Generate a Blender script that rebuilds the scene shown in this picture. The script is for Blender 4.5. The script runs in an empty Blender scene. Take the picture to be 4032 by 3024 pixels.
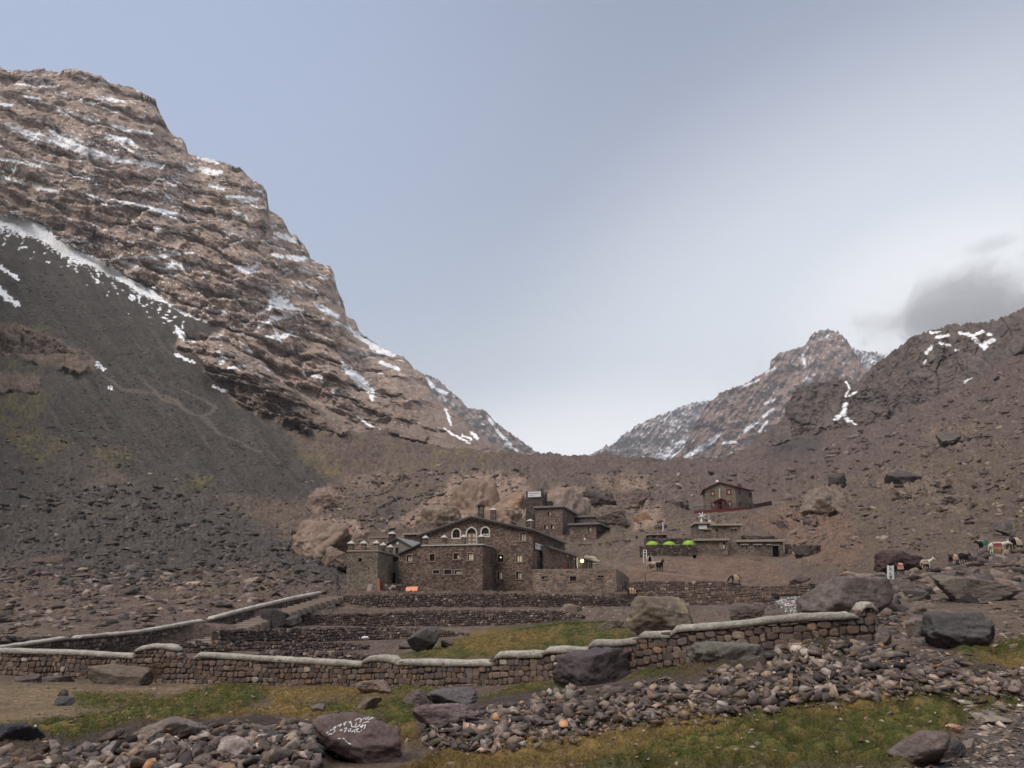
import bpy, bmesh, math, random
import numpy as np
from mathutils import Vector, Matrix, Euler
from mathutils.bvhtree import BVHTree
from mathutils.geometry import tessellate_polygon

# ------------------------------------------------------------------ camera, sky, sun, exposure
SC = bpy.context.scene
COL = SC.collection
PITCH = math.radians(16.0)
FPX = 3028.0                       # focal length in pixels of the 4032 px wide photograph
cam_d = bpy.data.cameras.new("camera"); cam = bpy.data.objects.new("camera", cam_d); COL.objects.link(cam)
cam_d.sensor_width = 36.0; cam_d.lens = FPX / 4032 * 36.0
cam_d.clip_start = 0.1; cam_d.clip_end = 20000
cam.location = (0, 0, 0); cam.rotation_euler = (math.radians(90) + PITCH, 0, 0)
SC.camera = cam

world = bpy.data.worlds.new("World"); SC.world = world; world.use_nodes = True
SUN_EL, SUN_ROT = math.radians(48), math.radians(225)   # soft light from behind the left shoulder
def build_world():
    nt = world.node_tree; nt.nodes.clear(); N = nt.nodes; L = nt.links
    out = N.new('ShaderNodeOutputWorld'); bg = N.new('ShaderNodeBackground'); L.new(bg.outputs[0], out.inputs[0])
    sky = N.new('ShaderNodeTexSky'); sky.sky_type = 'NISHITA'; sky.sun_disc = False
    sky.sun_elevation = SUN_EL; sky.sun_rotation = SUN_ROT; sky.altitude = 3200; sky.air_density = 1.0; sky.dust_density = 0.6; sky.ozone_density = 2.0
    geo = N.new('ShaderNodeNewGeometry'); neg = N.new('ShaderNodeVectorMath'); neg.operation = 'SCALE'; neg.inputs[3].default_value = -1
    L.new(geo.outputs['Incoming'], neg.inputs[0])
    sep = N.new('ShaderNodeSeparateXYZ'); L.new(neg.outputs[0], sep.inputs[0])
    # clearer air high in view, pale bright air near the valley mouth
    ramp = N.new('ShaderNodeValToRGB'); L.new(sep.outputs[2], ramp.inputs[0])
    r = ramp.color_ramp; r.elements[0].position = 0.0; r.elements[0].color = (1.35, 1.36, 1.37, 1)
    r.elements[1].position = 1.0; r.elements[1].color = (2.1, 2.05, 2.0, 1)  # zenith out of view, brightened to add light on the ground
    for p, c in ((0.12, (1.25, 1.27, 1.29, 1)), (0.20, (0.98, 1.03, 1.08, 1)), (0.28, (0.69, 0.765, 0.86, 1)), (0.37, (0.51, 0.59, 0.71, 1)), (0.49, (0.40, 0.46, 0.60, 1)), (0.67, (0.300, 0.357, 0.49, 1)), (0.74, (0.33, 0.37, 0.48, 1)), (0.86, (1.3, 1.28, 1.27, 1))):
        e = r.elements.new(p); e.color = c
    flat = N.new('ShaderNodeVectorMath'); flat.operation = 'MULTIPLY'; L.new(neg.outputs[0], flat.inputs[0]); flat.inputs[1].default_value = (1, 1, 1.8)
    fn = N.new('ShaderNodeVectorMath'); fn.operation = 'NORMALIZE'; L.new(flat.outputs[0], fn.inputs[0])
    def dotglow(az, el, lo, hi, col, strength):
        el = math.atan(math.tan(el) * 1.8); d = Vector((math.sin(az) * math.cos(el), math.cos(az) * math.cos(el), math.sin(el)))
        dt = N.new('ShaderNodeVectorMath'); dt.operation = 'DOT_PRODUCT'; L.new(fn.outputs[0], dt.inputs[0]); dt.inputs[1].default_value = d
        mr = N.new('ShaderNodeMapRange'); mr.interpolation_type = 'SMOOTHERSTEP'
        mr.inputs[1].default_value = lo; mr.inputs[2].default_value = hi; mr.inputs[3].default_value = 0; mr.inputs[4].default_value = strength
        L.new(dt.outputs['Value'], mr.inputs[0]); return mr.outputs[0], col
    cur = ramp.outputs[0]
    low = N.new('ShaderNodeMapRange'); low.inputs[1].default_value = -0.02; low.inputs[2].default_value = 0.0; L.new(sep.outputs[2], low.inputs[0])
    lm = N.new('ShaderNodeMix'); lm.data_type = 'RGBA'; L.new(low.outputs[0], lm.inputs[0]); lm.inputs[6].default_value = (.07, .055, .045, 1); L.new(cur, lm.inputs[7]); cur = lm.outputs[2]
    for (f, c) in (dotglow(math.radians(34), math.radians(12), 0.78, 1.0, (1.12, 1.17, 1.22, 1), 0.70), dotglow(math.radians(33), math.radians(17), 0.972, 0.9995, (1.25, 1.26, 1.27, 1), 0.75),
                   dotglow(math.radians(-50), math.radians(28), 0.72, 1.0, (0.44, 0.56, 0.80, 1), 0.7),
                   dotglow(math.radians(9), math.radians(3), 0.90, 0.998, (1.35, 1.35, 1.35, 1), 0.85)):
        mx = N.new('ShaderNodeMix'); mx.data_type = 'RGBA'; L.new(f, mx.inputs[0]); L.new(cur, mx.inputs[6]); mx.inputs[7].default_value = c; cur = mx.outputs[2]
    # the physical sky lies under it
    sk = N.new('ShaderNodeVectorMath'); sk.operation = 'SCALE'; sk.inputs[3].default_value = 0.10; L.new(sky.outputs[0], sk.inputs[0])
    fin = N.new('ShaderNodeMix'); fin.data_type = 'RGBA'; fin.inputs[0].default_value = 0.12
    L.new(cur, fin.inputs[6]); L.new(sk.outputs[0], fin.inputs[7])
    L.new(fin.outputs[2], bg.inputs[0]); bg.inputs[1].default_value = 1.12
build_world()
sun_d = bpy.data.lights.new("sun", 'SUN'); sun = bpy.data.objects.new("sun", sun_d); COL.objects.link(sun)
sun_d.energy = 2.6; sun_d.angle = math.radians(28); sun_d.color = (1.0, 0.90, 0.80)
sd = Vector((math.sin(SUN_ROT) * math.cos(SUN_EL), math.cos(SUN_ROT) * math.cos(SUN_EL), math.sin(SUN_EL)))
sun.rotation_euler = sd.to_track_quat('Z', 'Y').to_euler()
SC.view_settings.view_transform = 'Standard'; SC.view_settings.look = 'None'; SC.view_settings.gamma = 1.0; SC.view_settings.exposure = 0.0
try: SC.view_settings.use_curve_mapping = False
except Exception: pass

# ------------------------------------------------------------------ projection helpers (photo pixel + distance -> world)
SP, CP = math.sin(PITCH), math.cos(PITCH)
def uv_of(px, py):
    x = (np.asarray(px, float) - 2016) / FPX; yu = (1512 - np.asarray(py, float)) / FPX
    yc = CP - SP * yu
    return x / yc, (SP + CP * yu) / yc
def pt(px, py, D):
    u, e = uv_of(px, py); return Vector((float(u) * D, D, float(e) * D))
def py_of_e(e): return 1512 - FPX * np.tan(np.arctan(e) - PITCH)      # exact on the centre column, near enough elsewhere
def px_py(P):
    x, y, z = P; d = y * CP + z * SP; return 2016 + FPX * x / d, 1512 - FPX * (z * CP - y * SP) / d

# ------------------------------------------------------------------ numpy noise
_rs = np.random.RandomState(7)
_perm = np.concatenate([_rs.permutation(256)] * 3).astype(np.int32)
_grad = _rs.normal(size=(256, 3)); _grad /= np.linalg.norm(_grad, axis=1)[:, None]
def perlin(P):
    P = np.asarray(P, float); F = np.floor(P); f = P - F; I = F.astype(np.int64) & 255
    w = f * f * f * (f * (f * 6 - 15) + 10); res = 0
    for dx in (0, 1):
        ax = _perm[(I[..., 0] + dx) & 255]; wx = w[..., 0] if dx else 1 - w[..., 0]
        for dy in (0, 1):
            ay = _perm[ax + ((I[..., 1] + dy) & 255)]; wy = w[..., 1] if dy else 1 - w[..., 1]
            for dz in (0, 1):
                h = _perm[ay + ((I[..., 2] + dz) & 255)]; g = _grad[h]
                d = g[..., 0] * (f[..., 0] - dx) + g[..., 1] * (f[..., 1] - dy) + g[..., 2] * (f[..., 2] - dz)
                res = res + d * wx * wy * (w[..., 2] if dz else 1 - w[..., 2])
    return res * 1.6
def fbm(P, octaves=5, rough=0.5, ridged=False):
    s = 0; a = 1.0; t = 0; P = np.asarray(P, float)
    for i in range(octaves):
        n = perlin(P * 2.03 ** i + 17.3 * i)
        if ridged: n = 1 - 2 * np.abs(n)
        s = s + a * n; t += a; a *= rough
    return s / t
def cells(x, y, seed):
    """2D Worley cells: distance to the nearest point, offset from it and per-cell random numbers"""
    ix = np.floor(x).astype(np.int64); iy = np.floor(y).astype(np.int64); best = np.full(x.shape, 9.0); bx = np.zeros(x.shape); by = np.zeros(x.shape); bi = np.zeros(x.shape, np.int64)
    for dx in (-1, 0, 1):
        for dy in (-1, 0, 1):
            cx, cy = ix + dx, iy + dy; h = _perm[(_perm[(cx + seed * 31) & 255] + cy + seed * 7) & 255]; h2 = _perm[(h + 91) & 255]
            ox = x - (cx + .5 + (h / 255.0 - .5) * .9); oy = y - (cy + .5 + (h2 / 255.0 - .5) * .9); d = ox * ox + oy * oy; m = d < best
            best = np.where(m, d, best); bx = np.where(m, ox, bx); by = np.where(m, oy, by); bi = np.where(m, _perm[(h2 + 17 + (cx & 255) * 3) & 255], bi)
    return np.sqrt(best), bx, by, bi / 255.0, _perm[(bi + 57) & 255] / 255.0, _perm[(bi + 131) & 255] / 255.0
def facets(x, y, seed, lean=.9, tilt=.9, step=.8):
    """planar slabs with sharp edges: each cell a tilted plane, leaning back towards its top"""
    d, ox, oy, a, b, c = cells(x, y, seed); return step * (a - .5) + tilt * (b - .5) * ox - (lean * (.6 + .8 * c)) * oy, a
def sstep(a, b, x):
    t = np.clip((x - a) / (b - a), 0, 1); return t * t * (3 - 2 * t)
def polydist(px, py, poly):
    """signed pixel distance to a polygon, positive inside"""
    inside = np.zeros(px.shape, bool); dm = np.full(px.shape, 1e9); n = len(poly)
    for i in range(n):
        x0, y0 = poly[i]; x1, y1 = poly[(i + 1) % n]
        if y0 != y1:
            c = ((y0 > py) != (y1 > py)) & (px < (x1 - x0) * (py - y0) / (y1 - y0) + x0); inside ^= c
        dx, dy = x1 - x0, y1 - y0; t = np.clip(((px - x0) * dx + (py - y0) * dy) / (dx * dx + dy * dy + 1e-9), 0, 1)
        dm = np.minimum(dm, np.hypot(px - x0 - t * dx, py - y0 - t * dy))
    return np.where(inside, dm, -dm)
def polymask(px, py, poly, soft):
    m = np.zeros(px.shape); xs = [p[0] for p in poly]; ys = [p[1] for p in poly]
    sel = (px > min(xs) - soft) & (px < max(xs) + soft) & (py > min(ys) - soft) & (py < max(ys) + soft)
    if sel.any(): m[sel] = sstep(-soft, soft, polydist(px[sel], py[sel], poly))
    return m
def linemask(px, py, line, k=1.0, aspect=1.0):
    """line: (x, y, halfwidth)...; value 1 on the line falling to 0 at its half width"""
    m = np.zeros(px.shape); W = max(p[2] for p in line) * k * 2
    xs = [p[0] for p in line]; ys = [p[1] for p in line]
    sel = (px > min(xs) - W) & (px < max(xs) + W) & (py > min(ys) - W) & (py < max(ys) + W)
    if not sel.any(): return m
    X = px[sel]; Y = py[sel]; best = np.full(X.shape, -9.0)
    for (x0, y0, w0), (x1, y1, w1) in zip(line[:-1], line[1:]):
        dx, dy = x1 - x0, y1 - y0; t = np.clip(((X - x0) * dx + (Y - y0) * dy) / (dx * dx + dy * dy + 1e-9), 0, 1)
        d = np.hypot(X - x0 - t * dx, Y - y0 - t * dy); w = (w0 + t * (w1 - w0)) * k
        best = np.maximum(best, 1 - d / w)
    m[sel] = best; return np.where(sel, m, -9.0) if False else m

# ------------------------------------------------------------------ mesh helpers
def mesh_from_arrays(name, V, F, mat=None, col=None, smooth=False, mats=None, midx=None):
    """V (n,3) floats, F (m,k) ints; col (n,3) colours kept on the points"""
    me = bpy.data.meshes.new(name); V = np.ascontiguousarray(V, np.float32); F = np.ascontiguousarray(F, np.int32)
    me.vertices.add(len(V)); me.vertices.foreach_set('co', V.ravel())
    k = F.shape[1]; me.loops.add(F.size); me.loops.foreach_set('vertex_index', F.ravel())
    me.polygons.add(len(F)); me.polygons.foreach_set('loop_start', np.arange(0, F.size, k, dtype=np.int32)); me.polygons.foreach_set('loop_total', np.full(len(F), k, np.int32))
    if smooth: me.polygons.foreach_set('use_smooth', np.ones(len(F), bool))
    for m in (mats or ([mat] if mat else [])): me.materials.append(m)
    if midx is not None: me.polygons.foreach_set('material_index', np.asarray(midx, np.int32))
    me.update(calc_edges=True)
    if col is not None:
        a = me.color_attributes.new('Col', 'FLOAT_COLOR', 'POINT'); c = np.ones((len(V), 4), np.float32); c[:, :3] = col; a.data.foreach_set('color', c.ravel())
    return me
def link(name, me, parent=None, loc=None):
    o = bpy.data.objects.new(name, me); COL.objects.link(o)
    if parent: o.parent = parent
    if loc is not None: o.location = loc
    return o
def tag(o, label=None, cat=None, group=None, kind=None):
    if label: o['label'] = label
    if cat: o['category'] = cat
    if group: o['group'] = group
    if kind: o['kind'] = kind
    return o
def grid_faces(nr, nc):
    a = np.arange(nr * nc).reshape(nr, nc)
    return np.stack([a[:-1, :-1], a[:-1, 1:], a[1:, 1:], a[1:, :-1]], -1).reshape(-1, 4)

# ------------------------------------------------------------------ materials
MAT = {}
def new_mat(name, rough=0.95, spec=0.2):
    m = bpy.data.materials.new(name); m.use_nodes = True; b = m.node_tree.nodes['Principled BSDF']
    b.inputs['Roughness'].default_value = rough; b.inputs['Specular IOR Level'].default_value = spec
    MAT[name] = m; return m, m.node_tree.nodes, m.node_tree.links, b
def noise_node(N, L, vec, scale, detail=6, rough=0.6, dist=0.0):
    n = N.new('ShaderNodeTexNoise'); n.inputs['Scale'].default_value = scale; n.inputs['Detail'].default_value = detail
    n.inputs['Roughness'].default_value = rough; n.inputs['Distortion'].default_value = dist; L.new(vec, n.inputs['Vector']); return n.outputs[0]
def maprange(N, L, v, a, b, c, d):
    m = N.new('ShaderNodeMapRange'); m.inputs[1].default_value = a; m.inputs[2].default_value = b; m.inputs[3].default_value = c; m.inputs[4].default_value = d
    L.new(v, m.inputs[0]); return m.outputs[0]
def math2(N, L, op, a, b):
    m = N.new('ShaderNodeMath'); m.operation = op
    for i, v in ((0, a), (1, b)):
        if isinstance(v, (int, float)): m.inputs[i].default_value = v
        else: L.new(v, m.inputs[i])
    return m.outputs[0]
def vscale(N, L, col, f):
    m = N.new('ShaderNodeVectorMath'); m.operation = 'SCALE'; L.new(col, m.inputs[0])
    if isinstance(f, (int, float)): m.inputs[3].default_value = f
    else: L.new(f, m.inputs[3])
    return m.outputs[0]
def bump(N, L, b, h, strength, dist, prev=None):
    n = N.new('ShaderNodeBump'); n.inputs['Strength'].default_value = strength; n.inputs['Distance'].default_value = dist; L.new(h, n.inputs['Height'])
    if prev: L.new(prev, n.inputs['Normal'])
    return n.outputs[0]
def rock_mat(name, source, scales, amount=0.5, bumps=(), rough=0.95):
    """colour from the point colours ('attr') or from the object colour ('object'), broken up by noise"""
    m, N, L, b = new_mat(name, rough, 0.15)
    geo = N.new('ShaderNodeNewGeometry'); pos = geo.outputs['Position']
    if source == 'attr':
        a = N.new('ShaderNodeAttribute'); a.attribute_name = 'Col'; col = a.outputs['Color']
    elif source == 'object':
        a = N.new('ShaderNodeObjectInfo'); col = a.outputs['Color']
    else:
        a = N.new('ShaderNodeRGB'); a.outputs[0].default_value = (*source, 1); col = a.outputs[0]
    for sc in scales:
        f = maprange(N, L, noise_node(N, L, pos, sc, 8, 0.65), 0.3, 0.7, 1 - amount, 1 + amount); col = vscale(N, L, col, f)
    L.new(col, b.inputs['Base Color']); prev = None
    for sc, st, di in bumps: prev = bump(N, L, b, noise_node(N, L, pos, sc, 10, 0.65), st, di, prev)
    if prev: L.new(prev, b.inputs['Normal'])
    return m
rock_mat('terrain', 'attr', (0.5, 2.2, 11.0), 0.30, ((0.25, 0.8, 1.8), (2.5, 0.8, 0.16)))
rock_mat('far_rock', 'attr', (0.01, 0.06), 0.22, ((0.015, 0.9, 20.0),))

# ------------------------------------------------------------------ terrain, lofted through contour lines from the camera's feet to the skyline
# each contour: (photo column, distance, photo row | height when under 200)
SIL = [(-700,330),(-300,300),(0,262),(33,279),(76,273),(119,280),(146,268),(233,284),(266,268),(298,270),(353,287),(401,298),(434,326),(521,342),(586,379),(613,390),(618,417),(645,471),(673,525),(721,547),(735,574),(738,601),(787,618),(868,634),(944,661),(1003,715),(1031,721),(1050,753),(1058,824),(1112,856),(1134,905),(1152,925),(1166,922),(1183,949),(1200,965),(1217,994),(1223,1018),(1270,1041),(1300,1047),(1314,1076),(1332,1147),(1355,1194),(1364,1241),(1400,1264),(1417,1305),(1488,1358),(1552,1391),(1593,1405),(1632,1452),(1670,1473),(1693,1523),(1723,1576),(1782,1617),(1840,1658),(1899,1711),(1958,1758),(2017,1790),(2075,1797),(2150,1800),(2300,1806),(2420,1803),(2500,1810),(2630,1817),(2797,1818),(2851,1797),(2949,1759),(2970,1732),(3014,1694),(3068,1661),(3090,1634),(3095,1590),(3122,1550),(3149,1525),(3173,1510),(3246,1498),(3295,1486),(3327,1490),(3345,1505),(3376,1502),(3417,1457),(3457,1425),(3498,1392),(3563,1348),(3600,1319),(3645,1303),(3681,1295),(3722,1282),(3783,1272),(3844,1268),(3889,1266),(3911,1254),(3915,1260),(3946,1250),(3986,1230),(4032,1205),(4200,1100),(4700,850)]
CONT = [
 [(-700,6,3700),(4700,6,3700)],
 [(-700,13,3024),(0,12.8,3024),(2000,12,3024),(4700,11,3024)],
 [(-700,20,2850),(0,19.5,2850),(1500,18.5,2850),(2500,16.5,2850),(3500,15,2850),(4700,14,2850)],
 [(-700,40,2640),(0,38,2660),(500,37,2692),(1000,36,2708),(1500,34,2720),(2000,30,2722),(2400,26.5,2700),(2700,24.5,2655),(3000,23,2600),(3300,22.5,2570),(3500,23,2560),(4032,24,2540),(4700,25,2520)],
 [(-700,44,-3.2),(0,42,-3.2),(1000,41,-3.3),(1500,39,-3.2),(2000,33,-2.7),(2500,28,-1.9),(3000,25.5,-1.1),(3300,25,-0.9),(3500,25.5,2530),(4032,27,2500),(4700,28,2480)],
 [(-700,45,-3.1),(0,42.2,-3.15),(300,46,-3.15),(500,48,-3.15),(700,50,-3.2),(1000,51,2590),(1500,50,2595),(2000,44,2560),(2500,40,2500),(3000,36,2425),(3300,34,2420),(3500,36,2430),(4032,38,2400),(4700,40,2380)],
 [(-700,46,-2.8),(0,42.5,-3.1),(500,50.5,-3.1),(750,57.5,-3.05),(1000,60,-3.0),(1180,66,-2.95),(1500,68,2517),(1850,66,2500),(2200,58,2470),(2500,50,2450),(3000,50,2400),(3300,42,2395),(3500,42,2385),(4032,45,2350),(4700,48,2300)],
 [(-700,48,-1.5),(0,43,-1.7),(500,51.5,-1.8),(750,58.5,-1.3),(1000,62,-2.0),(1180,67,-2.0),(1500,68.7,2480),(1850,66.5,2490),(2200,59,2465),(2500,51,2445),(3000,55,2390),(3300,45,2390),(3500,44,2370),(4032,50,2330),(4700,54,2270)],
 [(-700,55,2480),(0,50,2500),(500,55,2460),(750,62,2425),(1000,68.2,-1.9),(1180,75,-1.9),(1500,78,2468),(2000,76,2462),(2300,72,2440),(2500,60,2410),(3000,70,2380),(3300,50,2370),(3500,50,2345),(4032,56,2290),(4700,60,2230)],
 [(-700,60,2440),(0,56,2460),(500,62,2400),(750,68,2370),(1000,69.2,2400),(1180,76,-.6),(1330,79,-.5),(1500,79,2402),(2000,77,2402),(2300,74,2410),(2500,70,2395),(3000,82,2373),(3300,57,2340),(3500,54,2320),(4032,62,2250),(4700,66,2190)],
 [(-700,66,2400),(0,62,2420),(500,68,2370),(1000,75,2370),(1180,79,-.5),(1330,85,-.4),(1500,85,2398),(2000,85,2398),(2400,84,2392),(2550,93,2385),(3000,84,2371),(3150,82,2371),(3300,65,2310),(3500,58,2300),(4032,66,2225),(4700,70,2160)],
 [(-700,72,2350),(0,68,2380),(500,75,2330),(1000,82,2340),(1180,84,2350),(1330,88,1.3),(1500,86.5,1.35),(2430,87,1.2),(2495,89,.9),(2550,95.5,2290),(2870,93,2290),(3000,90,2307),(3150,86,2300),(3300,74,2285),(3500,64,2270),(4032,74,2195),(4700,78,2130)],
 [(-700,90,2280),(0,85,2300),(500,92,2280),(1000,98,2280),(1330,105,2290),(1500,125,1.5),(2000,128,1.6),(2430,120,2.5),(2550,105,2270),(2870,105,2270),(3150,105,2250),(3300,92,2240),(3500,80,2220),(4032,82,2160),(4700,86,2090)],
 [(-700,120,2150),(0,115,2150),(500,120,2160),(1000,128,2180),(1330,130,2200),(1500,140,6),(2000,145,7),(2430,128,2215),(2550,128,2195),(2870,132,2196),(3100,136,2194),(3300,120,2170),(3500,105,2130),(4032,100,2080),(4700,104,2000)],
 [(-700,150,2050),(0,148,2050),(500,150,2070),(1000,155,2090),(1330,158,2110),(1500,160,11),(2100,158,11.5),(2300,156,2143),(2480,150,2140),(2550,142,2119),(2870,146,2119),(3100,150,2130),(3300,145,2090),(3500,130,2060),(4032,120,2000),(4700,124,1910)],
 [(-700,185,1950),(0,180,1950),(500,185,1960),(1000,190,1990),(1330,190,2030),(1500,195,2040),(2100,200,1990),(2300,190,2030),(2500,185,2060),(2760,188,2022),(2900,192,2012),(3000,194,2005),(3100,195,2020),(3300,185,1990),(3500,170,1950),(4032,150,1900),(4700,150,1800)],
 [(-700,270,1700),(0,265,1700),(500,290,1720),(1000,300,1820),(1500,280,1920),(2000,280,1900),(2500,270,1940),(2760,215,2003),(3000,220,1990),(3200,270,1890),(3500,250,1800),(4032,230,1700),(4700,220,1600)],
 [(-700,390,1400),(0,390,1400),(500,410,1450),(1000,420,1600),(1500,420,1800),(2000,380,1840),(2500,380,1850),(3000,400,1830),(3300,420,1720),(3500,400,1660),(4032,340,1460),(4700,320,1250)],
 [(-700,560,800),(0,580,860),(300,570,1000),(600,550,1170),(900,540,1310),(1200,540,1560),(1500,520,1720),(1700,500,1770),(2000,430,1828),(2500,430,1835),(2800,450,1838),(3050,450,1745),(3200,450,1700),(3416,440,1690),(3550,430,1640),(3742,410,1555),(4032,370,1390),(4700,340,1100)],
]
SILD = [(-700,720),(0,720),(600,760),(1050,780),(1300,800),(1670,820),(1850,700),(2017,520),(2500,470),(2800,480),(3000,520),(3200,560),(3600,560),(4032,480),(4700,450)]
def gsmooth(a, n):
    if n < 2: return a
    k = np.hanning(2 * n + 1)[1:-1]; k /= k.sum(); p = len(k) // 2
    return np.convolve(np.pad(a, p, mode='edge'), k, 'valid')
def loft(step_px, step_py):
    pxs = np.concatenate([np.arange(-700, -60, 24), np.arange(-60, 4092, step_px), np.arange(4092, 4701, 24)]).astype(float)
    fine = np.arange(-700, 4701, 10.0); rows = []
    for c in CONT:
        cx = [k[0] for k in c]; D = [k[1] for k in c]; E = []
        for (x, d, q) in c: E.append(float(uv_of(x, q)[1]) if q >= 200 else q / d)
        lD = gsmooth(np.interp(fine, cx, np.log(D)), 9); e = gsmooth(np.interp(fine, cx, E), 9)
        D = np.exp(np.interp(pxs, fine, lD)); e = np.interp(pxs, fine, e)
        rows.append((D, e))
    sx = [s[0] for s in SIL]; spy = np.interp(pxs, sx, [s[1] for s in SIL]); _, e = uv_of(pxs, spy)
    D = np.interp(pxs, [s[0] for s in SILD], [s[1] for s in SILD]); rows.append((D, e))
    smo = np.interp(pxs, fine, gsmooth(np.interp(fine, sx, [s[1] for s in SIL]), 11)); _, es = uv_of(pxs, smo); rows.append((D, es))
    P = []
    for (D, e) in rows:
        py = py_of_e(e); yc = CP - SP * (1512 - py) / FPX; P.append(np.stack([(pxs - 2016) / FPX / yc * D, D, e * D], -1))
    Psm = P.pop(); rows.pop(); delta = P[-1] - Psm
    V = [P[0][None]]; band = [np.zeros((1, len(pxs)))]
    for k in range(len(P) - 1):
        d = np.abs(py_of_e(rows[k][1]) - py_of_e(rows[k + 1][1])); n = int(max(2, math.ceil(d[(pxs > -60) & (pxs < 4092)].max() / step_py)))
        t = (np.arange(1, n + 1) / n)[:, None, None]; V.append(P[k] * (1 - t) + (P[k + 1] if k < len(P) - 2 else Psm + delta * sstep(.70, 1.0, t)) * t); band.append(np.broadcast_to(k + t[..., 0], (n, len(pxs))))
    V = np.concatenate(V); band = np.concatenate(band)
    x, y, z = V[..., 0], V[..., 1], V[..., 2]; d = y * CP + z * SP
    return V, band, 2016 + FPX * x / d, 1512 - FPX * (z * CP - y * SP) / d

CLIFF_L = [(-700,760),(0,855),(60,852),(120,870),(190,900),(240,945),(330,1000),(430,1045),(500,1100),(590,1150),(680,1212),(780,1250),(900,1288),(860,1320),(700,1335),(690,1380),(760,1400),(860,1510),(940,1600),(1080,1650),(1210,1700),(1330,1720),(1500,1700),(1600,1740),(1750,1770),(1960,1790),(2060,1780),(2060,1000),(1200,100),(-700,100)]
CLIFF_R = [(2780,1840),(2900,1790),(3050,1760),(3200,1715),(3416,1690),(3550,1640),(3742,1555),(3880,1480),(4032,1385),(4300,1250),(4700,1050),(4700,700),(4032,1100),(3500,1200),(3000,1400),(2800,1780)]
SCREE = [(-700,740),(0,880),(180,925),(390,1040),(520,1125),(700,1240),(880,1290),(720,1340),(760,1400),(860,1510),(940,1590),(1080,1660),(1200,1800),(1330,1900),(1180,1990),(800,1960),(500,1890),(250,1760),(180,1650),(290,1480),(400,1440),(250,1330),(0,1280),(-700,1200)]
OUTC = [[(-400,1320),(0,1310),(90,1290),(200,1330),(300,1380),(370,1410),(390,1440),(290,1490),(170,1450),(0,1420),(-400,1440)],[(-400,1490),(0,1485),(160,1500),(150,1560),(0,1565),(-400,1560)],
        [(3120,2060),(3160,1990),(3240,1925),(3340,1930),(3350,1990),(3260,2050),(3190,2090)],[(3440,1900),(3520,1860),(3700,1880),(3740,1930),(3600,1975),(3480,1950)],[(3620,1730),(3700,1690),(3840,1690),(3860,1730),(3720,1765)],[(3660,1980),(3760,1950),(3860,1990),(3780,2040),(3680,2030)],[(2330,1900),(2480,1880),(2580,1900),(2540,1960),(2380,1970)],[(1350,1900),(1480,1870),(1600,1890),(1520,1950),(1380,1960)],
        [(740,1370),(860,1440),(1040,1480),(1200,1560),(1330,1680),(1380,1740),(1240,1720),(1120,1690),(960,1600),(860,1520)]]
TAN = [[(1700,1990),(1780,1890),(1900,1875),(2060,1900),(2100,1960),(2090,2060),(1950,2080),(1750,2060),(1600,2090),(1500,2100),(1640,2030)],
       [(1150,2160),(1200,2060),(1270,2045),(1400,2060),(1450,2110),(1400,2180),(1350,2230),(1260,2190)],[(1215,1950),(1300,1925),(1330,1990),(1230,2030)],
       [(2150,1960),(2200,1925),(2300,1950),(2330,2010),(2300,2060),(2160,2010)],[(2450,1920),(2560,1930),(2560,2000),(2480,2020),(2420,1970)],
       [(2560,1690),(2880,1700),(2700,1790),(2560,1800)],[(2480,2030),(2600,2010),(2620,2070),(2500,2100)]]
DARKB = [[(-400, 1240), (0, 1280), (260, 1330), (400, 1440), (250, 1760), (420, 1880), (180, 2000), (-400, 2000)], [(-400,2230),(0,2230),(250,2290),(500,2330),(760,2280),(900,2230),(1060,2240),(1330,2330),(1370,2230),(1200,2180),(1040,2090),(820,1960),(560,1900),(200,1960),(-400,2000)],
         [(3020,1760),(3120,1720),(3240,1720),(3230,1800),(3120,1830),(3030,1830)],[(1480,2030),(1570,1990),(1600,2090),(1480,2110)]]
YGRASS = [[(-300,1270),(40,1270),(90,1300),(0,1320),(-300,1320)],[(130,1290),(200,1300),(180,1325),(120,1315)],[(-300,1440),(0,1440),(150,1460),(160,1500),(0,1490),(-300,1490)],[(-300,1580),(0,1560),(160,1560),(180,1600),(120,1690),(180,1740),(260,1740),(200,1830),(110,1860),(60,1770),(0,1700),(-300,1700)],
          [(360,1790),(440,1770),(540,1790),(520,1830),(400,1830)],[(720,1890),(830,1890),(820,1920),(740,1915)],[(1230,1700),(1290,1720),(1280,1750),(1240,1740)],[(1180,1790),(1330,1820),(1350,1880),(1260,1870)],[(1700,1780),(1960,1800),(1900,1830),(1720,1820)]]
SOIL = [[(2440,2290),(2500,2220),(2640,2200),(2740,2190),(2950,2195),(3060,2220),(3100,2290),(2900,2290),(2700,2285)],[(2900,2060),(3100,1990),(3300,2000),(3400,2150),(3350,2250),(3150,2210),(3100,2120)]]
PATHS = [[(2330,2215,14),(2400,2222,12),(2500,2238,9),(2570,2252,8),(2700,2270,6),(2860,2285,5)],[(400,1480,6),(480,1540,9),(620,1560,10),(700,1590,10),(760,1640,14),(800,1655,18),(880,1720,10),(960,1750,8),(1030,1775,7)],[(800,1640,14),(850,1610,10),(790,1580,7),(700,1540,6)],[(560,1480,5),(590,1530,8),(640,1580,9),(700,1600,8)],[(2060,2480,14),(1900,2490,16),(1700,2485,14),(1560,2475,10)],[(2610,2075,5),(2700,2100,5),(2740,2110,4)],
         [(2420,2210,9),(2470,2170,14),(2490,2145,12)],[(1800,1970,0.1),(2000,1890,3),(2300,1900,3)]]
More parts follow.
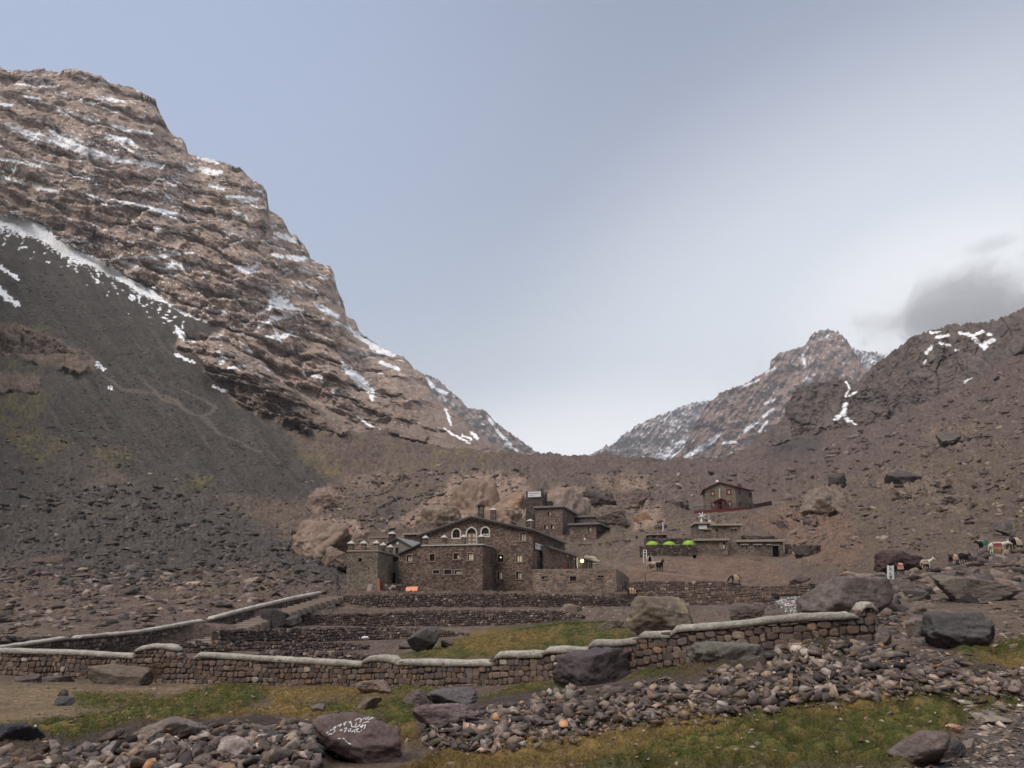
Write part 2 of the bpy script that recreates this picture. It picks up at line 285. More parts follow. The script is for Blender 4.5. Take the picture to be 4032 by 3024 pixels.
GREENS = [[(-400,2900),(0,2875),(250,2850),(480,2800),(640,2765),(780,2720),(900,2690),(1040,2700),(1060,2740),(980,2800),(880,2850),(700,2880),(480,2910),(380,2950),(200,3010),(-400,3030)],
          [(300,2740),(600,2740),(560,2790),(300,2800)],
          [(1150,2790),(1400,2770),(1650,2770),(1640,2860),(1560,2900),(1500,2850),(1340,2840),(1180,2830)],[(1560,2690),(1900,2760),(2050,2700),(2180,2690),(2190,2760),(1700,2790),(1500,2760)],
          [(1580,2590),(1720,2540),(1950,2480),(2260,2435),(2480,2480),(2520,2530),(2300,2570),(2000,2600),(1600,2600)],
          [(2470,2700),(2500,2630),(2700,2640),(2960,2680),(2900,2720),(2620,2720)],[(3020,2640),(3250,2570),(3320,2600),(3150,2700),(3000,2700)],
          [(3000,2770),(3400,2760),(3700,2720),(3900,2700),(4032,2740),(3980,2800),(3800,2860),(3700,2920),(3560,3040),(2300,3060),(2500,2960),(2750,2880)],
          [(3760,2560),(4100,2510),(4100,2590),(3800,2600)]]
ORANGE = [[(380,2960),(500,2910),(760,2870),(960,2810),(1100,2780),(1240,2800),(1300,2830),(1200,2870),(1000,2865),(800,2880),(560,2930)],
          [(1040,2720),(1300,2700),(1500,2720),(1520,2750),(1300,2760),(1080,2790)],
          [(1750,2540),(1860,2490),(2000,2480),(2180,2500),(2160,2530),(2040,2560),(1880,2570)],
          [(1560,3060),(1700,2980),(1900,2960),(2150,2920),(2330,2890),(2450,2840),(2760,2830),(2900,2860),(2850,2910),(2600,2960),(2250,3060)],
          [(1540,2880),(1620,2870),(1650,2930),(1560,2960)],[(2700,2660),(2850,2620),(2800,2720),(2680,2730)],[(3860,2600),(4100,2580),(4100,2640),(3900,2650)],[(3100,2840),(3500,2770),(3550,2800),(3250,2870)]]
DRYG = [[(-400,2700),(0,2690),(400,2700),(800,2690),(900,2700),(620,2760),(420,2810),(0,2870),(-400,2880)]]
MOUND = [[(1640,2900),(1900,2790),(2200,2740),(2500,2710),(2800,2660),(3100,2570),(3400,2530),(3600,2600),(3900,2650),(4100,2690),(4100,2760),(3700,2740),(3400,2760),(3100,2790),(2800,2840),(2500,2860),(2300,2910),(1900,2970),(1700,2960)],
         [(-100,3000),(300,2965),(500,2905),(800,2880),(1000,2860),(1280,2880),(1300,2960),(1250,3060),(-100,3080)]]
GRAVEL = [[(3580,3060),(3700,2960),(3850,2900),(4100,2800),(4200,3060)]]
SNOW = [ # (x, y, half width) along each drift on the left face
 [(25,490,10),(110,525,13),(200,550,14),(280,575,18),(360,600,18),(440,625,13),(540,640,9),(640,660,5)],[(190,510,5),(240,540,8),(300,570,8)],[(0,625,4),(100,640,6),(200,665,7),(270,680,9),(350,705,5)],
 [(0,695,6),(80,715,7),(150,740,8),(230,755,5)],[(340,765,5),(420,790,7),(540,805,7),(600,825,11),(680,845,14),(725,855,8)],[(470,560,5),(520,600,7),(560,622,10),(640,655,9)],
 [(-60,862,34),(0,880,38),(60,890,40),(130,906,38),(170,925,36),(230,975,30),(300,1012,28),(380,1040,26),(430,1070,25),(480,1106,20),(560,1152,18),(640,1190,15),(720,1234,12),(790,1262,9),(890,1292,4)],
 [(470,1012,7),(540,1020,10),(620,1012,9),(700,1000,6),(760,995,4)],[(600,1050,8),(680,1045,14),(740,1055,10)],[(480,1030,8),(540,1050,6)],[(390,385,6),(440,392,9),(490,400,5)],[(195,420,4),(250,440,6),(310,455,5),(360,475,4)],[(240,375,4),(320,395,4),(400,420,4),(460,445,4)],
 [(60,330,3),(140,340,4),(230,340,3)],[(0,410,8),(50,415,5)],[(95,378,5),(160,392,4)],[(300,298,3),(350,312,4)],[(380,480,7),(440,490,8),(500,515,7),(600,525,5)],[(420,540,8),(500,550,9),(540,575,6)],[(190,740,0.1),(200,800,0.1)],
 [(780,620,4),(860,642,7)],[(790,665,10),(820,675,13),(870,682,8)],[(900,780,10),(950,785,16),(1010,782,8)],[(830,730,7),(880,745,6)],[(765,870,4),(850,900,6),(950,932,5)],[(930,1052,9),(970,1068,12),(1010,1045,5)],[(920,830,5),(970,855,5)],
 [(1085,920,8),(1125,935,12),(1165,950,10)],[(1070,1000,5),(1110,1012,7)],[(1130,1010,8),(1180,1020,11),(1215,1015,6)],[(1060,1150,14),(1100,1180,16),(1060,1200,14),(1150,1210,9),(1190,1220,4)],[(1010,1292,5),(1060,1260,12),(1110,1250,8),(1170,1240,9)],[(1050,1325,7),(1110,1330,10),(1145,1310,9)],
 [(1240,1195,5),(1270,1215,12),(1325,1245,10)],[(1180,1115,5),(1240,1140,6)],[(1395,1320,5),(1440,1340,8),(1490,1380,16),(1550,1395,8)],[(1500,1425,7),(1570,1455,6)],[(1190,1468,7),(1260,1485,9),(1270,1505,6)],[(1345,1430,6),(1385,1470,18),(1430,1510,17),(1465,1545,14),(1465,1580,6)],[(1310,1540,9),(1340,1560,6)],
 [(1410,1640,5),(1440,1665,5),(1500,1702,4)],[(1750,1690,4),(1800,1720,4),(1850,1745,3)],[(1755,1610,5),(1775,1670,6)],[(1860,1705,8),(1880,1725,6)],[(1820,1715,4),(1860,1730,5)],[(690,1400,4),(770,1432,4)],[(860,1385,9),(890,1410,8),(870,1430,8)],[(900,1450,6),(970,1440,5)],[(700,1310,12),(720,1330,12)],
 [(0,1140,13),(30,1170,14),(70,1195,10)],[(0,1050,6),(30,1075,8),(70,1105,6)],[(60,890,14),(90,930,10)],[(380,1450,8),(410,1458,6)],[(430,1535,4),(440,1540,4)],[(840,1532,4),(890,1545,5)],
 [(1010,1240,5),(1130,1185,8)],[(1145,1360,3),(1165,1400,3)],[(1080,1300,6),(1110,1350,5)],[(300,620,4),(330,640,4)],[(560,745,7),(620,760,4)],[(600,700,5),(690,730,4)]]
SNOW_R = [[(3330,1500,4),(3345,1530,5),(3330,1560,5)],[(3330,1590,8),(3320,1630,12),(3290,1650,8)],[(3330,1650,7),(3370,1670,4)],[(3370,1545,5),(3345,1560,4)],[(3660,1310,4),(3700,1305,4)],[(3690,1330,6),(3730,1320,6)],[(3780,1310,7),(3830,1322,6),(3870,1305,5)],[(3830,1330,8),(3880,1370,9),(3880,1350,8),(3915,1340,8)],[(3700,1350,6),(3740,1360,5)],[(3650,1390,8),(3670,1360,5)],[(3890,1315,5),(3900,1318,5)],[(3710,1565,6),(3740,1545,7)],[(3800,1505,6),(3830,1495,6)],[(3640,1430,4),(3645,1415,4)],[(3760,1380,4),(3770,1378,4)]]
CALM = [[(2690, 2045), (2690, 1985), (2980, 1970), (3070, 1965), (3070, 2035)], [(2470, 2215), (2470, 2090), (2740, 2090), (2940, 2100), (3250, 2120), (3250, 2215)], [(2420, 2400), (2420, 2270), (2540, 2270), (3200, 2270), (3200, 2340), (3000, 2400)]]
def hump(px, py, polys, soft):
    m = np.zeros(px.shape)
    for p in polys: m = np.maximum(m, polymask(px, py, p, soft))
    return m

def shape_terrain(V, band, px, py, cliffs=True):
    """adds relief along the line of sight (cliffs) and upwards (ground)"""
    V = V.copy(); D = V[..., 1]
    n1 = fbm(np.stack([px, py, px * 0], -1) / 130.0, 3); n2 = fbm(np.stack([px, py, px * 0 + 9], -1) / 40.0, 3)
    wx, wy = px + 22 * n1 + 8 * n2, py + 22 * n2; fgw = sstep(2560, 2680, py); wx = wx + fgw * 70 * n1; wy = wy + fgw * 10 * n1
    cl = polymask(wx, wy, CLIFF_L, 14); cr = polymask(wx, wy, CLIFF_R, 14); ou = hump(wx, wy, OUTC, 10); ta = hump(wx, wy, TAN, 12)
    near = sstep(17.99, 17.6, band)
    W = V * np.array([1.0, 0.6, 1.0])
    # vertical relief of the ground, growing with distance
    amp = np.interp(D, [6, 14, 38, 60, 90, 130, 200, 400, 800], [.05, .10, .08, .10, .12, .8, 1.7, 4.0, 6.0])
    scl = np.interp(D, [6, 40, 100, 200, 400, 800], [1.6, 1.6, 4, 14, 26, 40])
    inside = (px > 1330) & (px < 3160) & (band > 10.9) & (band < 13.2)
    amp = np.where(inside, 0.08, amp)
    calm = hump(px, py, CALM, 26); amp = amp * (1 - .92 * calm)
    v = np.stack([V[..., 0], V[..., 1], V[..., 2]], -1)
    g = amp * fbm(v / 6.0 / np.round(np.log2(scl + 1) + 1)[..., None], 5) * (band > 0)
    rg = np.interp(D, [6, 60, 120, 200, 400, 800], [0, 0, .35, 1.3, 3.0, 5.0]) * (fbm(v / 9.0, 5, 0.55, True)) * (1 - inside) * (1 - .95 * calm)
    scr = polymask(wx, wy, SCREE, 30)
    V[..., 2] += (g + rg * (1 - .85 * scr)) * (1 - np.clip(cl + cr, 0, 1)) * np.where(band > 18.9, 0.3, 1)
    V[..., 2] += D * np.interp(D, [60, 130, 260], [.5, .75, .55]) * (.0045 * fbm(np.stack([px / 13.0, py / 6.0, px * 0 + 21], -1), 3, .6) + .0075 * fbm(np.stack([px / 34.0, py / 18.0, px * 0 + 22], -1), 3, .6, True)) * sstep(9, 11, band) * (1 - .8 * calm) * (1 - .6 * scr) * (1 - np.clip(cl + cr, 0, 1)) * (1 - .8 * inside) * np.where(band > 17.2, 0.22, 1)
    # hummocky turf and the rubble bank
    turf = np.maximum(hump(wx, wy, GREENS, 34), hump(wx, wy, ORANGE, 34)) * (D < 60)
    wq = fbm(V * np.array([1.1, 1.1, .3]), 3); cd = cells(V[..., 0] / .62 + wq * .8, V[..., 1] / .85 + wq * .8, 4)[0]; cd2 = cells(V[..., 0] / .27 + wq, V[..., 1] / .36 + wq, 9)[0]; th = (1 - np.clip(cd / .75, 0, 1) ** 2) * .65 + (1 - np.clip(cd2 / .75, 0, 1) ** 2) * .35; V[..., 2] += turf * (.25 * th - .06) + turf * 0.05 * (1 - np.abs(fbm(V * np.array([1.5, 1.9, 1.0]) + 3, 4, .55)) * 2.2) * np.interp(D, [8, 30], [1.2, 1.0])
    V[..., 2] += hump(px, py, MOUND, 40) * np.interp(D, [10, 40], [0.30, 0.35]) * (D < 32)
    if cliffs:
        # tilted strata: faces and ledges, both on the left face and the right crags
        nL = fbm(np.stack([px / 420.0, py / 420.0, px * 0 + 6], -1), 3)
        s = (py - 0.30 * px + 70 * nL + 34 * n1 + 12 * n2) / 74.0; fr = s - np.floor(s)
        s2 = (py - 0.36 * px + 60 * nL + 16 * n2 + 26 * n1) / 27.0; fr2 = s2 - np.floor(s2)
        mod = np.clip(1.0 + 1.2 * fbm(np.stack([px / 150.0, py / 90.0, px * 0 + 12], -1), 3), 0, 1.5)
        def blocks(sx, sy, k, z):
            a = (px + .33 * py) / sx; b = (py - .33 * px) / sy; f = fbm(np.stack([a, b, px * 0 + z], -1), 3, .5) * k; return (np.floor(f) + sstep(.72, 1, f - np.floor(f))) / k
        gx, gy = px + 26 * n1 + 9 * n2, py - .28 * px + 30 * nL + 12 * n2
        f1, id1 = facets(gx / 120.0, -gy / 66.0, 1); f2, id2 = facets(gx / 46.0, -gy / 27.0, 2); f3, id3 = facets(gx / 17.0, -gy / 11.0, 3)
        blk = -(1.8 * f1 + .55 * f2 + .13 * f3); A_id = .5 * id1 + .3 * id2 + .2 * id3
        saw = sstep(0.0, 0.78, fr) - sstep(0.78, 1.0, fr); saw2 = sstep(0, 0.7, fr2) - sstep(0.7, 1.0, fr2)
        q = np.stack([px, py * 0.8, px * 0], -1)
        ridge = fbm(q / 170.0, 4, 0.5, True); fine = fbm(q / 26.0, 4, 0.6, True); gul = fbm(np.stack([px / 60.0, py / 220.0, px * 0 + 4], -1), 4, .5, True)
        off = cl * (mod * (-9 * saw - 1.5 * saw2) - 13 * blk - 9 * ridge - 1.2 * fine - 1.5 * gul) + cr * (16 * (1.1 * facets((px + 20 * n1) / 95.0, -(py - .4 * px + 20 * n2) / 100.0, 5, .45)[0] + .6 * facets((px + 14 * n1) / 38.0, -(py + 14 * n2) / 34.0, 6, .6)[0] + .25 * facets(px / 15.0, -py / 13.0, 7, .7)[0]) - 16 * ridge - 3 * fine - 8 * gul)
        off += ou * (-9 - 9 * blk - 5 * gul) + ta * (-3 - 6 * blk - 4 * fbm(q / 60.0, 4, .5, True))
        off *= np.interp(D, [100, 250, 600], [0.25, 0.6, 1.0])
        V *= (1 + off / np.linalg.norm(V, axis=-1))[..., None]
        # jagged skyline
        top = sstep(18.9, 19.0, band) * np.clip(cl + cr, 0, 1)
        V[..., 2] += top * (3.2 * fbm(np.stack([px / 11.0, px * 0, px * 0], -1), 4, .6) + 2.4 * np.floor(3 * fbm(np.stack([px / 26.0, px * 0, px * 0 + 3], -1), 2)) / 3)
    return V, dict(n1=n1, n2=n2, wx=wx, wy=wy, cl=cl, cr=cr, ou=ou, ta=ta, scr=scr, turf=turf, th=th, fid=A_id if cliffs else None)

def mixc(c, m, rgb): return c * (1 - m[..., None]) + np.asarray(rgb) * m[..., None]
def color_terrain(V, band, px, py, A):
    D = V[..., 1]; n1, n2, wx, wy = A['n1'], A['n2'], A['wx'], A['wy']
    q = np.stack([px, py * 1.4, px * 0], -1)
    na = fbm(q / 60.0 + 5, 4, .6); nb = fbm(q / 14.0 + 11, 4, .65); nc = fbm(q / 240.0 + 2, 3)
    c = np.empty(V.shape); c[:] = (0.142, 0.105, 0.088)
    hill = sstep(9, 13, band); c = mixc(c, hill * sstep(-.1, .4, na), (0.128, 0.104, 0.068)); c = mixc(c, hill * sstep(.05, .5, nc) * .6, (0.120, 0.086, 0.073))
    c = mixc(c, sstep(1500, 2600, px) * sstep(15, 16.5, band), (0.130, 0.098, 0.086)); 
    for p in DARKB: c = mixc(c, polymask(wx, wy, p, 40) * .85, (0.078, 0.068, 0.062))
    c = mixc(c, A['scr'], np.array([0.068, 0.058, 0.050]))
    strk = fbm(np.stack([(px - .75 * py) / 22.0, (py + .5 * px) / 260.0, px * 0], -1), 4, .6); grn = fbm(np.stack([px / 4.5, py / 4.0, px * 0], -1), 2)
    c = c * (1 + (A['scr'] * (strk * .65 + grn * .30))[..., None]); c = mixc(c, A['scr'] * sstep(.15, .5, strk) * .35, (.12, .095, .078))
    lc = np.array([0.37, 0.278, 0.225])
    c = mixc(c, A['cl'], lc); c = mixc(c, A['cl'] * sstep(0, .5, nc), (0.34, 0.24, 0.195)); c = mixc(c, A['cl'] * sstep(1350, 1750, py) * .55, (0.175, 0.130, 0.108)); c = mixc(c, A['cl'] * sstep(1200, 1900, px) * .35, (0.12, 0.10, 0.095))
    c = mixc(c, A['cl'] * sstep(.25, .5, na) * .5, (0.13, 0.115, 0.105)); 
    c = mixc(c, A['cr'], (0.140, 0.110, 0.096)); c = mixc(c, A['cr'] * sstep(-.1, .35, na) * .7, (0.095, 0.082, 0.078))
    c = c * (1 + (np.clip(A['cl'] + A['cr'], 0, 1) * (A['fid'] - .5) * .45))[..., None]
    c = mixc(c, A['ou'], (0.185, 0.138, 0.108)); c = mixc(c, A['ta'] * .9, (0.300, 0.215, 0.165)); c = mixc(c, A['ta'] * sstep(0, .4, nb) * .5, (0.22, 0.14, 0.11))
    for p in YGRASS: c = mixc(c, polymask(wx, wy, p, 34) * sstep(-.15, .25, nb + .5 * na) * .75, (0.155, 0.125, 0.045))
    for p in SOIL: c = mixc(c, polymask(wx, wy, p, 30) * .85, (0.185, 0.118, 0.085))
    c = c * (1 + .34 * na + .45 * nb + .42 * fbm(q / 5.5, 2, .7))[..., None]
    for l in PATHS: c = mixc(c, sstep(0, .8, linemask(wx * .2 + px * .8, wy * .2 + py * .8, l)) * .34, (0.24, 0.195, 0.16))
    # foreground
    fg = sstep(9.0, 8.0, band)
    c = mixc(c, fg * sstep(60, 45, D) * .6, (0.16, 0.12, 0.092))
    for p in DRYG: c = mixc(c, polymask(wx, wy, p, 16), np.array([0.225, 0.165, 0.105])); 
    for p in DRYG: c = mixc(c, polymask(wx, wy, p, 16) * sstep(0, .4, nb) * .6, np.array([0.12, 0.115, 0.05]))
    for p in GREENS: c = mixc(c, polymask(wx, wy, p, 22) * sstep(-.6, -.1, nb), np.array([0.062, 0.068, 0.017]))
    for p in ORANGE: c = mixc(c, polymask(wx, wy, p, 18) * .95 * sstep(-.5, -.1, nb), np.array([0.170, 0.112, 0.036]))
    c = mixc(c, A['turf'] * sstep(-.15, .20, na) * .8, (0.135, 0.100, 0.036))
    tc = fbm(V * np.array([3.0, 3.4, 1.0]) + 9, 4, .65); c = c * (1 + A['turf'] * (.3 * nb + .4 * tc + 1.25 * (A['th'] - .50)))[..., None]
    for p in MOUND: c = mixc(c, polymask(px, py, p, 30) * .85, (0.075, 0.058, 0.050))  # rubble ground darkened: shade between the stones put into the colour
    for p in GRAVEL: c = mixc(c, polymask(wx, wy, p, 30) * .9, (0.13, 0.11, 0.10))
    # snow: drifts on the ledges, flecks below them
    sn = np.zeros(px.shape); fl = fbm(np.stack([px / 13.0, py / 5.0 - .3 * px / 5.0, px * 0], -1), 4, .6); fl2 = fbm(np.stack([px / 7.0, py / 6.0, px * 0 + 3], -1), 3, .6)
    wa = fbm(q / 16.0 + 31, 3); wb = fbm(q / 16.0 + 47, 3); fk = fbm(np.stack([(px + .33 * py) / 16.0, (py - .33 * px) / 3.6, px * 0 + 2], -1), 3, .6)
    for l in SNOW + SNOW_R:
        wide = l[0][0] == -60; m = linemask(px + 9 * wa, py + 9 * wb, l, 1.2 if wide else 1.3); sn = np.maximum(sn, sstep(0, .12, m - (.33 if wide else .20) + (.62 if wide else .50) * fl + .35 * fk) * (m > 0))
    belt = linemask(px, py, [(-60, 900, 90), (130, 930, 90), (300, 1030, 90), (480, 1130, 80), (700, 1290, 60)], 1.2)
    bl2 = fbm(np.stack([(px - .6 * py) / 30.0, (py + .5 * px) / 26.0, px * 0 + 18], -1), 3, .6); bl = fbm(np.stack([(px + .3 * py) / 13.0, (py - .3 * px) / 7.0, px * 0 + 8], -1), 4, .65); sn = np.maximum(sn, (belt > 0) * sstep(.40, .45, bl2 * .75 + bl * .35 + .30 * belt + .25 * n1 - .02) * (py > 850))
    nL = fbm(np.stack([px / 420.0, py / 420.0, px * 0 + 6], -1), 3); s = (py - 0.30 * px + 70 * nL + 34 * n1 + 12 * n2) / 74.0; fr = s - np.floor(s); s2 = (py - 0.36 * px + 60 * nL + 16 * n2 + 26 * n1) / 27.0; fr2 = s2 - np.floor(s2)
    led = np.maximum(sstep(.70, .8, fr) * sstep(1, .94, fr), .8 * sstep(.66, .78, fr2) * sstep(1, .92, fr2)); dens = np.interp(py, [250, 700, 1100, 1500, 1800], [.05, .07, .07, -.03, -.2]) + .20 * nc; sn = np.maximum(sn, A['cl'] * sstep(.40, .46, fk + dens * .9 + .10 * na))
    sn = np.maximum(sn, A['cl'] * led * sstep(.30, .38, fl * 1.0 + dens + .1 * fl2))
    gu = np.gradient(V, axis=1); gv = np.gradient(V, axis=0); nn = np.cross(gu, gv); nz = np.abs(nn[..., 2]) / (np.linalg.norm(nn, axis=-1) + 1e-9)
    cov = fbm(np.stack([(px + .3 * py) / 120.0, (py - .3 * px) / 40.0, px * 0 + 61], -1), 3, .6)
    sn = np.maximum(sn, A['cl'] * sstep(.80, .86, fr + .05 * fk) * sstep(1.0, .95, fr) * sstep(-.02, .06, cov + .3 * fk) * (py < 1400))
    sn = np.maximum(sn, A['cl'] * sstep(.80, .88, fr2 + .05 * fk) * sstep(1.0, .92, fr2) * sstep(.14, .22, cov + .5 * fl) * (py < 1500))
    sn = np.maximum(sn, A['cl'] * sstep(.93, .99, nz + .30 * fk + 1.3 * (dens - .08) + .25 * na) * (py < 1650))
    return mixc(c, np.clip(sn, 0, 1), (0.95, 0.955, 0.965))

V, band, PX, PY = loft(4.5, 4)
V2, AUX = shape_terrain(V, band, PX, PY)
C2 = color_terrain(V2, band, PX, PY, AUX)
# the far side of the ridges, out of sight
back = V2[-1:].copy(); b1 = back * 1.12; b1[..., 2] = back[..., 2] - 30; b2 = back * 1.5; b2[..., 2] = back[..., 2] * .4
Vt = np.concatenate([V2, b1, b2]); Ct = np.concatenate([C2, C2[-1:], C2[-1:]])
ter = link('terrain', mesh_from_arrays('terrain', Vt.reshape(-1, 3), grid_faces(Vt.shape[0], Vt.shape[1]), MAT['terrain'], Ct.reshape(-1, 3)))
tag(ter, kind='structure')
# a coarser copy for standing things on the ground
sub = V2[::2, ::2]; gf = grid_faces(sub.shape[0], sub.shape[1])
BVH = BVHTree.FromPolygons([tuple(v) for v in sub.reshape(-1, 3)], [tuple(f) for f in gf.tolist()], all_triangles=False)
def ground_ray(px, py):
    d = pt(px, py, 1.0); h = BVH.ray_cast(d.normalized() * 5.0, d.normalized()); return h[0], h[1]
def ground_z(x, y):
    h = BVH.ray_cast(Vector((x, y, 900)), Vector((0, 0, -1))); return h[0].z if h[0] else 0.0

# ------------------------------------------------------------------ far ridges up the valley
def ridge_sheet(name, sil, D0, D1, ybot, col, snow, seed, step=4.0, amp=60, lines=(), dip=-.5):
    xs = [s[0] for s in sil]; px = np.arange(min(xs), max(xs) + 1, step); top = np.interp(px, xs, [s[1] for s in sil])
    nr = int((ybot - top.min()) / step); t = np.linspace(0, 1, nr)[:, None]
    py = ybot * (1 - t) + top[None] * t; X = np.broadcast_to(px, py.shape); D = D0 + (D1 - D0) * np.clip((ybot - py) / (ybot - top.min()), 0, 1)
    u, e = uv_of(X, py); V = np.stack([u * D, D, e * D], -1)
    q = np.stack([X, py, X * 0 + seed], -1); r = fbm(q / 90.0, 6, .55, True); g = fbm(np.stack([(X + dip * py) / 26.0, py / 110.0, X * 0 + seed], -1), 5, .55, True); f = fbm(q / 9.0, 3)
    amp = amp * D0 / 1500; fb = fbm(q / 45.0 + 7, 3) * 7; st = (np.floor(fb) + sstep(.7, 1, fb - np.floor(fb))) / 7
    V *= (1 - amp * (r * .6 + g * .5 + 1.2 * st + .2 * f) / np.linalg.norm(V, axis=-1))[..., None]
    V[..., 2] += (t > .999) * (fbm(np.stack([X / 9.0, X * 0, X * 0 + seed], -1), 4, .65) * 12 * D0 / 1500)
    c = np.empty(V.shape); c[:] = col; c *= (1 + .3 * fbm(q / 30.0 + 4, 4))[..., None]
    fl = fbm(np.stack([(X + dip * 1.3 * py) / 8.0, py / 13.0, X * 0 + seed], -1), 5, .62)
    hh = np.clip((ybot - py) / (ybot - top.min()), 0, 1)
    sn = sstep(.0, .12, fl + snow - .25 + .1 * hh + .15 * fbm(q / 70.0 + 8, 3))
    for l in lines:
        m = linemask(X, py, l, 1.3); sn = np.maximum(sn, sstep(0, .2, m - .35 + .4 * fl) * (m > 0))
    c = mixc(c, sn, (0.80, 0.83, 0.88))
    b1 = V[-1:] * 1.06; b1[..., 2] = V[-1:, :, 2] - 60; b2 = V[-1:] * 1.4; b2[..., 2] *= .4
    V = np.concatenate([V, b1, b2]); c = np.concatenate([c, c[-1:], c[-1:]])
    o = link(name, mesh_from_arrays(name, V.reshape(-1, 3), grid_faces(V.shape[0], V.shape[1]), MAT['far_rock'], c.reshape(-1, 3)))
    return tag(o, kind='structure')
ridge_sheet('mountain', [(1500,1440),(1620,1462),(1670,1473),(1693,1479),(1723,1494),(1770,1535),(1817,1576),(1840,1605),(1911,1614),(1946,1658),(2017,1711),(2052,1735),(2105,1776),(2146,1796),(2230,1830)], 2800, 3600, 1850, (0.21, 0.145, 0.120), -.02, 3, dip=-.8,
    lines=[[(1680,1490,10),(1710,1530,12),(1760,1550,8)],[(1920,1640,8),(1960,1700,9),(2010,1750,8)],[(1990,1750,8),(2040,1775,7)],[(1750,1570,6),(1760,1590,5)]])
ridge_sheet('mountain', [(2230,1830),(2308,1802),(2352,1775),(2380,1762),(2386,1748),(2392,1760),(2417,1748),(2460,1705),(2482,1699),(2498,1677),(2531,1664),(2569,1645),(2634,1623),(2699,1593),(2770,1580),(2808,1574),(2900,1560),(3000,1540)], 3600, 4400, 1860, (0.18, 0.135, 0.120), .12, 21, dip=.6, amp=80,
    lines=[[(2590,1830,12),(2620,1790,22),(2660,1760,18),(2690,1740,12)],[(2580,1800,8),(2600,1770,9)]])
ridge_sheet('mountain', [(2590,1860),(2623,1813),(2680,1770),(2704,1742),(2725,1700),(2742,1661),(2775,1601),(2808,1574),(2835,1547),(2883,1528),(2932,1512),(2981,1482),(3030,1450),(3035,1417),(3068,1390),(3111,1379),(3171,1360),(3193,1319),(3231,1300),(3263,1297),(3301,1308),(3334,1336),(3355,1374),(3383,1417),(3400,1440),(3430,1480),(3500,1520)], 2200, 3000, 1870, (0.235, 0.150, 0.118), -.035, 33, dip=.6, amp=55,
    lines=[[(2700,1800,10),(2760,1765,14),(2810,1730,14),(2840,1700,9),(2848,1685,4)],[(2930,1700,9),(2980,1660,10),(3045,1610,7)],[(3010,1590,7),(3050,1570,9)],[(2990,1700,7),(3020,1660,7)],[(2640,1800,8),(2690,1760,8)],[(3015,1465,7),(3050,1450,8)],[(3240,1310,9),(3260,1330,8)],[(3180,1370,8),(3160,1400,8),(3170,1440,9)],[(3180,1490,10),(3210,1510,9)],[(2930,1520,4),(2990,1495,5)],[(2800,1818,6),(2860,1815,5)],[(2870,1808,5),(2895,1806,5)],[(2850,1745,8),(2900,1740,6)]])
ridge_sheet('mountain', [(3300,1340),(3352,1364),(3376,1380),(3425,1384),(3482,1394),(3498,1394),(3600,1420)], 3600, 4000, 1560, (0.15, 0.12, 0.115), .25, 40, dip=.3, amp=50)

# the valley closes behind the camera too: the near side slopes and the hills at our back
def behind():
    az = np.radians(np.linspace(42.5, 317.5, 150)); r = np.array([0.5, 5, 12, 25, 45, 80, 120, 180, 265, 390, 560, 720, 900, 1100]); R = np.concatenate([np.linspace(a, b, 6, endpoint=False) for a, b in zip(r[:-1], r[1:])] + [[1100]])
    base = np.interp(R, r, [-2.3, -2.3, -2.2, -2.0, 1, 8, 18, 42, 85, 150, 250, 350, 440, 500]); w = .85 + .35 * np.clip((np.degrees(az) - 180) / 137, 0, 1) ** 2 + .15 * np.clip((180 - np.degrees(az)) / 137, 0, 1)
    Z = base[:, None] * np.where(base[:, None] > 0, w[None], 1); X = R[:, None] * np.sin(az); Y = R[:, None] * np.cos(az); V = np.stack([X, Y, Z], -1); V[..., 2] += np.interp(R, [0, 30, 200, 1000], [.05, .4, 5, 30])[:, None] * fbm(V / 60.0 + 3, 5)
    V[..., 2] -= .35; C = np.empty(V.shape); C[:] = (.14, .108, .085); C *= (1 + .3 * fbm(V / 12.0, 4))[..., None]
    o = link('terrain', mesh_from_arrays('terrain', V.reshape(-1, 3), grid_faces(V.shape[0], V.shape[1]), MAT['terrain'], C.reshape(-1, 3))); tag(o, kind='structure')
behind()

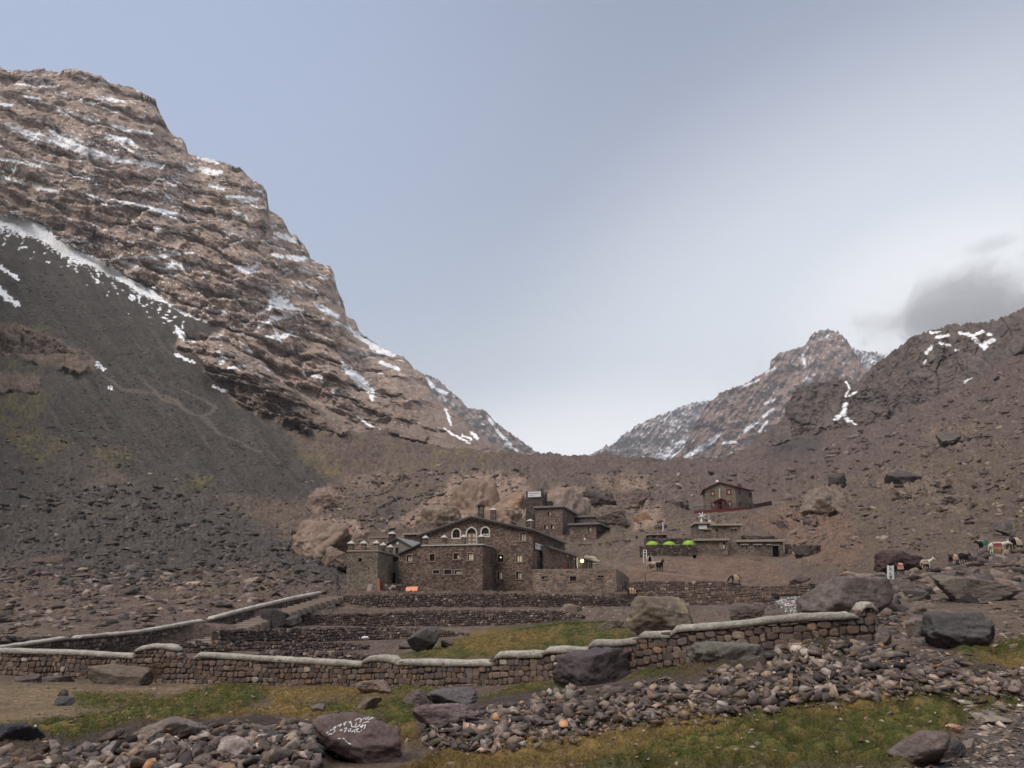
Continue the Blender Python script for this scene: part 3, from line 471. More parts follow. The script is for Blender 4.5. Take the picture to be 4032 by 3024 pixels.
# ------------------------------------------------------------------ building kit
def simple_mat(name, rgb, rough=0.8, spec=0.3, var=0.0, scale=3.0, emit=None, bmp=0.0, metal=0.0):
    m, N, L, b = new_mat(name, rough, spec); b.inputs['Metallic'].default_value = metal
    if var:
        geo = N.new('ShaderNodeNewGeometry'); c = N.new('ShaderNodeRGB'); c.outputs[0].default_value = (*rgb, 1)
        n = noise_node(N, L, geo.outputs['Position'], scale, 8, .65); L.new(vscale(N, L, c.outputs[0], maprange(N, L, n, .3, .7, 1 - var, 1 + var)), b.inputs['Base Color'])
        if bmp: L.new(bump(N, L, b, n, bmp, .05), b.inputs['Normal'])
    else: b.inputs['Base Color'].default_value = (*rgb, 1)
    if emit: b.inputs['Emission Color'].default_value = (*emit[0], 1); b.inputs['Emission Strength'].default_value = emit[1]
    return m
def masonry_mat(name, dark, light, mortar, size=0.27, flat=0.62, wash=0.35):
    """rubble masonry: voronoi stones with mortar joints, weathered by large noise"""
    m, N, L, b = new_mat(name, 0.95, 0.12)
    geo = N.new('ShaderNodeNewGeometry'); mp = N.new('ShaderNodeMapping'); mp.inputs['Scale'].default_value = (1 / size, 1 / size, 1 / (size * flat)); L.new(geo.outputs['Position'], mp.inputs[0])
    jn = N.new('ShaderNodeTexNoise'); jn.inputs['Scale'].default_value = 2.0; jn.inputs['Detail'].default_value = 3; L.new(geo.outputs['Position'], jn.inputs['Vector'])
    ad = N.new('ShaderNodeVectorMath'); ad.operation = 'MULTIPLY_ADD'; L.new(jn.outputs['Color'], ad.inputs[0]); ad.inputs[1].default_value = (.5, .5, .5); L.new(mp.outputs[0], ad.inputs[2])
    v = N.new('ShaderNodeTexVoronoi'); v.feature = 'F1'; v.inputs['Scale'].default_value = 1.0; v.inputs['Randomness'].default_value = .85; L.new(ad.outputs[0], v.inputs['Vector'])
    e = N.new('ShaderNodeTexVoronoi'); e.feature = 'DISTANCE_TO_EDGE'; e.inputs['Scale'].default_value = 1.0; e.inputs['Randomness'].default_value = .85; L.new(ad.outputs[0], e.inputs['Vector'])
    sp = N.new('ShaderNodeSeparateColor'); L.new(v.outputs['Color'], sp.inputs[0])
    rp = N.new('ShaderNodeValToRGB'); L.new(sp.outputs[0], rp.inputs[0]); r = rp.color_ramp
    r.elements[0].position = 0; r.elements[0].color = (*dark, 1); r.elements[1].position = 1; r.elements[1].color = (*light, 1)
    k = r.elements.new(.45); k.color = (*[(a * .6 + c * .4) for a, c in zip(dark, light)], 1); k = r.elements.new(.9); k.color = (*[c * 1.0 for c in light], 1)
    jm = maprange(N, L, e.outputs['Distance'], .03, .10, 1, 0)
    mx = N.new('ShaderNodeMix'); mx.data_type = 'RGBA'; L.new(jm, mx.inputs[0]); L.new(rp.outputs[0], mx.inputs[6]); mx.inputs[7].default_value = (*mortar, 1)
    w = maprange(N, L, noise_node(N, L, geo.outputs['Position'], 0.35, 6, .6), .3, .7, 1 - wash, 1 + wash)
    w2 = maprange(N, L, noise_node(N, L, geo.outputs['Position'], 7.0, 4, .6), .3, .7, .8, 1.2)
    L.new(vscale(N, L, vscale(N, L, mx.outputs[2], w), w2), b.inputs['Base Color'])
    L.new(bump(N, L, b, maprange(N, L, e.outputs['Distance'], 0, .2, 0, 1), .9, .05), b.inputs['Normal'])
    return m
masonry_mat('refuge_stone', (.066, .046, .040), (.29, .205, .168), (.16, .13, .108))
masonry_mat('tower_stone', (.10, .085, .070), (.27, .22, .175), (.23, .20, .16))
masonry_mat('annex_stone', (.12, .09, .075), (.31, .23, .18), (.23, .19, .158), size=.42)
masonry_mat('shelter_stone', (.10, .078, .066), (.28, .215, .178), (.19, .16, .134), size=.38)
masonry_mat('house_stone', (.175, .152, .118), (.235, .200, .160), (.21, .18, .145), size=.45, wash=.2)
masonry_mat('dark_stone', (.050, .040, .038), (.150, .118, .105), (.055, .045, .042), size=.4)
simple_mat('plaster_grey', (.20, .185, .155), var=.2, scale=1.5)
simple_mat('roof_sheet', (.085, .078, .078), .6, .4, var=.25, scale=.8)
simple_mat('roof_light', (.185, .180, .182), .55, .4, var=.2, scale=.8)
simple_mat('concrete_slab', (.36, .30, .245), var=.18, scale=2)
simple_mat('fascia_dark', (.045, .035, .034))
simple_mat('trim_white', (.58, .55, .52), .7, .3, var=.06)
simple_mat('trim_stone', (.26, .215, .18), var=.15)
simple_mat('cap_white', (.46, .44, .41), .9, .1, var=.14, scale=2.5)
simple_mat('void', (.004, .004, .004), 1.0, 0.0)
simple_mat('glass_dark', (.022, .018, .018), .15, .5)
simple_mat('curtain', (.55, .50, .43), var=.1, scale=6)
simple_mat('curtain_lit', (.55, .48, .38), emit=((1.0, .78, .45), .16))
simple_mat('lamp_lit', (.9, .8, .5), emit=((1.0, .88, .45), 2.5))
simple_mat('wood', (.235, .155, .085), var=.3, scale=8)
simple_mat('wood_grey', (.25, .205, .17), var=.25, scale=8)
simple_mat('red_paint', (.17, .026, .026), .6, .4, var=.15)
simple_mat('red_dark', (.085, .024, .020), .7, .3, var=.2)
simple_mat('orange_panel', (.72, .30, .17), .7, .3, var=.06)
simple_mat('salmon_panel', (.34, .12, .09), .7, .3, var=.15)
simple_mat('sign_white', (.70, .70, .72), .6, .3, var=.04)
simple_mat('sign_grey', (.30, .31, .33), .6, .3)
simple_mat('ink', (.03, .03, .035), .6, .3)
simple_mat('white_metal', (.72, .71, .70), .5, .4)
simple_mat('dark_metal', (.06, .06, .065), .5, .4)
simple_mat('tent_green', (.27, .47, .03), .6, .3, var=.05, scale=2)
simple_mat('tent_seam', (.16, .28, .03), .7, .3)
simple_mat('tarp_cream', (.52, .45, .34), .8, .2, var=.1)
simple_mat('blue_plastic', (.10, .28, .50), .5, .4)

class Frame:
    def __init__(s, O, deg):
        a = math.radians(deg); s.O = Vector(O); s.a = deg; s.d = Vector((math.cos(a), -math.sin(a), 0)); s.b = Vector((math.sin(a), math.cos(a), 0))
    def P(s, u, t, z): return Vector((s.O.x, s.O.y, 0)) + s.d * u + s.b * t + Vector((0, 0, z))
    def pix(s, px, py, t=0.0):
        """photo pixel on the vertical plane t -> (along, height)"""
        r = pt(px, py, 1.0); o = Vector((s.O.x, s.O.y, 0)) + s.b * t
        k = s.b.dot(o) / s.b.dot(Vector((r.x, r.y, 0))); p = r * k
        return s.d.dot(Vector((p.x, p.y, 0)) - o), p.z
    def rect(s, x0, y0, x1, y1, t=0.0):
        a0, z1 = s.pix(x0, y0, t); a1, z0 = s.pix(x1, y1, t); return (a0, a1, z0, z1)
    def side(s, u=0.0): return Frame(s.P(u, 0, 0), s.a - 90)
BASE = {}
class MB:
    def __init__(s): s.v = []; s.f = []; s.c = []
    def add(s, vs, fs, col=None):
        n = len(s.v); s.v += [tuple(v) for v in vs]; s.f += [tuple(i + n for i in f) for f in fs]
        if col is not None: s.c += [col] * len(vs)
        return s
    def hexa(s, p, col=None):    # p: 4 bottom, 4 top corners, both counter-clockwise
        return s.add(p, [(3, 2, 1, 0), (4, 5, 6, 7), (0, 1, 5, 4), (1, 2, 6, 5), (2, 3, 7, 6), (3, 0, 4, 7)], col)
    def box(s, F, u0, u1, t0, t1, z0, z1):
        return s.hexa([F.P(u0, t0, z0), F.P(u1, t0, z0), F.P(u1, t1, z0), F.P(u0, t1, z0), F.P(u0, t0, z1), F.P(u1, t0, z1), F.P(u1, t1, z1), F.P(u0, t1, z1)])
    def wbox(s, x0, x1, y0, y1, z0, z1):
        return s.hexa([Vector(q) for q in ((x0, y0, z0), (x1, y0, z0), (x1, y1, z0), (x0, y1, z0), (x0, y0, z1), (x1, y0, z1), (x1, y1, z1), (x0, y1, z1))])
    def bar(s, a, b, w, h=None):
        a, b = Vector(a), Vector(b); h = h or w; d = (b - a).normalized(); up = Vector((0, 0, 1)) if abs(d.z) < .9 else Vector((0, 1, 0))
        x = d.cross(up).normalized() * w / 2; y = x.cross(d).normalized() * h / 2
        return s.hexa([a - x - y, a + x - y, b + x - y, b - x - y, a - x + y, a + x + y, b + x + y, b - x + y])
    def prism(s, F, outline, t0, t1):
        """outline [(u,z)] counter-clockwise seen from the front, extruded from t0 to t1"""
        n = len(outline); vs = [F.P(u, t0, z) for u, z in outline] + [F.P(u, t1, z) for u, z in outline]
        tri = tessellate_polygon([[Vector((u, z, 0)) for u, z in outline]])
        fs = [t for t in tri] + [tuple(i + n for i in reversed(t)) for t in tri] + [(i, (i + 1) % n, (i + 1) % n + n, i + n) for i in range(n)]
        return s.add(vs, fs)
    def wall(s, F, t, outline, holes, deep=.30):
        polys = [[Vector((u, z, 0)) for u, z in outline]]; hv = []
        for h in holes:
            if len(h) == 4 and not isinstance(h[0], tuple): h = [(h[0], h[2]), (h[1], h[2]), (h[1], h[3]), (h[0], h[3])]
            hv.append(list(h)); polys.append([Vector((u, z, 0)) for u, z in h])
        flat = [p for q in polys for p in q]; tri = tessellate_polygon(polys); s.add([F.P(p.x, t, p.y) for p in flat], tri)
        for h in hv:
            n = len(h); s.add([F.P(u, t, z) for u, z in h] + [F.P(u, t + deep, z) for u, z in h], [(i, (i + 1) % n, (i + 1) % n + n, i + n) for i in range(n)])
            s.add([F.P(u, t + deep, z) for u, z in h], [tuple(range(n))])
        return s
    def build(s, name, mat, parent=None, smooth=False):
        base = BASE.get(parent.name, Vector((0, 0, 0))) if parent else Vector((0, 0, 0))
        me = bpy.data.meshes.new(name); me.from_pydata([tuple(Vector(v) - base) for v in s.v], [], s.f); me.materials.append(MAT[mat]); me.update()
        if s.c:
            a = me.color_attributes.new('Col', 'FLOAT_COLOR', 'POINT')
            for i, c in enumerate(s.c): a.data[i].color = (*c, 1)
        bm = bmesh.new(); bm.from_mesh(me)
        if len(bm.faces) < 40000: bmesh.ops.recalc_face_normals(bm, faces=bm.faces); bm.to_mesh(me)
        bm.free()
        if smooth: me.polygons.foreach_set('use_smooth', [True] * len(me.polygons))
        o = link(name, me, parent)
        if parent: BASE[o.name] = base
        return o
def thing(name, label, cat, loc, group=None):
    o = bpy.data.objects.new(name, None); COL.objects.link(o); o.location = loc; o.empty_display_size = .2; tag(o, label, cat, group); BASE[o.name] = Vector(loc); return o
def window(F, r, parent, t=0.0, trim='trim_stone', pane='curtain', tw=.10, deep=.22, sill=True, bars=1, cover=None):
    """trim round the opening, a dark sash frame with a mullion, and panes behind it"""
    u0, u1, z0, z1 = r; m = MB()
    m.box(F, u0 - tw, u1 + tw, t - .05, t + .05, z1, z1 + tw); m.box(F, u0 - tw, u0, t - .05, t + .05, z0, z1); m.box(F, u1, u1 + tw, t - .05, t + .05, z0, z1)
    m.box(F, u0 - tw * 1.3, u1 + tw * 1.3, t - .09, t + .05, z0 - tw, z0)
    w = m.build('window', trim, parent); k = .05; s = MB()
    s.box(F, u0, u0 + k, t + .10, t + .16, z0, z1); s.box(F, u1 - k, u1, t + .10, t + .16, z0, z1); s.box(F, u0 + k, u1 - k, t + .10, t + .16, z0, z0 + k); s.box(F, u0 + k, u1 - k, t + .10, t + .16, z1 - k, z1)
    for i in range(bars):
        c = u0 + (u1 - u0) * (i + 1) / (bars + 1); s.box(F, c - .025, c + .025, t + .095, t + .155, z0 + k, z1 - k)
    s.build('sash', 'red_dark' if trim != 'red_paint' else 'red_paint', w)
    MB().box(F, u0 + k, u1 - k, t + .17, t + .18, z0 + k, z1 - k).build('pane', 'glass_dark', w)
    if pane:
        a, b = cover or (.15, .95); MB().box(F, u0 + k + (u1 - u0 - 2 * k) * a, u0 + k + (u1 - u0 - 2 * k) * b, t + .155, t + .168, z0 + .06, z1 - .10).build('curtain', pane, w)
    return w
def arch_pts(u0, u1, z0, z1, point=False, n=12):
    r = (u1 - u0) / 2; zc = z1 - r * (1.05 if point else 1.0); o = [(u0, z0), (u1, z0)]
    for i in range(n + 1):
        a = math.pi * i / n; z = zc + r * math.sin(a) + (r * .12 * max(0, 1 - abs(a - math.pi / 2) * 3) if point else 0); o.append(((u0 + u1) / 2 + r * math.cos(a), z))
    return o
def ring(F, outer, inner, t0, t1, parent, name, mat):
    m = MB(); n = len(outer)
    vs = [F.P(u, t0, z) for u, z in outer] + [F.P(u, t0, z) for u, z in inner] + [F.P(u, t1, z) for u, z in outer] + [F.P(u, t1, z) for u, z in inner]; fs = []
    for i in range(n):
        j = (i + 1) % n; fs += [(i, j, n + j, n + i), (i, 2 * n + i, 2 * n + j, j), (n + i, n + j, 3 * n + j, 3 * n + i)]
    return m.add(vs, fs).build(name, mat, parent)
def box_shell(m, F, u0, u1, z0, ztop, depth, zback=None):
    """left, right, back walls behind a front wall; ztop at front, zback at back"""
    zb = zback if zback is not None else ztop
    for u in (u0, u1): m.add([F.P(u, 0, z0), F.P(u, depth, z0), F.P(u, depth, zb), F.P(u, 0, ztop)], [(0, 1, 2, 3)])
    m.add([F.P(u0, depth, z0), F.P(u1, depth, z0), F.P(u1, depth, zb), F.P(u0, depth, zb)], [(0, 1, 2, 3)]); return m
def chimney(F, u0, u1, t, z0, z1, parent, cap='flat', mat='refuge_stone'):
    w = u1 - u0; m = MB(); m.box(F, u0, u1, t, t + w, z0, z1); c = m.build('chimney', mat, parent); k = MB()
    if cap == 'flat': k.box(F, u0 - .08, u1 + .08, t - .08, t + w + .08, z1 + .25, z1 + .37); k.box(F, u0, u0 + .1, t, t + w, z1, z1 + .25); k.box(F, u1 - .1, u1, t, t + w, z1, z1 + .25)
    else: pyramid(k, F, (u0 + u1) / 2, t + w / 2, z1, w * .62, .35)
    k.build('cap', 'fascia_dark' if cap == 'flat' else 'cap_white', c); return c
def pyramid(m, F, u, t, z, r, h):
    m.add([F.P(u - r, t - r, z), F.P(u + r, t - r, z), F.P(u + r, t + r, z), F.P(u - r, t + r, z), F.P(u - r, t - r, z + h * .18), F.P(u + r, t - r, z + h * .18), F.P(u + r, t + r, z + h * .18), F.P(u - r, t + r, z + h * .18), F.P(u, t, z + h)],
          [(3, 2, 1, 0), (0, 1, 5, 4), (1, 2, 6, 5), (2, 3, 7, 6), (3, 0, 4, 7), (4, 5, 8), (5, 6, 8), (6, 7, 8), (7, 4, 8)])
def post(F, u, t, z0, z1, w, parent, mat='refuge_stone'):
    p = MB().box(F, u - w / 2, u + w / 2, t - w / 2, t + w / 2, z0, z1).build('post', mat, parent); k = MB(); pyramid(k, F, u, t, z1, w * .72, .42); k.build('cap', 'cap_white', p); return p
def rails(F, pts, z0, z1, parent, rng, n=3):
    for (u0, t0), (u1, t1) in pts:
        for i in range(n):
            z = z0 + (z1 - z0) * (i + .6) / n; j = [rng.uniform(-.05, .05) for _ in range(2)]; MB().bar(F.P(u0, t0, z + j[0]), F.P(u1, t1, z + j[1]), .09).build('rail', 'wood_grey', parent)
rng = random.Random(3)

# ------------------------------------------------------------------ the large refuge
def refuge():
    G = Frame(pt(2098, 2335, 99.1), 14); base = G.P(0, 0, 1.0); R = thing('mountain_refuge', 'large brown stone refuge with a gabled roof and three white arched openings above a balcony', 'refuge', base)
    z0 = .3
    gu = [G.pix(x, y) for x, y in ((2099, 2089), (1944, 2057), (1859, 2037), (1654, 2110))]
    left = gu[3][0]; depth = 23.0
    wins = [((2049, 2099, 2073, 2130), 'curtain', (.1, .9), 'trim_stone'), ((1960, 2184, 1983, 2214), None, None, 'trim_stone'), ((2033, 2184, 2056, 2213), 'curtain_lit', (.1, .95), 'trim_stone'),
            ((1958, 2252, 1980, 2280), 'curtain_lit', (.35, .85), 'trim_stone'), ((2032, 2251, 2054, 2280), 'curtain', (.3, .95), 'trim_stone')]
    rects = [G.rect(*w[0]) for w in wins]
    A1, A2, A3 = G.rect(1783, 2084, 1811, 2117), G.rect(1839, 2080, 1874, 2148), G.rect(1897, 2078, 1925, 2110)
    arches = [arch_pts(*A1), arch_pts(*A2, point=True), arch_pts(*A3)]
    out = [(left, z0), (0, z0), (0, gu[0][1]), gu[1], gu[2], gu[3]]
    m = MB().wall(G, 0, out, rects + arches); m.add([G.P(left, 0, z0), G.P(left, depth, z0), G.P(left, depth, gu[3][1]), G.P(left, 0, gu[3][1])], [(0, 1, 2, 3)])
    m.add([G.P(u, depth, z) for u, z in out], [tuple(range(6))])
    S = G.side(0.0)
    srect = [S.rect(2114, 2187, 2122, 2232), S.rect(2139, 2196, 2147, 2228), S.rect(2123, 2112, 2127, 2140), S.rect(2130, 2114, 2134, 2142), S.rect(2183, 2137, 2188, 2158), S.rect(2195, 2141, 2200, 2162)]
    m.wall(S, 0, [(0, z0), (depth, z0), (depth, gu[0][1]), (0, gu[0][1])], srect); m.build('wall', 'refuge_stone', R)
    for w, r in zip(wins, rects): window(G, r, R, pane=w[1], cover=w[2], trim=w[3])
    MB().box(G, *(lambda r: (r[0] + .3, r[0] + .42, .08, .14, r[3] - .4, r[3] - .28))(rects[1])).build('ceiling_lamp', 'lamp_lit', R)
    for i, r in enumerate(srect): window(S, r, R, pane='curtain' if i > 3 else None, tw=.08, bars=0)
    for i, (r, a) in enumerate(zip((A1, A2, A3), arches)):
        u0, u1, q0, q1 = r; o = arch_pts(u0 - .16, u1 + .16, q0 - (.16 if i != 1 else 0), q1 + .17, point=(i == 1)); w = ring(G, o, a, -.06, .04, R, 'arched_door' if i == 1 else 'arched_window', 'trim_white')
        MB().prism(G, [(x, z) for x, z in a], .15, .17).build('pane', 'glass_dark', w)
        zc = q1 - (u1 - u0) * .52
        if i == 1:
            d = MB(); c = (u0 + u1) / 2
            for a0, a1 in ((u0 + .03, c - .02), (c + .02, u1 - .03)):
                d.box(G, a0, a0 + .1, .06, .12, q0, zc); d.box(G, a1 - .1, a1, .06, .12, q0, zc)
                for k in range(4): z = q0 + (zc - q0 - .1) * k / 3; d.box(G, a0 + .1, a1 - .1, .06, .12, z, z + .1)
            d.build('door_leaf', 'wood', w); MB().box(G, u0 + .08, u1 - .08, .13, .14, q0 + .1, zc - .05).build('curtain', 'curtain', w)
        else:
            d = MB(); c = (u0 + u1) / 2; d.box(G, u0, u1, .08, .14, zc - .03, zc + .04); d.box(G, c - .03, c + .03, .08, .14, q0, zc - .03); d.build('sash', 'red_dark', w)
            if i == 2: MB().box(G, u0 + .1, u1 - .1, .14, .145, q0 + .08, zc - .25).build('curtain', 'curtain', w)
    # roof: two pitches, overhanging
    def pitch(a, b, name='roof', t0=-.45, t1=depth + .4, th=.2, mat='roof_light'):
        return MB().prism(G, [(a[0], a[1]), (b[0], b[1]), (b[0], b[1] + th), (a[0], a[1] + th)], t0, t1).build(name, mat, R)
    sl = lambda p, q, k: (q[0] + (q[0] - p[0]) * k, q[1] + (q[1] - p[1]) * k)
    e = sl(gu[2], gu[0], .05); rl = sl(gu[2], gu[3], .04)
    pitch(rl, gu[2]); pitch(gu[2], e)
    for a, b in ((rl, gu[2]), (gu[2], e)): MB().prism(G, [(a[0], a[1] - .14), (b[0], b[1] - .14), (b[0], b[1] + .10), (a[0], a[1] + .10)], -.5, -.42).build('fascia', 'fascia_dark', R)
    for r, t, cap in (((1881, 1999, 1901, 2039), 3.5, 'flat'), ((1930, 2009, 1949, 2054), 1.0, 'cap'), ((2076, 2052, 2096, 2094), 5.0, 'cap')):
        q = G.rect(*r, t=t); chimney(G, q[0], q[1], t, q[2] - .8, q[3], R, cap)
    # projecting block with the balcony
    B = Frame(pt(1899, 2328, 95.0), 14); bw = [((1603, 2186, 1623, 2212), 'curtain', (.1, .9)), ((1693, 2182, 1711, 2209), None, None), ((1787, 2179, 1811, 2202), 'curtain', (.45, .9)), ((1843, 2178, 1863, 2206), 'curtain_lit', (.05, .95)),
         ((1706, 2246, 1730, 2258), None, None), ((1750, 2244, 1777, 2261), None, None), ((1791, 2245, 1817, 2260), 'curtain', (.1, .95))]
    br = [B.rect(*w[0]) for w in bw]; lz = B.pix(1575, 2185); l2 = B.pix(1651, 2147); zt = B.pix(1800, 2148)[1]
    bo = [(lz[0], z0), (0, z0), (0, zt), (l2[0] + .35, zt), l2, lz]
    m = MB().wall(B, 0, bo, br); m.add([B.P(0, 0, z0), B.P(0, 6, z0), B.P(0, 6, zt), B.P(0, 0, zt)], [(0, 1, 2, 3)]); m.add([B.P(lz[0], 0, z0), B.P(lz[0], 6, z0), B.P(lz[0], 6, lz[1]), B.P(lz[0], 0, lz[1])], [(0, 1, 2, 3)]); m.build('wall', 'refuge_stone', R)
    for w, r in zip(bw, br): window(B, r, R, pane=w[1], cover=w[2], tw=.12, bars=1 if r[3] - r[2] > .7 else 0)
    MB().box(B, l2[0] + .2, .14, -.14, 5.2, zt, zt + .16).build('balcony_floor', 'cap_white', R)
    MB().prism(B, [(lz[0] - .3, lz[1]), (l2[0] + .2, l2[1] + .1), (l2[0] + .2, l2[1] + .24), (lz[0] - .3, lz[1] + .14)], -.3, 6).build('roof', 'roof_sheet', R)
    us = [B.pix(x, 2140)[0] for x in (1673, 1747, 1824, 1893)]; zp = B.pix(1750, 2118)[1]
    for u in us: post(B, u, .2, zt + .16, zp, .5, R)
    rails(B, [((us[i] + .25, .2), (us[i + 1] - .25, .2)) for i in range(3)] + [((-.22, .5), (-.1, 5.0))], zt + .2, zp - .1, R, rng)
    rb = R
    # grey plaster bay between block and tower
    C = Frame(B.P(lz[0], 1.2, 0), 14); cl = C.pix(1528, 2250)[0]; ct = C.pix(1550, 2187)[1]; q = [C.rect(1534, 2192, 1569, 2212), C.rect(1534, 2254, 1557, 2309)]
    MB().wall(C, 0, [(cl, z0), (0, z0), (0, ct), (cl, ct)], q, deep=.35).build('wall', 'plaster_grey', R)
    window(C, q[0], R, pane=None, bars=1); d = MB(); u0, u1, q0, q1 = q[1]; d.box(C, u0 - .1, u0, -.05, .03, q0, q1); d.box(C, u1, u1 + .1, -.05, .03, q0, q1); d.box(C, u0 - .1, u1 + .1, -.05, .03, q1, q1 + .1)
    dd = d.build('doorway', 'trim_stone', R); MB().box(C, u0, u1, .3, .33, q0, q1).build('dark_opening', 'void', dd)
    MB().box(C, cl, .1, -.1, 4, ct, ct + .15).build('terrace_floor', 'concrete_slab', R)
    # side wing stepping down behind
    p1 = pt(2155, 2157, 104.0); p2 = pt(2332, 2213, 118.0); v = p2 - p1; L = Frame(p1, math.degrees(math.atan2(-v.y, v.x))); ln = math.hypot(v.x, v.y); zf = 3.4
    q = [L.rect(2220, 2212, 2241, 2243), L.rect(2280, 2214, 2288, 2243), L.rect(2317, 2217, 2324, 2243)]
    m = MB().wall(L, 0, [(-1.5, zf), (ln, zf), (ln, p2.z), (0, p1.z), (-1.5, p1.z + .1)], q); m.add([L.P(ln, 0, zf), L.P(ln, 7, zf), L.P(ln, 7, p2.z), L.P(ln, 0, p2.z)], [(0, 1, 2, 3)]); m.build('wall', 'refuge_stone', R)
    MB().prism(L, [(-.3, p1.z + .05), (ln + .6, p2.z - .12), (ln + .6, p2.z + .1), (-.3, p1.z + .27)], -.4, 7).build('roof', 'roof_light', R)
    for k, (r, mt) in enumerate(zip(q, ('red_paint', 'wood', 'glass_dark'))):
        d = MB(); d.box(L, r[0] - .1, r[0], -.05, .03, r[2], r[3]); d.box(L, r[1], r[1] + .1, -.05, .03, r[2], r[3]); d.box(L, r[0] - .1, r[1] + .1, -.05, .03, r[3], r[3] + .1)
        dd = d.build('door', 'trim_white' if k == 2 else 'trim_stone', R); lf = MB().box(L, r[0], r[1], .08, .12, r[2], r[3])
        lf.build('door_leaf', mt, dd)
    return G, S, B, C, L, R
G, S_, B_, C_, L_, REF = refuge()

def signboard(F, r, label, t=-.12, rows=((.62, .80), (.30, .45)), blocks=(), name='sign', shape=None, post_h=None):
    u0, u1, z0, z1 = r; o = thing(name, label, 'sign', F.P((u0 + u1) / 2, t, z0))
    MB().box(F, u0, u1, t, t + .06, z0, z1).build('panel', 'sign_white', o)
    m = MB(); k = .05; m.box(F, u0 - k, u1 + k, t - .01, t + .08, z1, z1 + k); m.box(F, u0 - k, u1 + k, t - .01, t + .08, z0 - k, z0); m.box(F, u0 - k, u0, t - .01, t + .08, z0, z1); m.box(F, u1, u1 + k, t - .01, t + .08, z0, z1); m.build('frame', 'dark_metal', o)
    w = u1 - u0; h = z1 - z0
    for (a, b, x0, x1) in rows_of(rows): 
        m = MB(); x = x0
        while x < x1:
            l = rng.uniform(.012, .03); m.box(F, u0 + w * x, u0 + w * min(x + l, x1), t - .012, t - .002, z0 + h * a, z0 + h * (a + (b - a) * rng.uniform(.6, 1))); x += l + .012
        m.build('lettering', 'sign_grey', o)
    for (a, b, x0, x1, mt) in blocks: MB().box(F, u0 + w * x0, u0 + w * x1, t - .012, t - .002, z0 + h * a, z0 + h * b).build('picture', mt, o)
    return o
def rows_of(rows): return [(r + (.06, .94))[:4] if len(r) == 2 else r for r in rows]
q = S_.rect(2103, 2137, 2137, 2167); q = (q[0], q[1], q[2] + .0, q[3])
zs = (S_.pix(2103, 2136)[1] + S_.pix(2137, 2149)[1]) / 2; zb = (S_.pix(2102, 2161)[1] + S_.pix(2135, 2169)[1]) / 2
signboard(S_, (q[0], q[1], zb, zs), 'white framed signboard with two dark pictures on the side wall of the large refuge', t=-.15, rows=((.7, .76, .32, .62), (.6, .64, .3, .6), (.5, .54, .32, .62), (.38, .42, .3, .6)), blocks=((.3, .78, .08, .22, 'sign_grey'), (.25, .8, .68, .80, 'ink'), (.4, .8, .86, .93, 'ink')))
# oval sign and lit lamp by the side wing
def oval_sign():
    u, z = L_.pix(2270, 2215); n = 20; o = thing('oval_sign', 'white oval sign with a dark mark hanging beside the lit wall lamp', 'sign', L_.P(u, -.1, z - 1)); R = (.42, 1.05)
    a = [(u + R[0] * math.cos(i * math.tau / n), z + R[1] * math.sin(i * math.tau / n)) for i in range(n)]; b = [(u + .82 * R[0] * math.cos(i * math.tau / n), z + .88 * R[1] * math.sin(i * math.tau / n)) for i in range(n)]
    MB().prism(L_, b, -.12, -.04).build('panel', 'sign_white', o); ring(L_, a, b, -.15, -.02, o, 'rim', 'ink'); MB().box(L_, u - .07, u + .10, -.14, -.125, z - .1, z + .38).build('emblem', 'sign_grey', o)
oval_sign()
def wall_lamp():
    u, z = L_.pix(2283, 2209); p = L_.P(u, -.35, z); o = thing('wall_lamp', 'round lit wall lamp glowing yellow above a doorway of the side wing', 'lamp', p)
    bm = bmesh.new(); bmesh.ops.create_uvsphere(bm, u_segments=16, v_segments=10, radius=.26); me = bpy.data.meshes.new('globe'); bm.to_mesh(me); bm.free(); me.materials.append(MAT['lamp_lit']); link('globe', me, o)
    MB().bar(L_.P(u, -.3, z + .2), L_.P(u, .02, z + .25), .06).build('bracket', 'dark_metal', o)
    ld = bpy.data.lights.new('lamp_light', 'POINT'); ld.energy = 35; ld.color = (1, .82, .42); ld.shadow_soft_size = .3; l = bpy.data.objects.new('lamp_light', ld); COL.objects.link(l); l.parent = o; l.location = (0.5, -.7, -.1)
wall_lamp()
def white_lamp(F, px, py, t, label):
    u, z = F.pix(px, py, t); o = thing('wall_lamp', label, 'lamp', F.P(u, t - .1, z)); MB().box(F, u - .12, u + .12, t - .16, t - .08, z - .12, z + .1).build('housing', 'white_metal', o); MB().box(F, u - .05, u + .05, t - .08, t + .02, z - .05, z + .03).build('bracket', 'dark_metal', o)
white_lamp(L_, 2232, 2190, 0, 'small unlit white lamp high on the side wing, above the red door')
white_lamp(L_, 2258, 2201, 0, 'small pale lamp on the side wing just left of the oval sign')

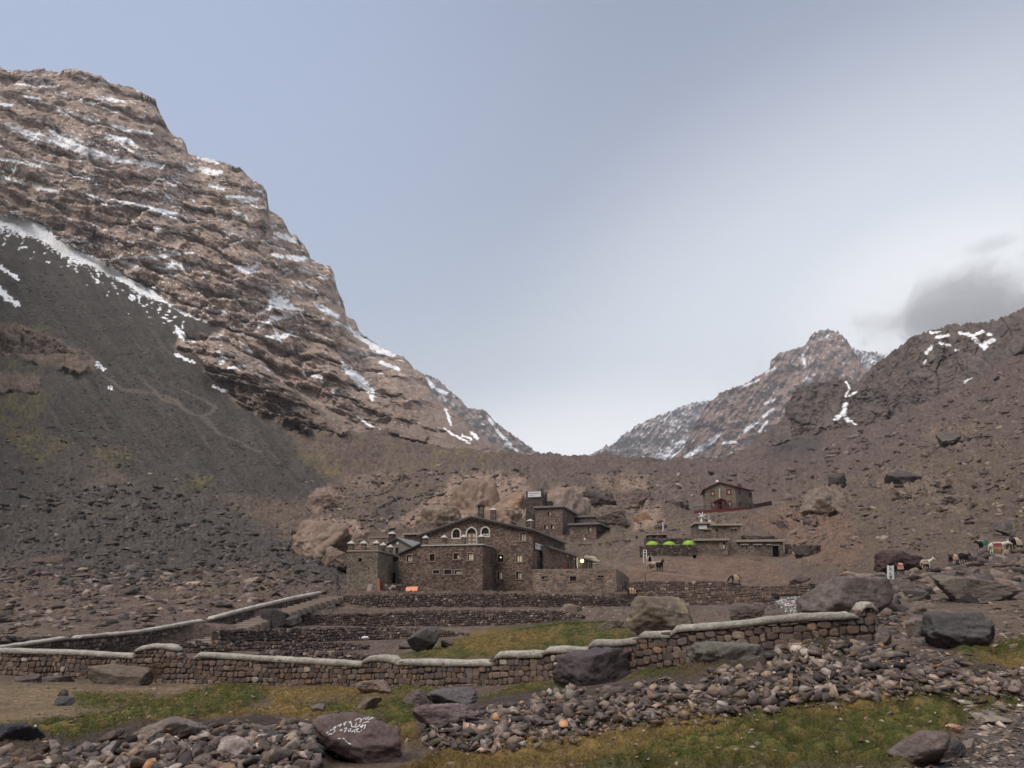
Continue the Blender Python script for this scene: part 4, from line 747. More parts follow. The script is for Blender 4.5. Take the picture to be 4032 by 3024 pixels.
# ------------------------------------------------------------------ left tower
def west_tower():
    T = Frame(pt(1480, 2335, 92.0), 6); T.O = T.P(0, 0, 0); R = thing('stone_tower', 'pale flat-roofed stone tower with white-capped posts on its roof terrace, left of the large refuge', 'tower', T.P(0, 0, 1.2))
    zt = T.pix(1480, 2171)[1]; ul = T.pix(1369, 2176)[0]; ubl = T.pix(1360, 2335)[0]; z0 = .2; hole = T.rect(1412, 2198, 1423, 2211)
    m = MB().wall(T, 0, [(ubl, z0), (-.15 + .35, z0), (0, zt), (ul, zt)], [hole], deep=.4)
    m.add([T.P(.2, 0, z0), T.P(.2, 7.2, z0), T.P(0, 7.2, zt), T.P(0, 0, zt)], [(0, 1, 2, 3)]); m.add([T.P(ubl, 0, z0), T.P(ul, 0, zt), T.P(ul, 7.2, zt), T.P(ubl, 7.2, z0)], [(0, 1, 2, 3)]); m.add([T.P(ubl, 7.2, z0), T.P(.2, 7.2, z0), T.P(0, 7.2, zt), T.P(ul, 7.2, zt)], [(0, 1, 2, 3)]); m.build('wall', 'tower_stone', R)
    MB().box(T, hole[0], hole[1], .36, .39, hole[2], hole[3]).build('dark_opening', 'void', R)
    MB().box(T, ul - .1, .12, -.1, 7.3, zt, zt + .14).build('terrace_floor', 'concrete_slab', R)
    zp = T.pix(1430, 2141)[1]; z1 = zt + .14; us = [T.pix(x, 2150)[0] for x in (1380, 1430, 1479)]
    for u in us: post(T, min(u, -.25), .25, z1, zp, .55, R, 'tower_stone')
    for t in (3.2, 6.6): post(T, -.25, t, z1, zp, .5, R, 'tower_stone')
    post(T, us[0], 6.6, z1, zp, .5, R, 'tower_stone')
    rails(T, [((us[0] + .3, .25), (us[1] - .3, .25)), ((us[1] + .3, .25), (-.55, .25)), ((-.25, .5), (-.25, 3.0)), ((-.25, 3.5), (-.25, 6.4)), ((us[0] + .2, 6.6), (-.5, 6.6))], z1 + .05, zp - .15, R, rng)
    for u, w in ((us[0] + 1.3, 1.1),): MB().box(T, us[0] + .3, us[1] - .3, 3, 4.2, z1 + .85, z1 + .93).build('table_top', 'tarp_cream', R)
    return T, z1
TW, TWZ = west_tower()
def grey_house():
    F = Frame(pt(1624, 2150, 104), 14); R = thing('grey_house', 'small grey plastered gabled hut between the stone tower and the large refuge', 'hut', F.P(0, 0, 1.3))
    a, l, r = F.pix(1567, 2120), F.pix(1521, 2148), F.pix(1618, 2152); z0 = 1.2; h = F.rect(1558, 2156, 1569, 2182); 
    m = MB().wall(F, 0, [(l[0] + .1, z0), (r[0], z0), (r[0], r[1]), a, (l[0] + .1, l[1])], [h]); 
    m.add([F.P(r[0], 0, z0), F.P(r[0], 7, z0), F.P(r[0], 7, r[1]), F.P(r[0], 0, r[1])], [(0, 1, 2, 3)]); m.build('wall', 'plaster_grey', R)
    window(F, h, R, pane=None, bars=0)
    for p, q, mt in ((l, a, 'roof_sheet'), (a, (r[0] + .4, r[1] - .12), 'roof_light')): MB().prism(F, [(p[0], p[1]), (q[0], q[1]), (q[0], q[1] + .14), (p[0], p[1] + .14)], -.4, 7.5).build('roof', mt, R)
    u, z = F.pix(1566, 2139); n = 14; MB().prism(F, [(u + .17 * math.cos(i * math.tau / n), z + .17 * math.sin(i * math.tau / n)) for i in range(n)], -.08, -.01).build('vent', 'white_metal', R)
    return F
GH = grey_house()
def low_block():
    F = Frame(pt(1690, 2105, 116), 14); R = thing('stone_outbuilding', 'flat-roofed stone block showing behind the left roof slope of the large refuge', 'outbuilding', F.P(-5, 0, 1.5)); l, z = F.pix(1592, 2106)
    MB().box(F, l, 4, 0, 6, 1.5, z).build('wall', 'dark_stone', R); MB().box(F, l - .25, 4.2, -.25, 6.2, z, z + .2).build('roof', 'concrete_slab', R)
    F2 = Frame(pt(1530, 2150, 108), 10); R2 = thing('stone_pillar', 'square stone pillar with a capped top behind the roof terrace posts', 'pillar', F2.P(0, 0, 1.4)); r = F2.rect(1531, 2103, 1549, 2150)
    MB().box(F2, r[0], r[1], 0, .7, 1.3, r[3]).build('shaft', 'dark_stone', R2); k = MB(); pyramid(k, F2, (r[0] + r[1]) / 2, .35, r[3], .5, .4); k.build('cap', 'cap_white', R2)
    F3 = Frame(pt(1525, 2150, 110), 10); r = F3.rect(1455, 2118, 1528, 2150); R3 = thing('stone_shed', 'low tan stone shed wall behind the tower terrace', 'shed', F3.P(r[0], 0, 1.4)); MB().box(F3, r[0], r[1], 0, 4, 1.3, r[3]).build('wall', 'annex_stone', R3); MB().box(F3, r[0] - .1, r[1] + .1, -.1, 4.1, r[3], r[3] + .12).build('roof', 'concrete_slab', R3)
low_block()
def low_annex():
    F = Frame(pt(2430, 2340, 92.0), 14); R = thing('stone_annex', 'low flat-roofed stone annex with three slit windows in front of the refuge side wing', 'annex', F.P(-5, 0, 1.0))
    ul = F.pix(2097, 2238)[0]; zt = F.pix(2430, 2241)[1]; z0 = .3; ws = [F.rect(2132, 2269, 2157, 2280), F.rect(2244, 2269, 2269, 2288), F.rect(2352, 2266, 2378, 2274)]
    m = MB().wall(F, 0, [(ul, z0), (0, z0), (0, zt), (ul, zt)], ws, deep=.35); S = F.side(0); z2 = zt - .55; dd = S.rect(2448, 2288, 2453, 2352); dw = S.rect(2461, 2289, 2469, 2330)
    m.wall(S, 0, [(0, z0), (15, z0), (15, z2), (6, zt - .1), (0, zt)], [(dd[0], dd[1], max(dd[2], z0 + .3), dd[3]), dw], deep=.5); m.add([F.P(ul, 0, z0), F.P(ul, 8, z0), F.P(ul, 8, zt), F.P(ul, 0, zt)], [(0, 1, 2, 3)]); m.build('wall', 'annex_stone', R)
    f = MB(); f.add([F.P(ul, .25, zt - .1), F.P(-.25, .25, zt - .1), F.P(-.25, 15, z2 - .1), F.P(ul, 15, z2 - .1)], [(0, 1, 2, 3)]); f.build('roof', 'concrete_slab', R)
    MB().box(F, ul, 0, 0, .3, zt, zt + .08).build('parapet', 'trim_stone', R)
    for w, c in zip(ws, ('curtain', None, None)): window(F, w, R, pane=c, bars=0, tw=.07, cover=(.4, .95))
    MB().box(S, dd[0], dd[1], .44, .47, z0 + .3, dd[3]).build('doorway', 'void', R); MB().box(S, dw[0], dw[1], .44, .47, dw[2], dw[3]).build('doorway', 'void', R)
    for i, (x, y0, y1, l) in enumerate(((2391, 2312, 2378, 'tall pale'), (2399, 2318, 2347, 'shorter'), (2415, 2318, 2348, 'short thin'))):
        t = -1.6 if i == 0 else -.35; a, b = F.pix(x, y1, t), F.pix(x + 2, y0, t); o = MB().bar(F.P(a[0], t, a[1]), F.P(b[0], t, b[1]), .13 if i == 0 else .09).build('wooden_pole', 'wood_grey'); tag(o, l + ' wooden pole leaning ' + ('in front of the dry-stone wall below the low annex', 'on the low annex, second from its corner', 'nearest the corner of the low annex')[i], 'pole', 'poles by the low annex')
    return F, S
AN, ANS = low_annex()
def dome_tarp():
    F = Frame(pt(2310, 2200, 124), 20); a, b = F.rect(2300, 2186, 2334, 2196), F.rect(2288, 2196, 2346, 2206); o = thing('tarpaulin', 'beige tarpaulin stretched over a low frame behind the side wing roof', 'tarpaulin', F.P(a[0], 0, b[2]))
    for r, h in ((a, 1.0), (b, .6)):
        n = 10; out = [(r[0] + (r[1] - r[0]) * i / n, r[2] + (r[3] - r[2]) * math.sin(math.pi * min(1, .25 + .75 * i / n)) ** .7) for i in range(n + 1)]; MB().prism(F, [(r[0], r[2] - h)] + [(r[1], r[2] - h)] + out[::-1], 0, 3).build('sheet', 'tarp_cream', o)
dome_tarp()

# ------------------------------------------------------------------ rear refuge with the tall tower
def rear_refuge():
    T = Frame(pt(2216, 2142, 160.0), 16); z0 = 9.0; R = thing('rear_refuge', 'tall stone refuge with a signboard on its square tower, uphill behind the large one', 'refuge', T.P(-5, 0, z0))
    ul, zt = T.pix(2108, 1999)[0], T.pix(2216, 1997)[1]
    ws = [((2156, 2014, 2169, 2030), 'curtain', (.45, .95)), ((2142, 2066, 2157, 2083), 'curtain', (.4, .95)), ((2168, 2066, 2183, 2083), 'curtain', (.4, .95)), ((2168, 2114, 2174, 2117), 'trim_white', (.0, 1))]
    wr = [T.rect(*w[0]) for w in ws]; S = T.side(0); sr = [S.rect(2234, 2021, 2237, 2036), S.rect(2258, 2037, 2261, 2052), S.rect(2229, 2071, 2232, 2086), S.rect(2222, 2114, 2224, 2123), S.rect(2227, 2115, 2229, 2124)]
    m = MB().wall(T, 0, [(ul, z0), (0, z0), (0, zt), (ul, zt)], wr); m.wall(S, 0, [(0, z0), (18, z0), (18, zt), (0, zt)], sr); m.build('wall', 'refuge_stone', R)
    MB().box(T, ul - .3, .35, -.35, 18.3, zt, zt + .35).build('roof', 'roof_light', R); MB().box(T, ul - .34, .39, -.39, 18.35, zt - .12, zt - .003).build('fascia', 'fascia_dark', R)
    for w, r in zip(ws, wr): window(T, r, R, pane=w[1], cover=w[2], tw=.05, bars=1)
    for r in sr: window(S, r, R, pane=None, tw=.06, bars=0)
    # tower
    K = Frame(T.P(T.pix(2136, 1940, 2.0)[0], 2.0, 0), 16); kl = K.pix(2071, 1940)[0]; kb = K.pix(2068, 2088)[0]; kz = K.pix(2130, 1932)[1]; hs = [K.rect(2100, 1972, 2107, 1979), K.rect(2087, 2030, 2092, 2037), K.rect(2097, 2026, 2103, 2034), K.rect(2098, 2074, 2107, 2080)]
    m = MB().wall(K, 0, [(kb, z0), (0, z0), (0, kz), (kl, kz)], hs); KS = K.side(0); m.wall(KS, 0, [(0, z0), (4.2, z0), (4.2, kz - .4), (2.6, kz - .4), (2.3, kz - .9), (.9, kz - .6), (.8, kz), (0, kz)], []); m.add([K.P(kb, 0, z0), K.P(kb, 4.2, z0), K.P(kl, 4.2, kz), K.P(kl, 0, kz)], [(0, 1, 2, 3)]); m.add([K.P(kb, 4.2, z0), K.P(0, 4.2, z0), K.P(0, 4.2, kz - .5), K.P(kl, 4.2, kz - .5)], [(0, 1, 2, 3)]); m.build('tower', 'dark_stone', R)
    m = MB(); a = K.rect(2128, 1926, 2140, 1934, 1.0); m.box(K, -.5, .0, .2, .8, kz - .1, kz + .55); m.box(K, -.35, .0, 3.5, 4.2, kz - .5, kz + .1); m.build('merlon', 'dark_stone', R)
    for h in hs: window(K, h, R, pane=None, tw=.04, bars=0); 
    MB().box(K, .0, 1.3, 2.2, 4.4, z0, K.pix(2150, 1968)[1]).build('side_turret', 'dark_stone', R)
    q = K.rect(2078, 1936, 2130, 1956, -.2); signboard(K, q, 'long white signboard with faint lettering near the top of the rear refuge tower', t=-.2, rows=((.55, .8, .05, .93), (.2, .38, .12, .55)))
    # lower right wing
    W = Frame(pt(2348, 2140, 157.0), 20); wl = W.pix(2243, 2066)[0]; wz = W.pix(2348, 2064)[1]; wr2 = [W.rect(2314, 2076, 2329, 2092), W.rect(2326, 2120, 2338, 2139), W.rect(2257, 2078, 2261, 2088), W.rect(2269, 2075, 2273, 2083)]
    WS = W.side(0); dk = WS.rect(2367, 2082, 2399, 2121); m = MB().wall(W, 0, [(wl, z0), (0, z0), (0, wz), (wl, wz)], wr2); m.wall(WS, 0, [(0, z0), (19, z0), (19, wz), (0, wz)], [(1.6, 13.5, dk[2] - .2, wz - 1.2)], deep=2.0); m.build('wall', 'refuge_stone', R)
    MB().box(WS, 1.6, 13.5, 1.95, 1.99, dk[2] - .2, wz - 1.2).build('dark_opening', 'void', R)
    MB().box(W, wl - .3, .9, -.4, 19.5, wz, wz + .3).build('roof', 'roof_light', R); MB().box(W, wl - .34, .94, -.44, 19.6, wz - .12, wz - .003).build('fascia', 'fascia_dark', R)
    window(W, wr2[0], R, pane='curtain', cover=(.35, .95), tw=.05); window(W, wr2[2], R, pane=None, tw=.04, bars=0); window(W, wr2[3], R, pane=None, tw=.04, bars=0)
    MB().box(W, wr2[1][0], wr2[1][1], .1, .14, wr2[1][2], wr2[1][3]).build('door', 'ink', R)
    MB().box(WS, 13.0, 16, -2.5, 0, z0, z0 + 2.0).build('porch', 'annex_stone', R)
    U = Frame(pt(2352, 2060, 171.0), 18); ul2 = U.pix(2268, 2040)[0]; uz = U.pix(2352, 2035)[1]; MB().box(U, ul2, 0, 0, 10, z0, uz).build('upper_wall', 'refuge_stone', R); MB().box(U, ul2 - .3, .4, -.4, 10.4, uz, uz + .35).build('roof', 'roof_light', R)
    return T, W
RT, RW = rear_refuge()

# ------------------------------------------------------------------ house on the hill with red windows
def hill_house():
    H = Frame(pt(2900, 2005, 195.0), 10); z0 = 20.5; R = thing('hill_house', 'grey two-storey gabled house with dark red windows standing alone on the hillside', 'house', H.P(-5, 0, 22))
    a, l, rr = H.pix(2831, 1902), H.pix(2776, 1928), H.pix(2900, 1918); S = Frame(pt(2901, 2005, 195.0), 10 - 55); ln = S.pix(2962, 1950)[0]
    ws = [H.rect(2799, 1934, 2812, 1950), H.rect(2862, 1928, 2877, 1944), H.rect(2802, 1980, 2815, 1997), H.rect(2866, 1974, 2880, 1991), H.rect(2831, 1974, 2846, 2006)]
    sw = [S.rect(2909, 1928, 2914, 1946), S.rect(2950, 1940, 2956, 1958), S.rect(2911, 1975, 2917, 1992), S.rect(2953, 1987, 2959, 2003)]
    m = MB().wall(H, 0, [(l[0], z0), (0, z0), (0, rr[1]), a, (l[0], l[1])], ws); m.wall(S, 0, [(0, z0), (ln, z0), (ln, S.pix(2962, 1938)[1]), (0, rr[1])], sw)
    e = S.P(ln, 0, 0); m.add([H.P(l[0], 0, z0), H.P(l[0], 9, z0), H.P(l[0], 9, l[1]), H.P(l[0], 0, l[1])], [(0, 1, 2, 3)]); m.build('wall', 'house_stone', R)
    for w in ws[:4]: window(H, w, R, trim='red_paint', pane='curtain', tw=.16, cover=(.2, .9))
    for w in sw: window(S, w, R, trim='red_paint', pane=None, tw=.12, bars=0)
    zl = l[1]; se = S.P(ln + .8, -.4, S.pix(2968, 1937)[1]); q = MB()
    # roof: left pitch, front verge and the long eave over the side
    A0 = H.P(a[0], -.5, a[1]); A1 = H.P(a[0] + 1, 10, a[1] - .2); l0 = H.P(l[0] - .6, -.5, l[1] - .25); l1 = H.P(l[0] - .6, 10, l[1] - .25); r0 = H.P(.3, -.5, rr[1] - .05); th = Vector((0, 0, .28))
    q.hexa([l0, A0, A1, l1, l0 + th, A0 + th, A1 + th, l1 + th]); q.hexa([A0, r0, Vector((se.x, se.y, se.z)), A1, A0 + th, r0 + th, se + th, A1 + th]); q.build('roof', 'red_dark', R)
    c = H.pix(2911, 1906, 3)[0]; MB().box(H, c - .4, c + .5, 3, 3.9, a[1] - 2, H.pix(2911, 1905, 3)[1]).build('chimney', 'dark_stone', R)
    u, z = H.pix(2825, 1897); bm = bmesh.new(); bmesh.ops.create_uvsphere(bm, u_segments=14, v_segments=8, radius=.45); me = bpy.data.meshes.new('dome'); bm.to_mesh(me); bm.free(); me.materials.append(MAT['white_metal']); o = link('dome', me, R, H.P(u, .3, z + .05) - BASE[R.name])
    d = MB(); k = ws[4]; d.box(H, k[0] - .9, k[0] - .5, -1.2, 0, k[2], k[3] - .3); d.box(H, k[1] - .15, k[1] + .35, -1.3, 0, k[2], k[3]); d.prism(H, [(k[0] - 1.3, k[3] - .25), ((k[0] + k[1]) / 2, k[3] + .45), (k[1] + .9, k[3] - .1), (k[1] + .9, k[3] + .1), ((k[0] + k[1]) / 2, k[3] + .7), (k[0] - 1.3, k[3] - .05)], -1.6, 0); d.build('porch', 'red_paint', R)
    MB().box(H, k[0], k[1], .15, .2, k[2], k[3]).build('door', 'void', R)
    MB().bar(H.P(H.pix(2835, 1975, -.3)[0], -.3, H.pix(2835, 1975, -.3)[1]), H.P(H.pix(2833, 1924, -.3)[0], -.3, H.pix(2833, 1924, -.3)[1]), .16).build('flue', 'white_metal', R)
    # red terrace kerb and the railing on it
    Kk = thing('terrace_railing', 'dark iron railing on a red kerb in front of the hill house', 'railing', H.P(-8, -4, 22)); P = [pt(2733, 2016, 187), pt(2850, 2007, 189), pt(2935, 1999, 193), pt(2975, 2002, 200)]
    m = MB(); r = MB()
    for p, q2 in zip(P[:-1], P[1:]):
        m.hexa([p - Vector((0, .2, 1.2)), q2 - Vector((0, .2, .9)), q2 + Vector((0, .3, -.9)), p + Vector((0, .3, -1.2)), p + Vector((0, -.2, .25)), q2 + Vector((0, -.2, .2)), q2 + Vector((0, .3, .2)), p + Vector((0, .3, .25))])
        for h in (.55, 1.05, 1.25): r.bar(p + Vector((0, 0, h)), q2 + Vector((0, 0, h)), .07)
        n = int((q2 - p).length / .55)
        for i in range(n + 1): v = p.lerp(q2, i / n); r.bar(v + Vector((0, 0, .2)), v + Vector((0, 0, 1.28)), .06)
    m.build('kerb', 'red_paint', Kk); r.build('rail', 'dark_metal', Kk)
    Q = [pt(2968, 1990, 203), pt(3040, 1985, 210)]; m = MB(); m.hexa([Q[0] + Vector(v) for v in ((0, 0, -2.6), (0, .4, -2.6), (0, .4, .3), (0, 0, .3))] + [Q[1] + Vector(v) for v in ((0, 0, -2.0), (0, .4, -2.0), (0, .4, .9), (0, 0, .9))]); o = m.build('red_wall', 'red_dark'); tag(o, 'low dull red wall running right from the hill house', 'wall')
    return H
HH = hill_house()

# ------------------------------------------------------------------ shelters with pale slab roofs
def shelter(px0, px1, pytop, pybot, D, slab, label, deg=5, depth=6, doors=(), wins=(), zdown=1.0, mat='shelter_stone', lintel=True):
    F = Frame(pt(px1, pybot, D), deg); u0 = F.pix(px0, pytop)[0]; zt = F.pix((px0 + px1) / 2, pytop)[1]; z0 = F.pix(px1, pybot)[1] - zdown; R = thing('stone_shelter', label, 'shelter', F.P(u0 / 2, 0, z0 + zdown), 'flat-roofed stone shelters under the hill house')
    dr = [F.rect(*d) for d in doors]; wr = [F.rect(*w) for w in wins]; m = MB().wall(F, 0, [(u0, z0), (0, z0), (0, zt), (u0, zt)], dr + wr, deep=.4); box_shell(m, F, u0, 0, z0, zt, depth); m.build('wall', mat, R)
    s0, s1 = F.pix(slab[0], slab[1])[0], F.pix(slab[2], slab[1])[0]; MB().box(F, s0, s1, -.5, depth + .4, zt, F.pix(slab[0], slab[1])[1]).build('roof', 'concrete_slab', R); MB().box(F, s0 + .1, s1 - .1, -.4, depth + .3, zt - .1, zt - .003).build('fascia', 'fascia_dark', R)
    for r in dr: w = MB().box(F, r[0] - .12, r[1] + .12, -.06, .05, r[3], r[3] + .15).build('doorway', 'cap_white', R); MB().box(F, r[0], r[1], .34, .37, r[2], r[3]).build('dark_opening', 'void', w)
    for r in wr: window(F, r, R, pane=None, tw=.03, bars=0)
    return F, R, zt
F1, R1, z1_ = shelter(2740, 2806, 2063, 2125, 141, (2733, 2056, 2814), 'upper stone shelter carrying a blank white sign, left of the two on the upper level', deg=4, depth=5)
q = F1.rect(2750, 2067, 2784, 2083, -.1); signboard(F1, q, 'blank white sign on the front of the upper stone shelter', t=-.15, rows=())
d_ = F1.rect(2781, 2087, 2799, 2106); w_ = MB().box(F1, d_[0], d_[1], -.06, .0, d_[2], d_[3]).build('door', 'wood_grey', R1); MB().box(F1, d_[0] - .6, d_[1] + .1, -.5, .0, d_[3] + .05, d_[3] + .2).build('door_slab', 'concrete_slab', R1)
F2, R2, z2_ = shelter(2800, 2920, 2070, 2140, 140, (2797, 2063, 2922), 'wide upper stone shelter with three small windows under a pale slab roof', deg=4, depth=7, wins=((2816, 2081, 2827, 2092), (2877, 2081, 2886, 2091), (2893, 2081, 2902, 2091)))
MB().box(F2, *F2.rect(2873, 2078, 2906, 2081)[:2], -.15, .02, F2.pix(2880, 2081)[1], F2.pix(2880, 2078)[1]).build('lintel', 'cap_white', R2)
F3, R3, z3_ = shelter(2738, 2868, 2129, 2197, 133, (2733, 2122, 2871), 'lower stone shelter beside the green tents, with a white cloth in its window', deg=6, depth=5, wins=((2846, 2136, 2857, 2162),))
MB().box(F3, *F3.rect(2831, 2133, 2847, 2162)[:2], -.08, .0, *F3.rect(2831, 2133, 2847, 2162)[2:]).build('shutter', 'wood_grey', R3)
tag(MB().box(F3, *F3.rect(2847, 2146, 2853, 2162)[:2], -.16, -.1, *F3.rect(2847, 2146, 2853, 2161)[2:]).build('cloth', 'trim_white'), 'white cloth hanging in the window of the lower stone shelter', 'cloth')
F4, R4, z4_ = shelter(2880, 3088, 2134, 2194, 135, (2897, 2126, 3085), 'long stone shed with a large black doorway at its right end', deg=6, depth=6, doors=((3040, 2148, 3070, 2192),), wins=((2919, 2146, 2927, 2156), (2936, 2146, 2943, 2156), (2970, 2145, 2977, 2156), (2988, 2145, 2994, 2156), (3021, 2146, 3028, 2155)))
for x0, x1 in ((2914, 2948), (2964, 3000), (3018, 3036)):
    r = F4.rect(x0, 2142, x1, 2146); MB().box(F4, r[0], r[1], -.22, .02, r[2], r[3]).build('lintel', 'cap_white', R4)
def flat_hut():
    F = Frame(pt(2610, 2120, 142), 6); u0 = F.pix(2556, 2107)[0]; zt = F.pix(2600, 2106)[1]; z0 = 10; R = thing('low_hut', 'low grey hut with two dark openings above the tents', 'hut', F.P(u0 / 2, 0, z0)); ws = [F.rect(2567, 2109, 2583, 2118), F.rect(2593, 2113, 2608, 2118)]
    m = MB().wall(F, 0, [(u0, z0), (0, z0), (0, zt), (u0, zt)], ws); box_shell(m, F, u0, 0, z0, zt, 5); m.build('wall', 'plaster_grey', R); MB().box(F, u0 - .4, .9, -.4, 5.4, zt, zt + .16).build('roof', 'concrete_slab', R)
    for w in ws: window(F, w, R, pane=None, tw=.04, bars=0)
flat_hut()

# ------------------------------------------------------------------ stone-by-stone walls
rock_mat('wall_stone', 'attr', (6.0, 25.0), 0.28, ((18.0, 0.7, 0.03),))
rock_mat('coping', (.43, .40, .355), (0.7, 4.0, 14.0), 0.26, ((5.0, 1.0, 0.09), (20.0, .8, .03)))
BROWN = [(.150, .108, .090), (.125, .092, .080), (.175, .130, .105), (.110, .085, .078), (.205, .155, .125), (.135, .112, .105), (.165, .112, .085)]
DARKP = [(.095, .070, .062), (.075, .058, .054), (.120, .090, .078), (.140, .108, .094), (.090, .074, .072), (.180, .145, .125)]
ACC = [(.30, .245, .20), (.25, .155, .105), (.34, .285, .24), (.22, .15, .11)]
def pick(r, pal, acc=.06):
    c = r.choice(ACC) if r.random() < acc else r.choice(pal); k = r.uniform(.75, 1.25); return (c[0] * k, c[1] * k, c[2] * k)
def resample(path, step):
    """path of (x, y, ztop, zbot) -> evenly spaced samples with arc length"""
    P = [path[0]]; S = [0.0]; s = 0
    for a, b in zip(path[:-1], path[1:]):
        l = math.hypot(b[0] - a[0], b[1] - a[1]); n = max(1, int(l / step))
        for i in range(1, n + 1): t = i / n; P.append(tuple(a[k] + (b[k] - a[k]) * t for k in range(4))); S.append(s + l * t)
        s += l
    return S, P
def stone_wall(name, path, size, label, group=None, thick=.45, pal=BROWN, acc=.06, rough=.05, seed=1, cap=None, ragged=0.0, cat='wall', core=(.06, .048, .042), lean=0.0, kind=None, aspect=1.35):
    """path left to right as the camera sees it; the visible face is on the right-hand (camera) side"""
    r = random.Random(seed); S, P = resample(path, .4); L = S[-1]; ss = np.array(S); A = np.array(P)
    X = lambda s, k: float(np.interp(s, ss, A[:, k]))
    def at(s, z, out):
        e = .2; dx, dy = X(s + e, 0) - X(s - e, 0), X(s + e, 1) - X(s - e, 1); l = math.hypot(dx, dy) or 1; return Vector((X(s, 0) + dy / l * out, X(s, 1) - dx / l * out, z))
    m = MB()
    # mortar core
    n = len(S); cv = []; dz = .04
    for s in S: cv += [at(s, X(s, 3) - .3, -.02), at(s, X(s, 2) - dz, -.02 - lean), at(s, X(s, 2) - dz, -thick), at(s, X(s, 3) - .3, -thick)]
    m.add(cv, [f for i in range(n - 1) for f in ((4 * i, 4 * i + 4, 4 * i + 5, 4 * i + 1), (4 * i + 1, 4 * i + 5, 4 * i + 6, 4 * i + 2), (4 * i + 2, 4 * i + 6, 4 * i + 7, 4 * i + 3))] + [(0, 1, 2, 3), (4 * n - 1, 4 * n - 2, 4 * n - 3, 4 * n - 4)], core)
    H = max(A[:, 2] - A[:, 3]); row = 0; z = 0.0; hs = []
    while z < H + size: h = size * r.uniform(.7, 1.15) / aspect; hs.append((z, h)); z += h
    for (zr, h) in hs:
        s = -r.random() * size
        while s < L:
            w = size * r.uniform(.6, 1.5); a, b = max(0, s), min(L, s + w); s += w
            if b - a < size * .25: continue
            c = (a + b) / 2; zb = X(c, 3) - .1; zt = X(c, 2); wob = .16 * size * math.sin(c * 1.7 / size * .3 + row) + ragged * (perlin(np.array([c / 1.3, 1.0 * seed, 0.0])) * .5)
            q0, q1 = zb + zr + wob, min(zb + zr + h + wob, zt + .02 + (ragged * r.uniform(-.3, .5) if ragged else 0))
            if q1 - q0 < h * .35: continue
            g = size * .05; a += g; b -= g; q0 += g; j = lambda k: r.uniform(-k, k) * size; o = r.uniform(.2, 1.0) * rough; tl = j(.08)
            lz = lambda z_: -lean * (z_ - zb) / max(.1, zt - zb)
            bk = [at(a + j(.12), q0 + j(.13), -.1 + lz(q0)), at(b + j(.12), q0 + tl + j(.13), -.1 + lz(q0)), at(b + j(.12), q1 + j(.12), -.1 + lz(q1)), at(a + j(.12), q1 + tl + j(.12), -.1 + lz(q1))]
            cc = sum(bk, Vector()) / 4; mid = []; fr = []
            e = .2; dx, dy = X(c + e, 0) - X(c - e, 0), X(c + e, 1) - X(c - e, 1); l = math.hypot(dx, dy) or 1; nn = Vector((dy / l, -dx / l, 0))
            for v in bk: mid.append(v + nn * (.1 + o * .45)); 
            for v in bk: k = r.uniform(.62, .84); fr.append(cc + (v - cc) * k + nn * (.1 + o + j(.04)))
            def oct_(q, u): return [v for i in range(4) for v in (q[i].lerp(q[i - 1], u), q[i].lerp(q[(i + 1) % 4], u))]
            u = r.uniform(.10, .26); vs = oct_(bk, u) + oct_(mid, u) + oct_(fr, u + .04); fs = [tuple(range(16, 24))] + [(i, (i + 1) % 8, 8 + (i + 1) % 8, 8 + i) for i in range(8)] + [(8 + i, 8 + (i + 1) % 8, 16 + (i + 1) % 8, 16 + i) for i in range(8)]
            m.add(vs, fs, pick(r, pal, acc))
        row += 1
    if ragged:   # loose top stones
        s = 0
        while s < L:
            w = size * r.uniform(.5, 1.3); c = at(s, X(s, 2) + size * .12, -r.uniform(.05, thick)); s += w * r.uniform(.8, 1.6); hx = w * .5; hz = size * r.uniform(.15, .4)
            p = [c + Vector((hx * sx * r.uniform(.7, 1.2), hx * .7 * sy * r.uniform(.7, 1.2), hz * sz * r.uniform(.6, 1.1))) for sz in (-1, 1) for sx, sy in ((-1, -1), (1, -1), (1, 1), (-1, 1))]; m.hexa(p, pick(r, pal, acc))
    W = None
    if cap:
        W = thing(name, label, cat, Vector(path[len(path) // 2][:2] + (path[len(path) // 2][3],)), group); o = m.build('masonry', 'wall_stone', W)
        cap_run(W, cap, at, seed)
        return W
    o = m.build(name, 'wall_stone'); tag(o, label, cat, group, kind); return o
def cap_run(W, runs, at, seed):
    """mortar coping: runs of [(s, z top, height)]"""
    for q, run in enumerate(runs):
        ss = [k[0] for k in run]; zz = [k[1] for k in run]; hh = [k[2] for k in run]; L = ss[-1] - ss[0]; n = max(3, int(L / .25)); m = MB(); prof = 9; vs = []
        for i in range(n + 1):
            s = ss[0] + L * i / n; z = float(np.interp(s, ss, zz)); h = float(np.interp(s, ss, hh)); k = min(1, .55 + 2.2 * min(i, n - i) / n * L / 1.2) if L > .1 else 1
            for j in range(prof):
                a = math.pi * j / (prof - 1); y = math.copysign(abs(math.cos(a)) ** .5, math.cos(a)); x = math.sin(a) ** .38 if 0 < j < prof - 1 else 0; nz = .03 * float(perlin(np.array([s * 1.3, j * .7, seed + q * 3.1]))) + .02 * float(perlin(np.array([s * 5.3, j * .9, seed + q * 3.1])))
                vs.append(at(s, z - h + (h * x * k + nz * (1 if 0 < j < prof - 1 else .6)), -.22 + y * (.30 + nz)))
        fs = [(i * prof + j, i * prof + j + 1, (i + 1) * prof + j + 1, (i + 1) * prof + j) for i in range(n) for j in range(prof - 1)] + [tuple(range(prof)), tuple(n * prof + j for j in reversed(range(prof)))] + [(i * prof + prof - 1, i * prof, (i + 1) * prof, (i + 1) * prof + prof - 1) for i in range(n)]
        m.add(vs, fs).build('coping', 'coping', W, smooth=True)

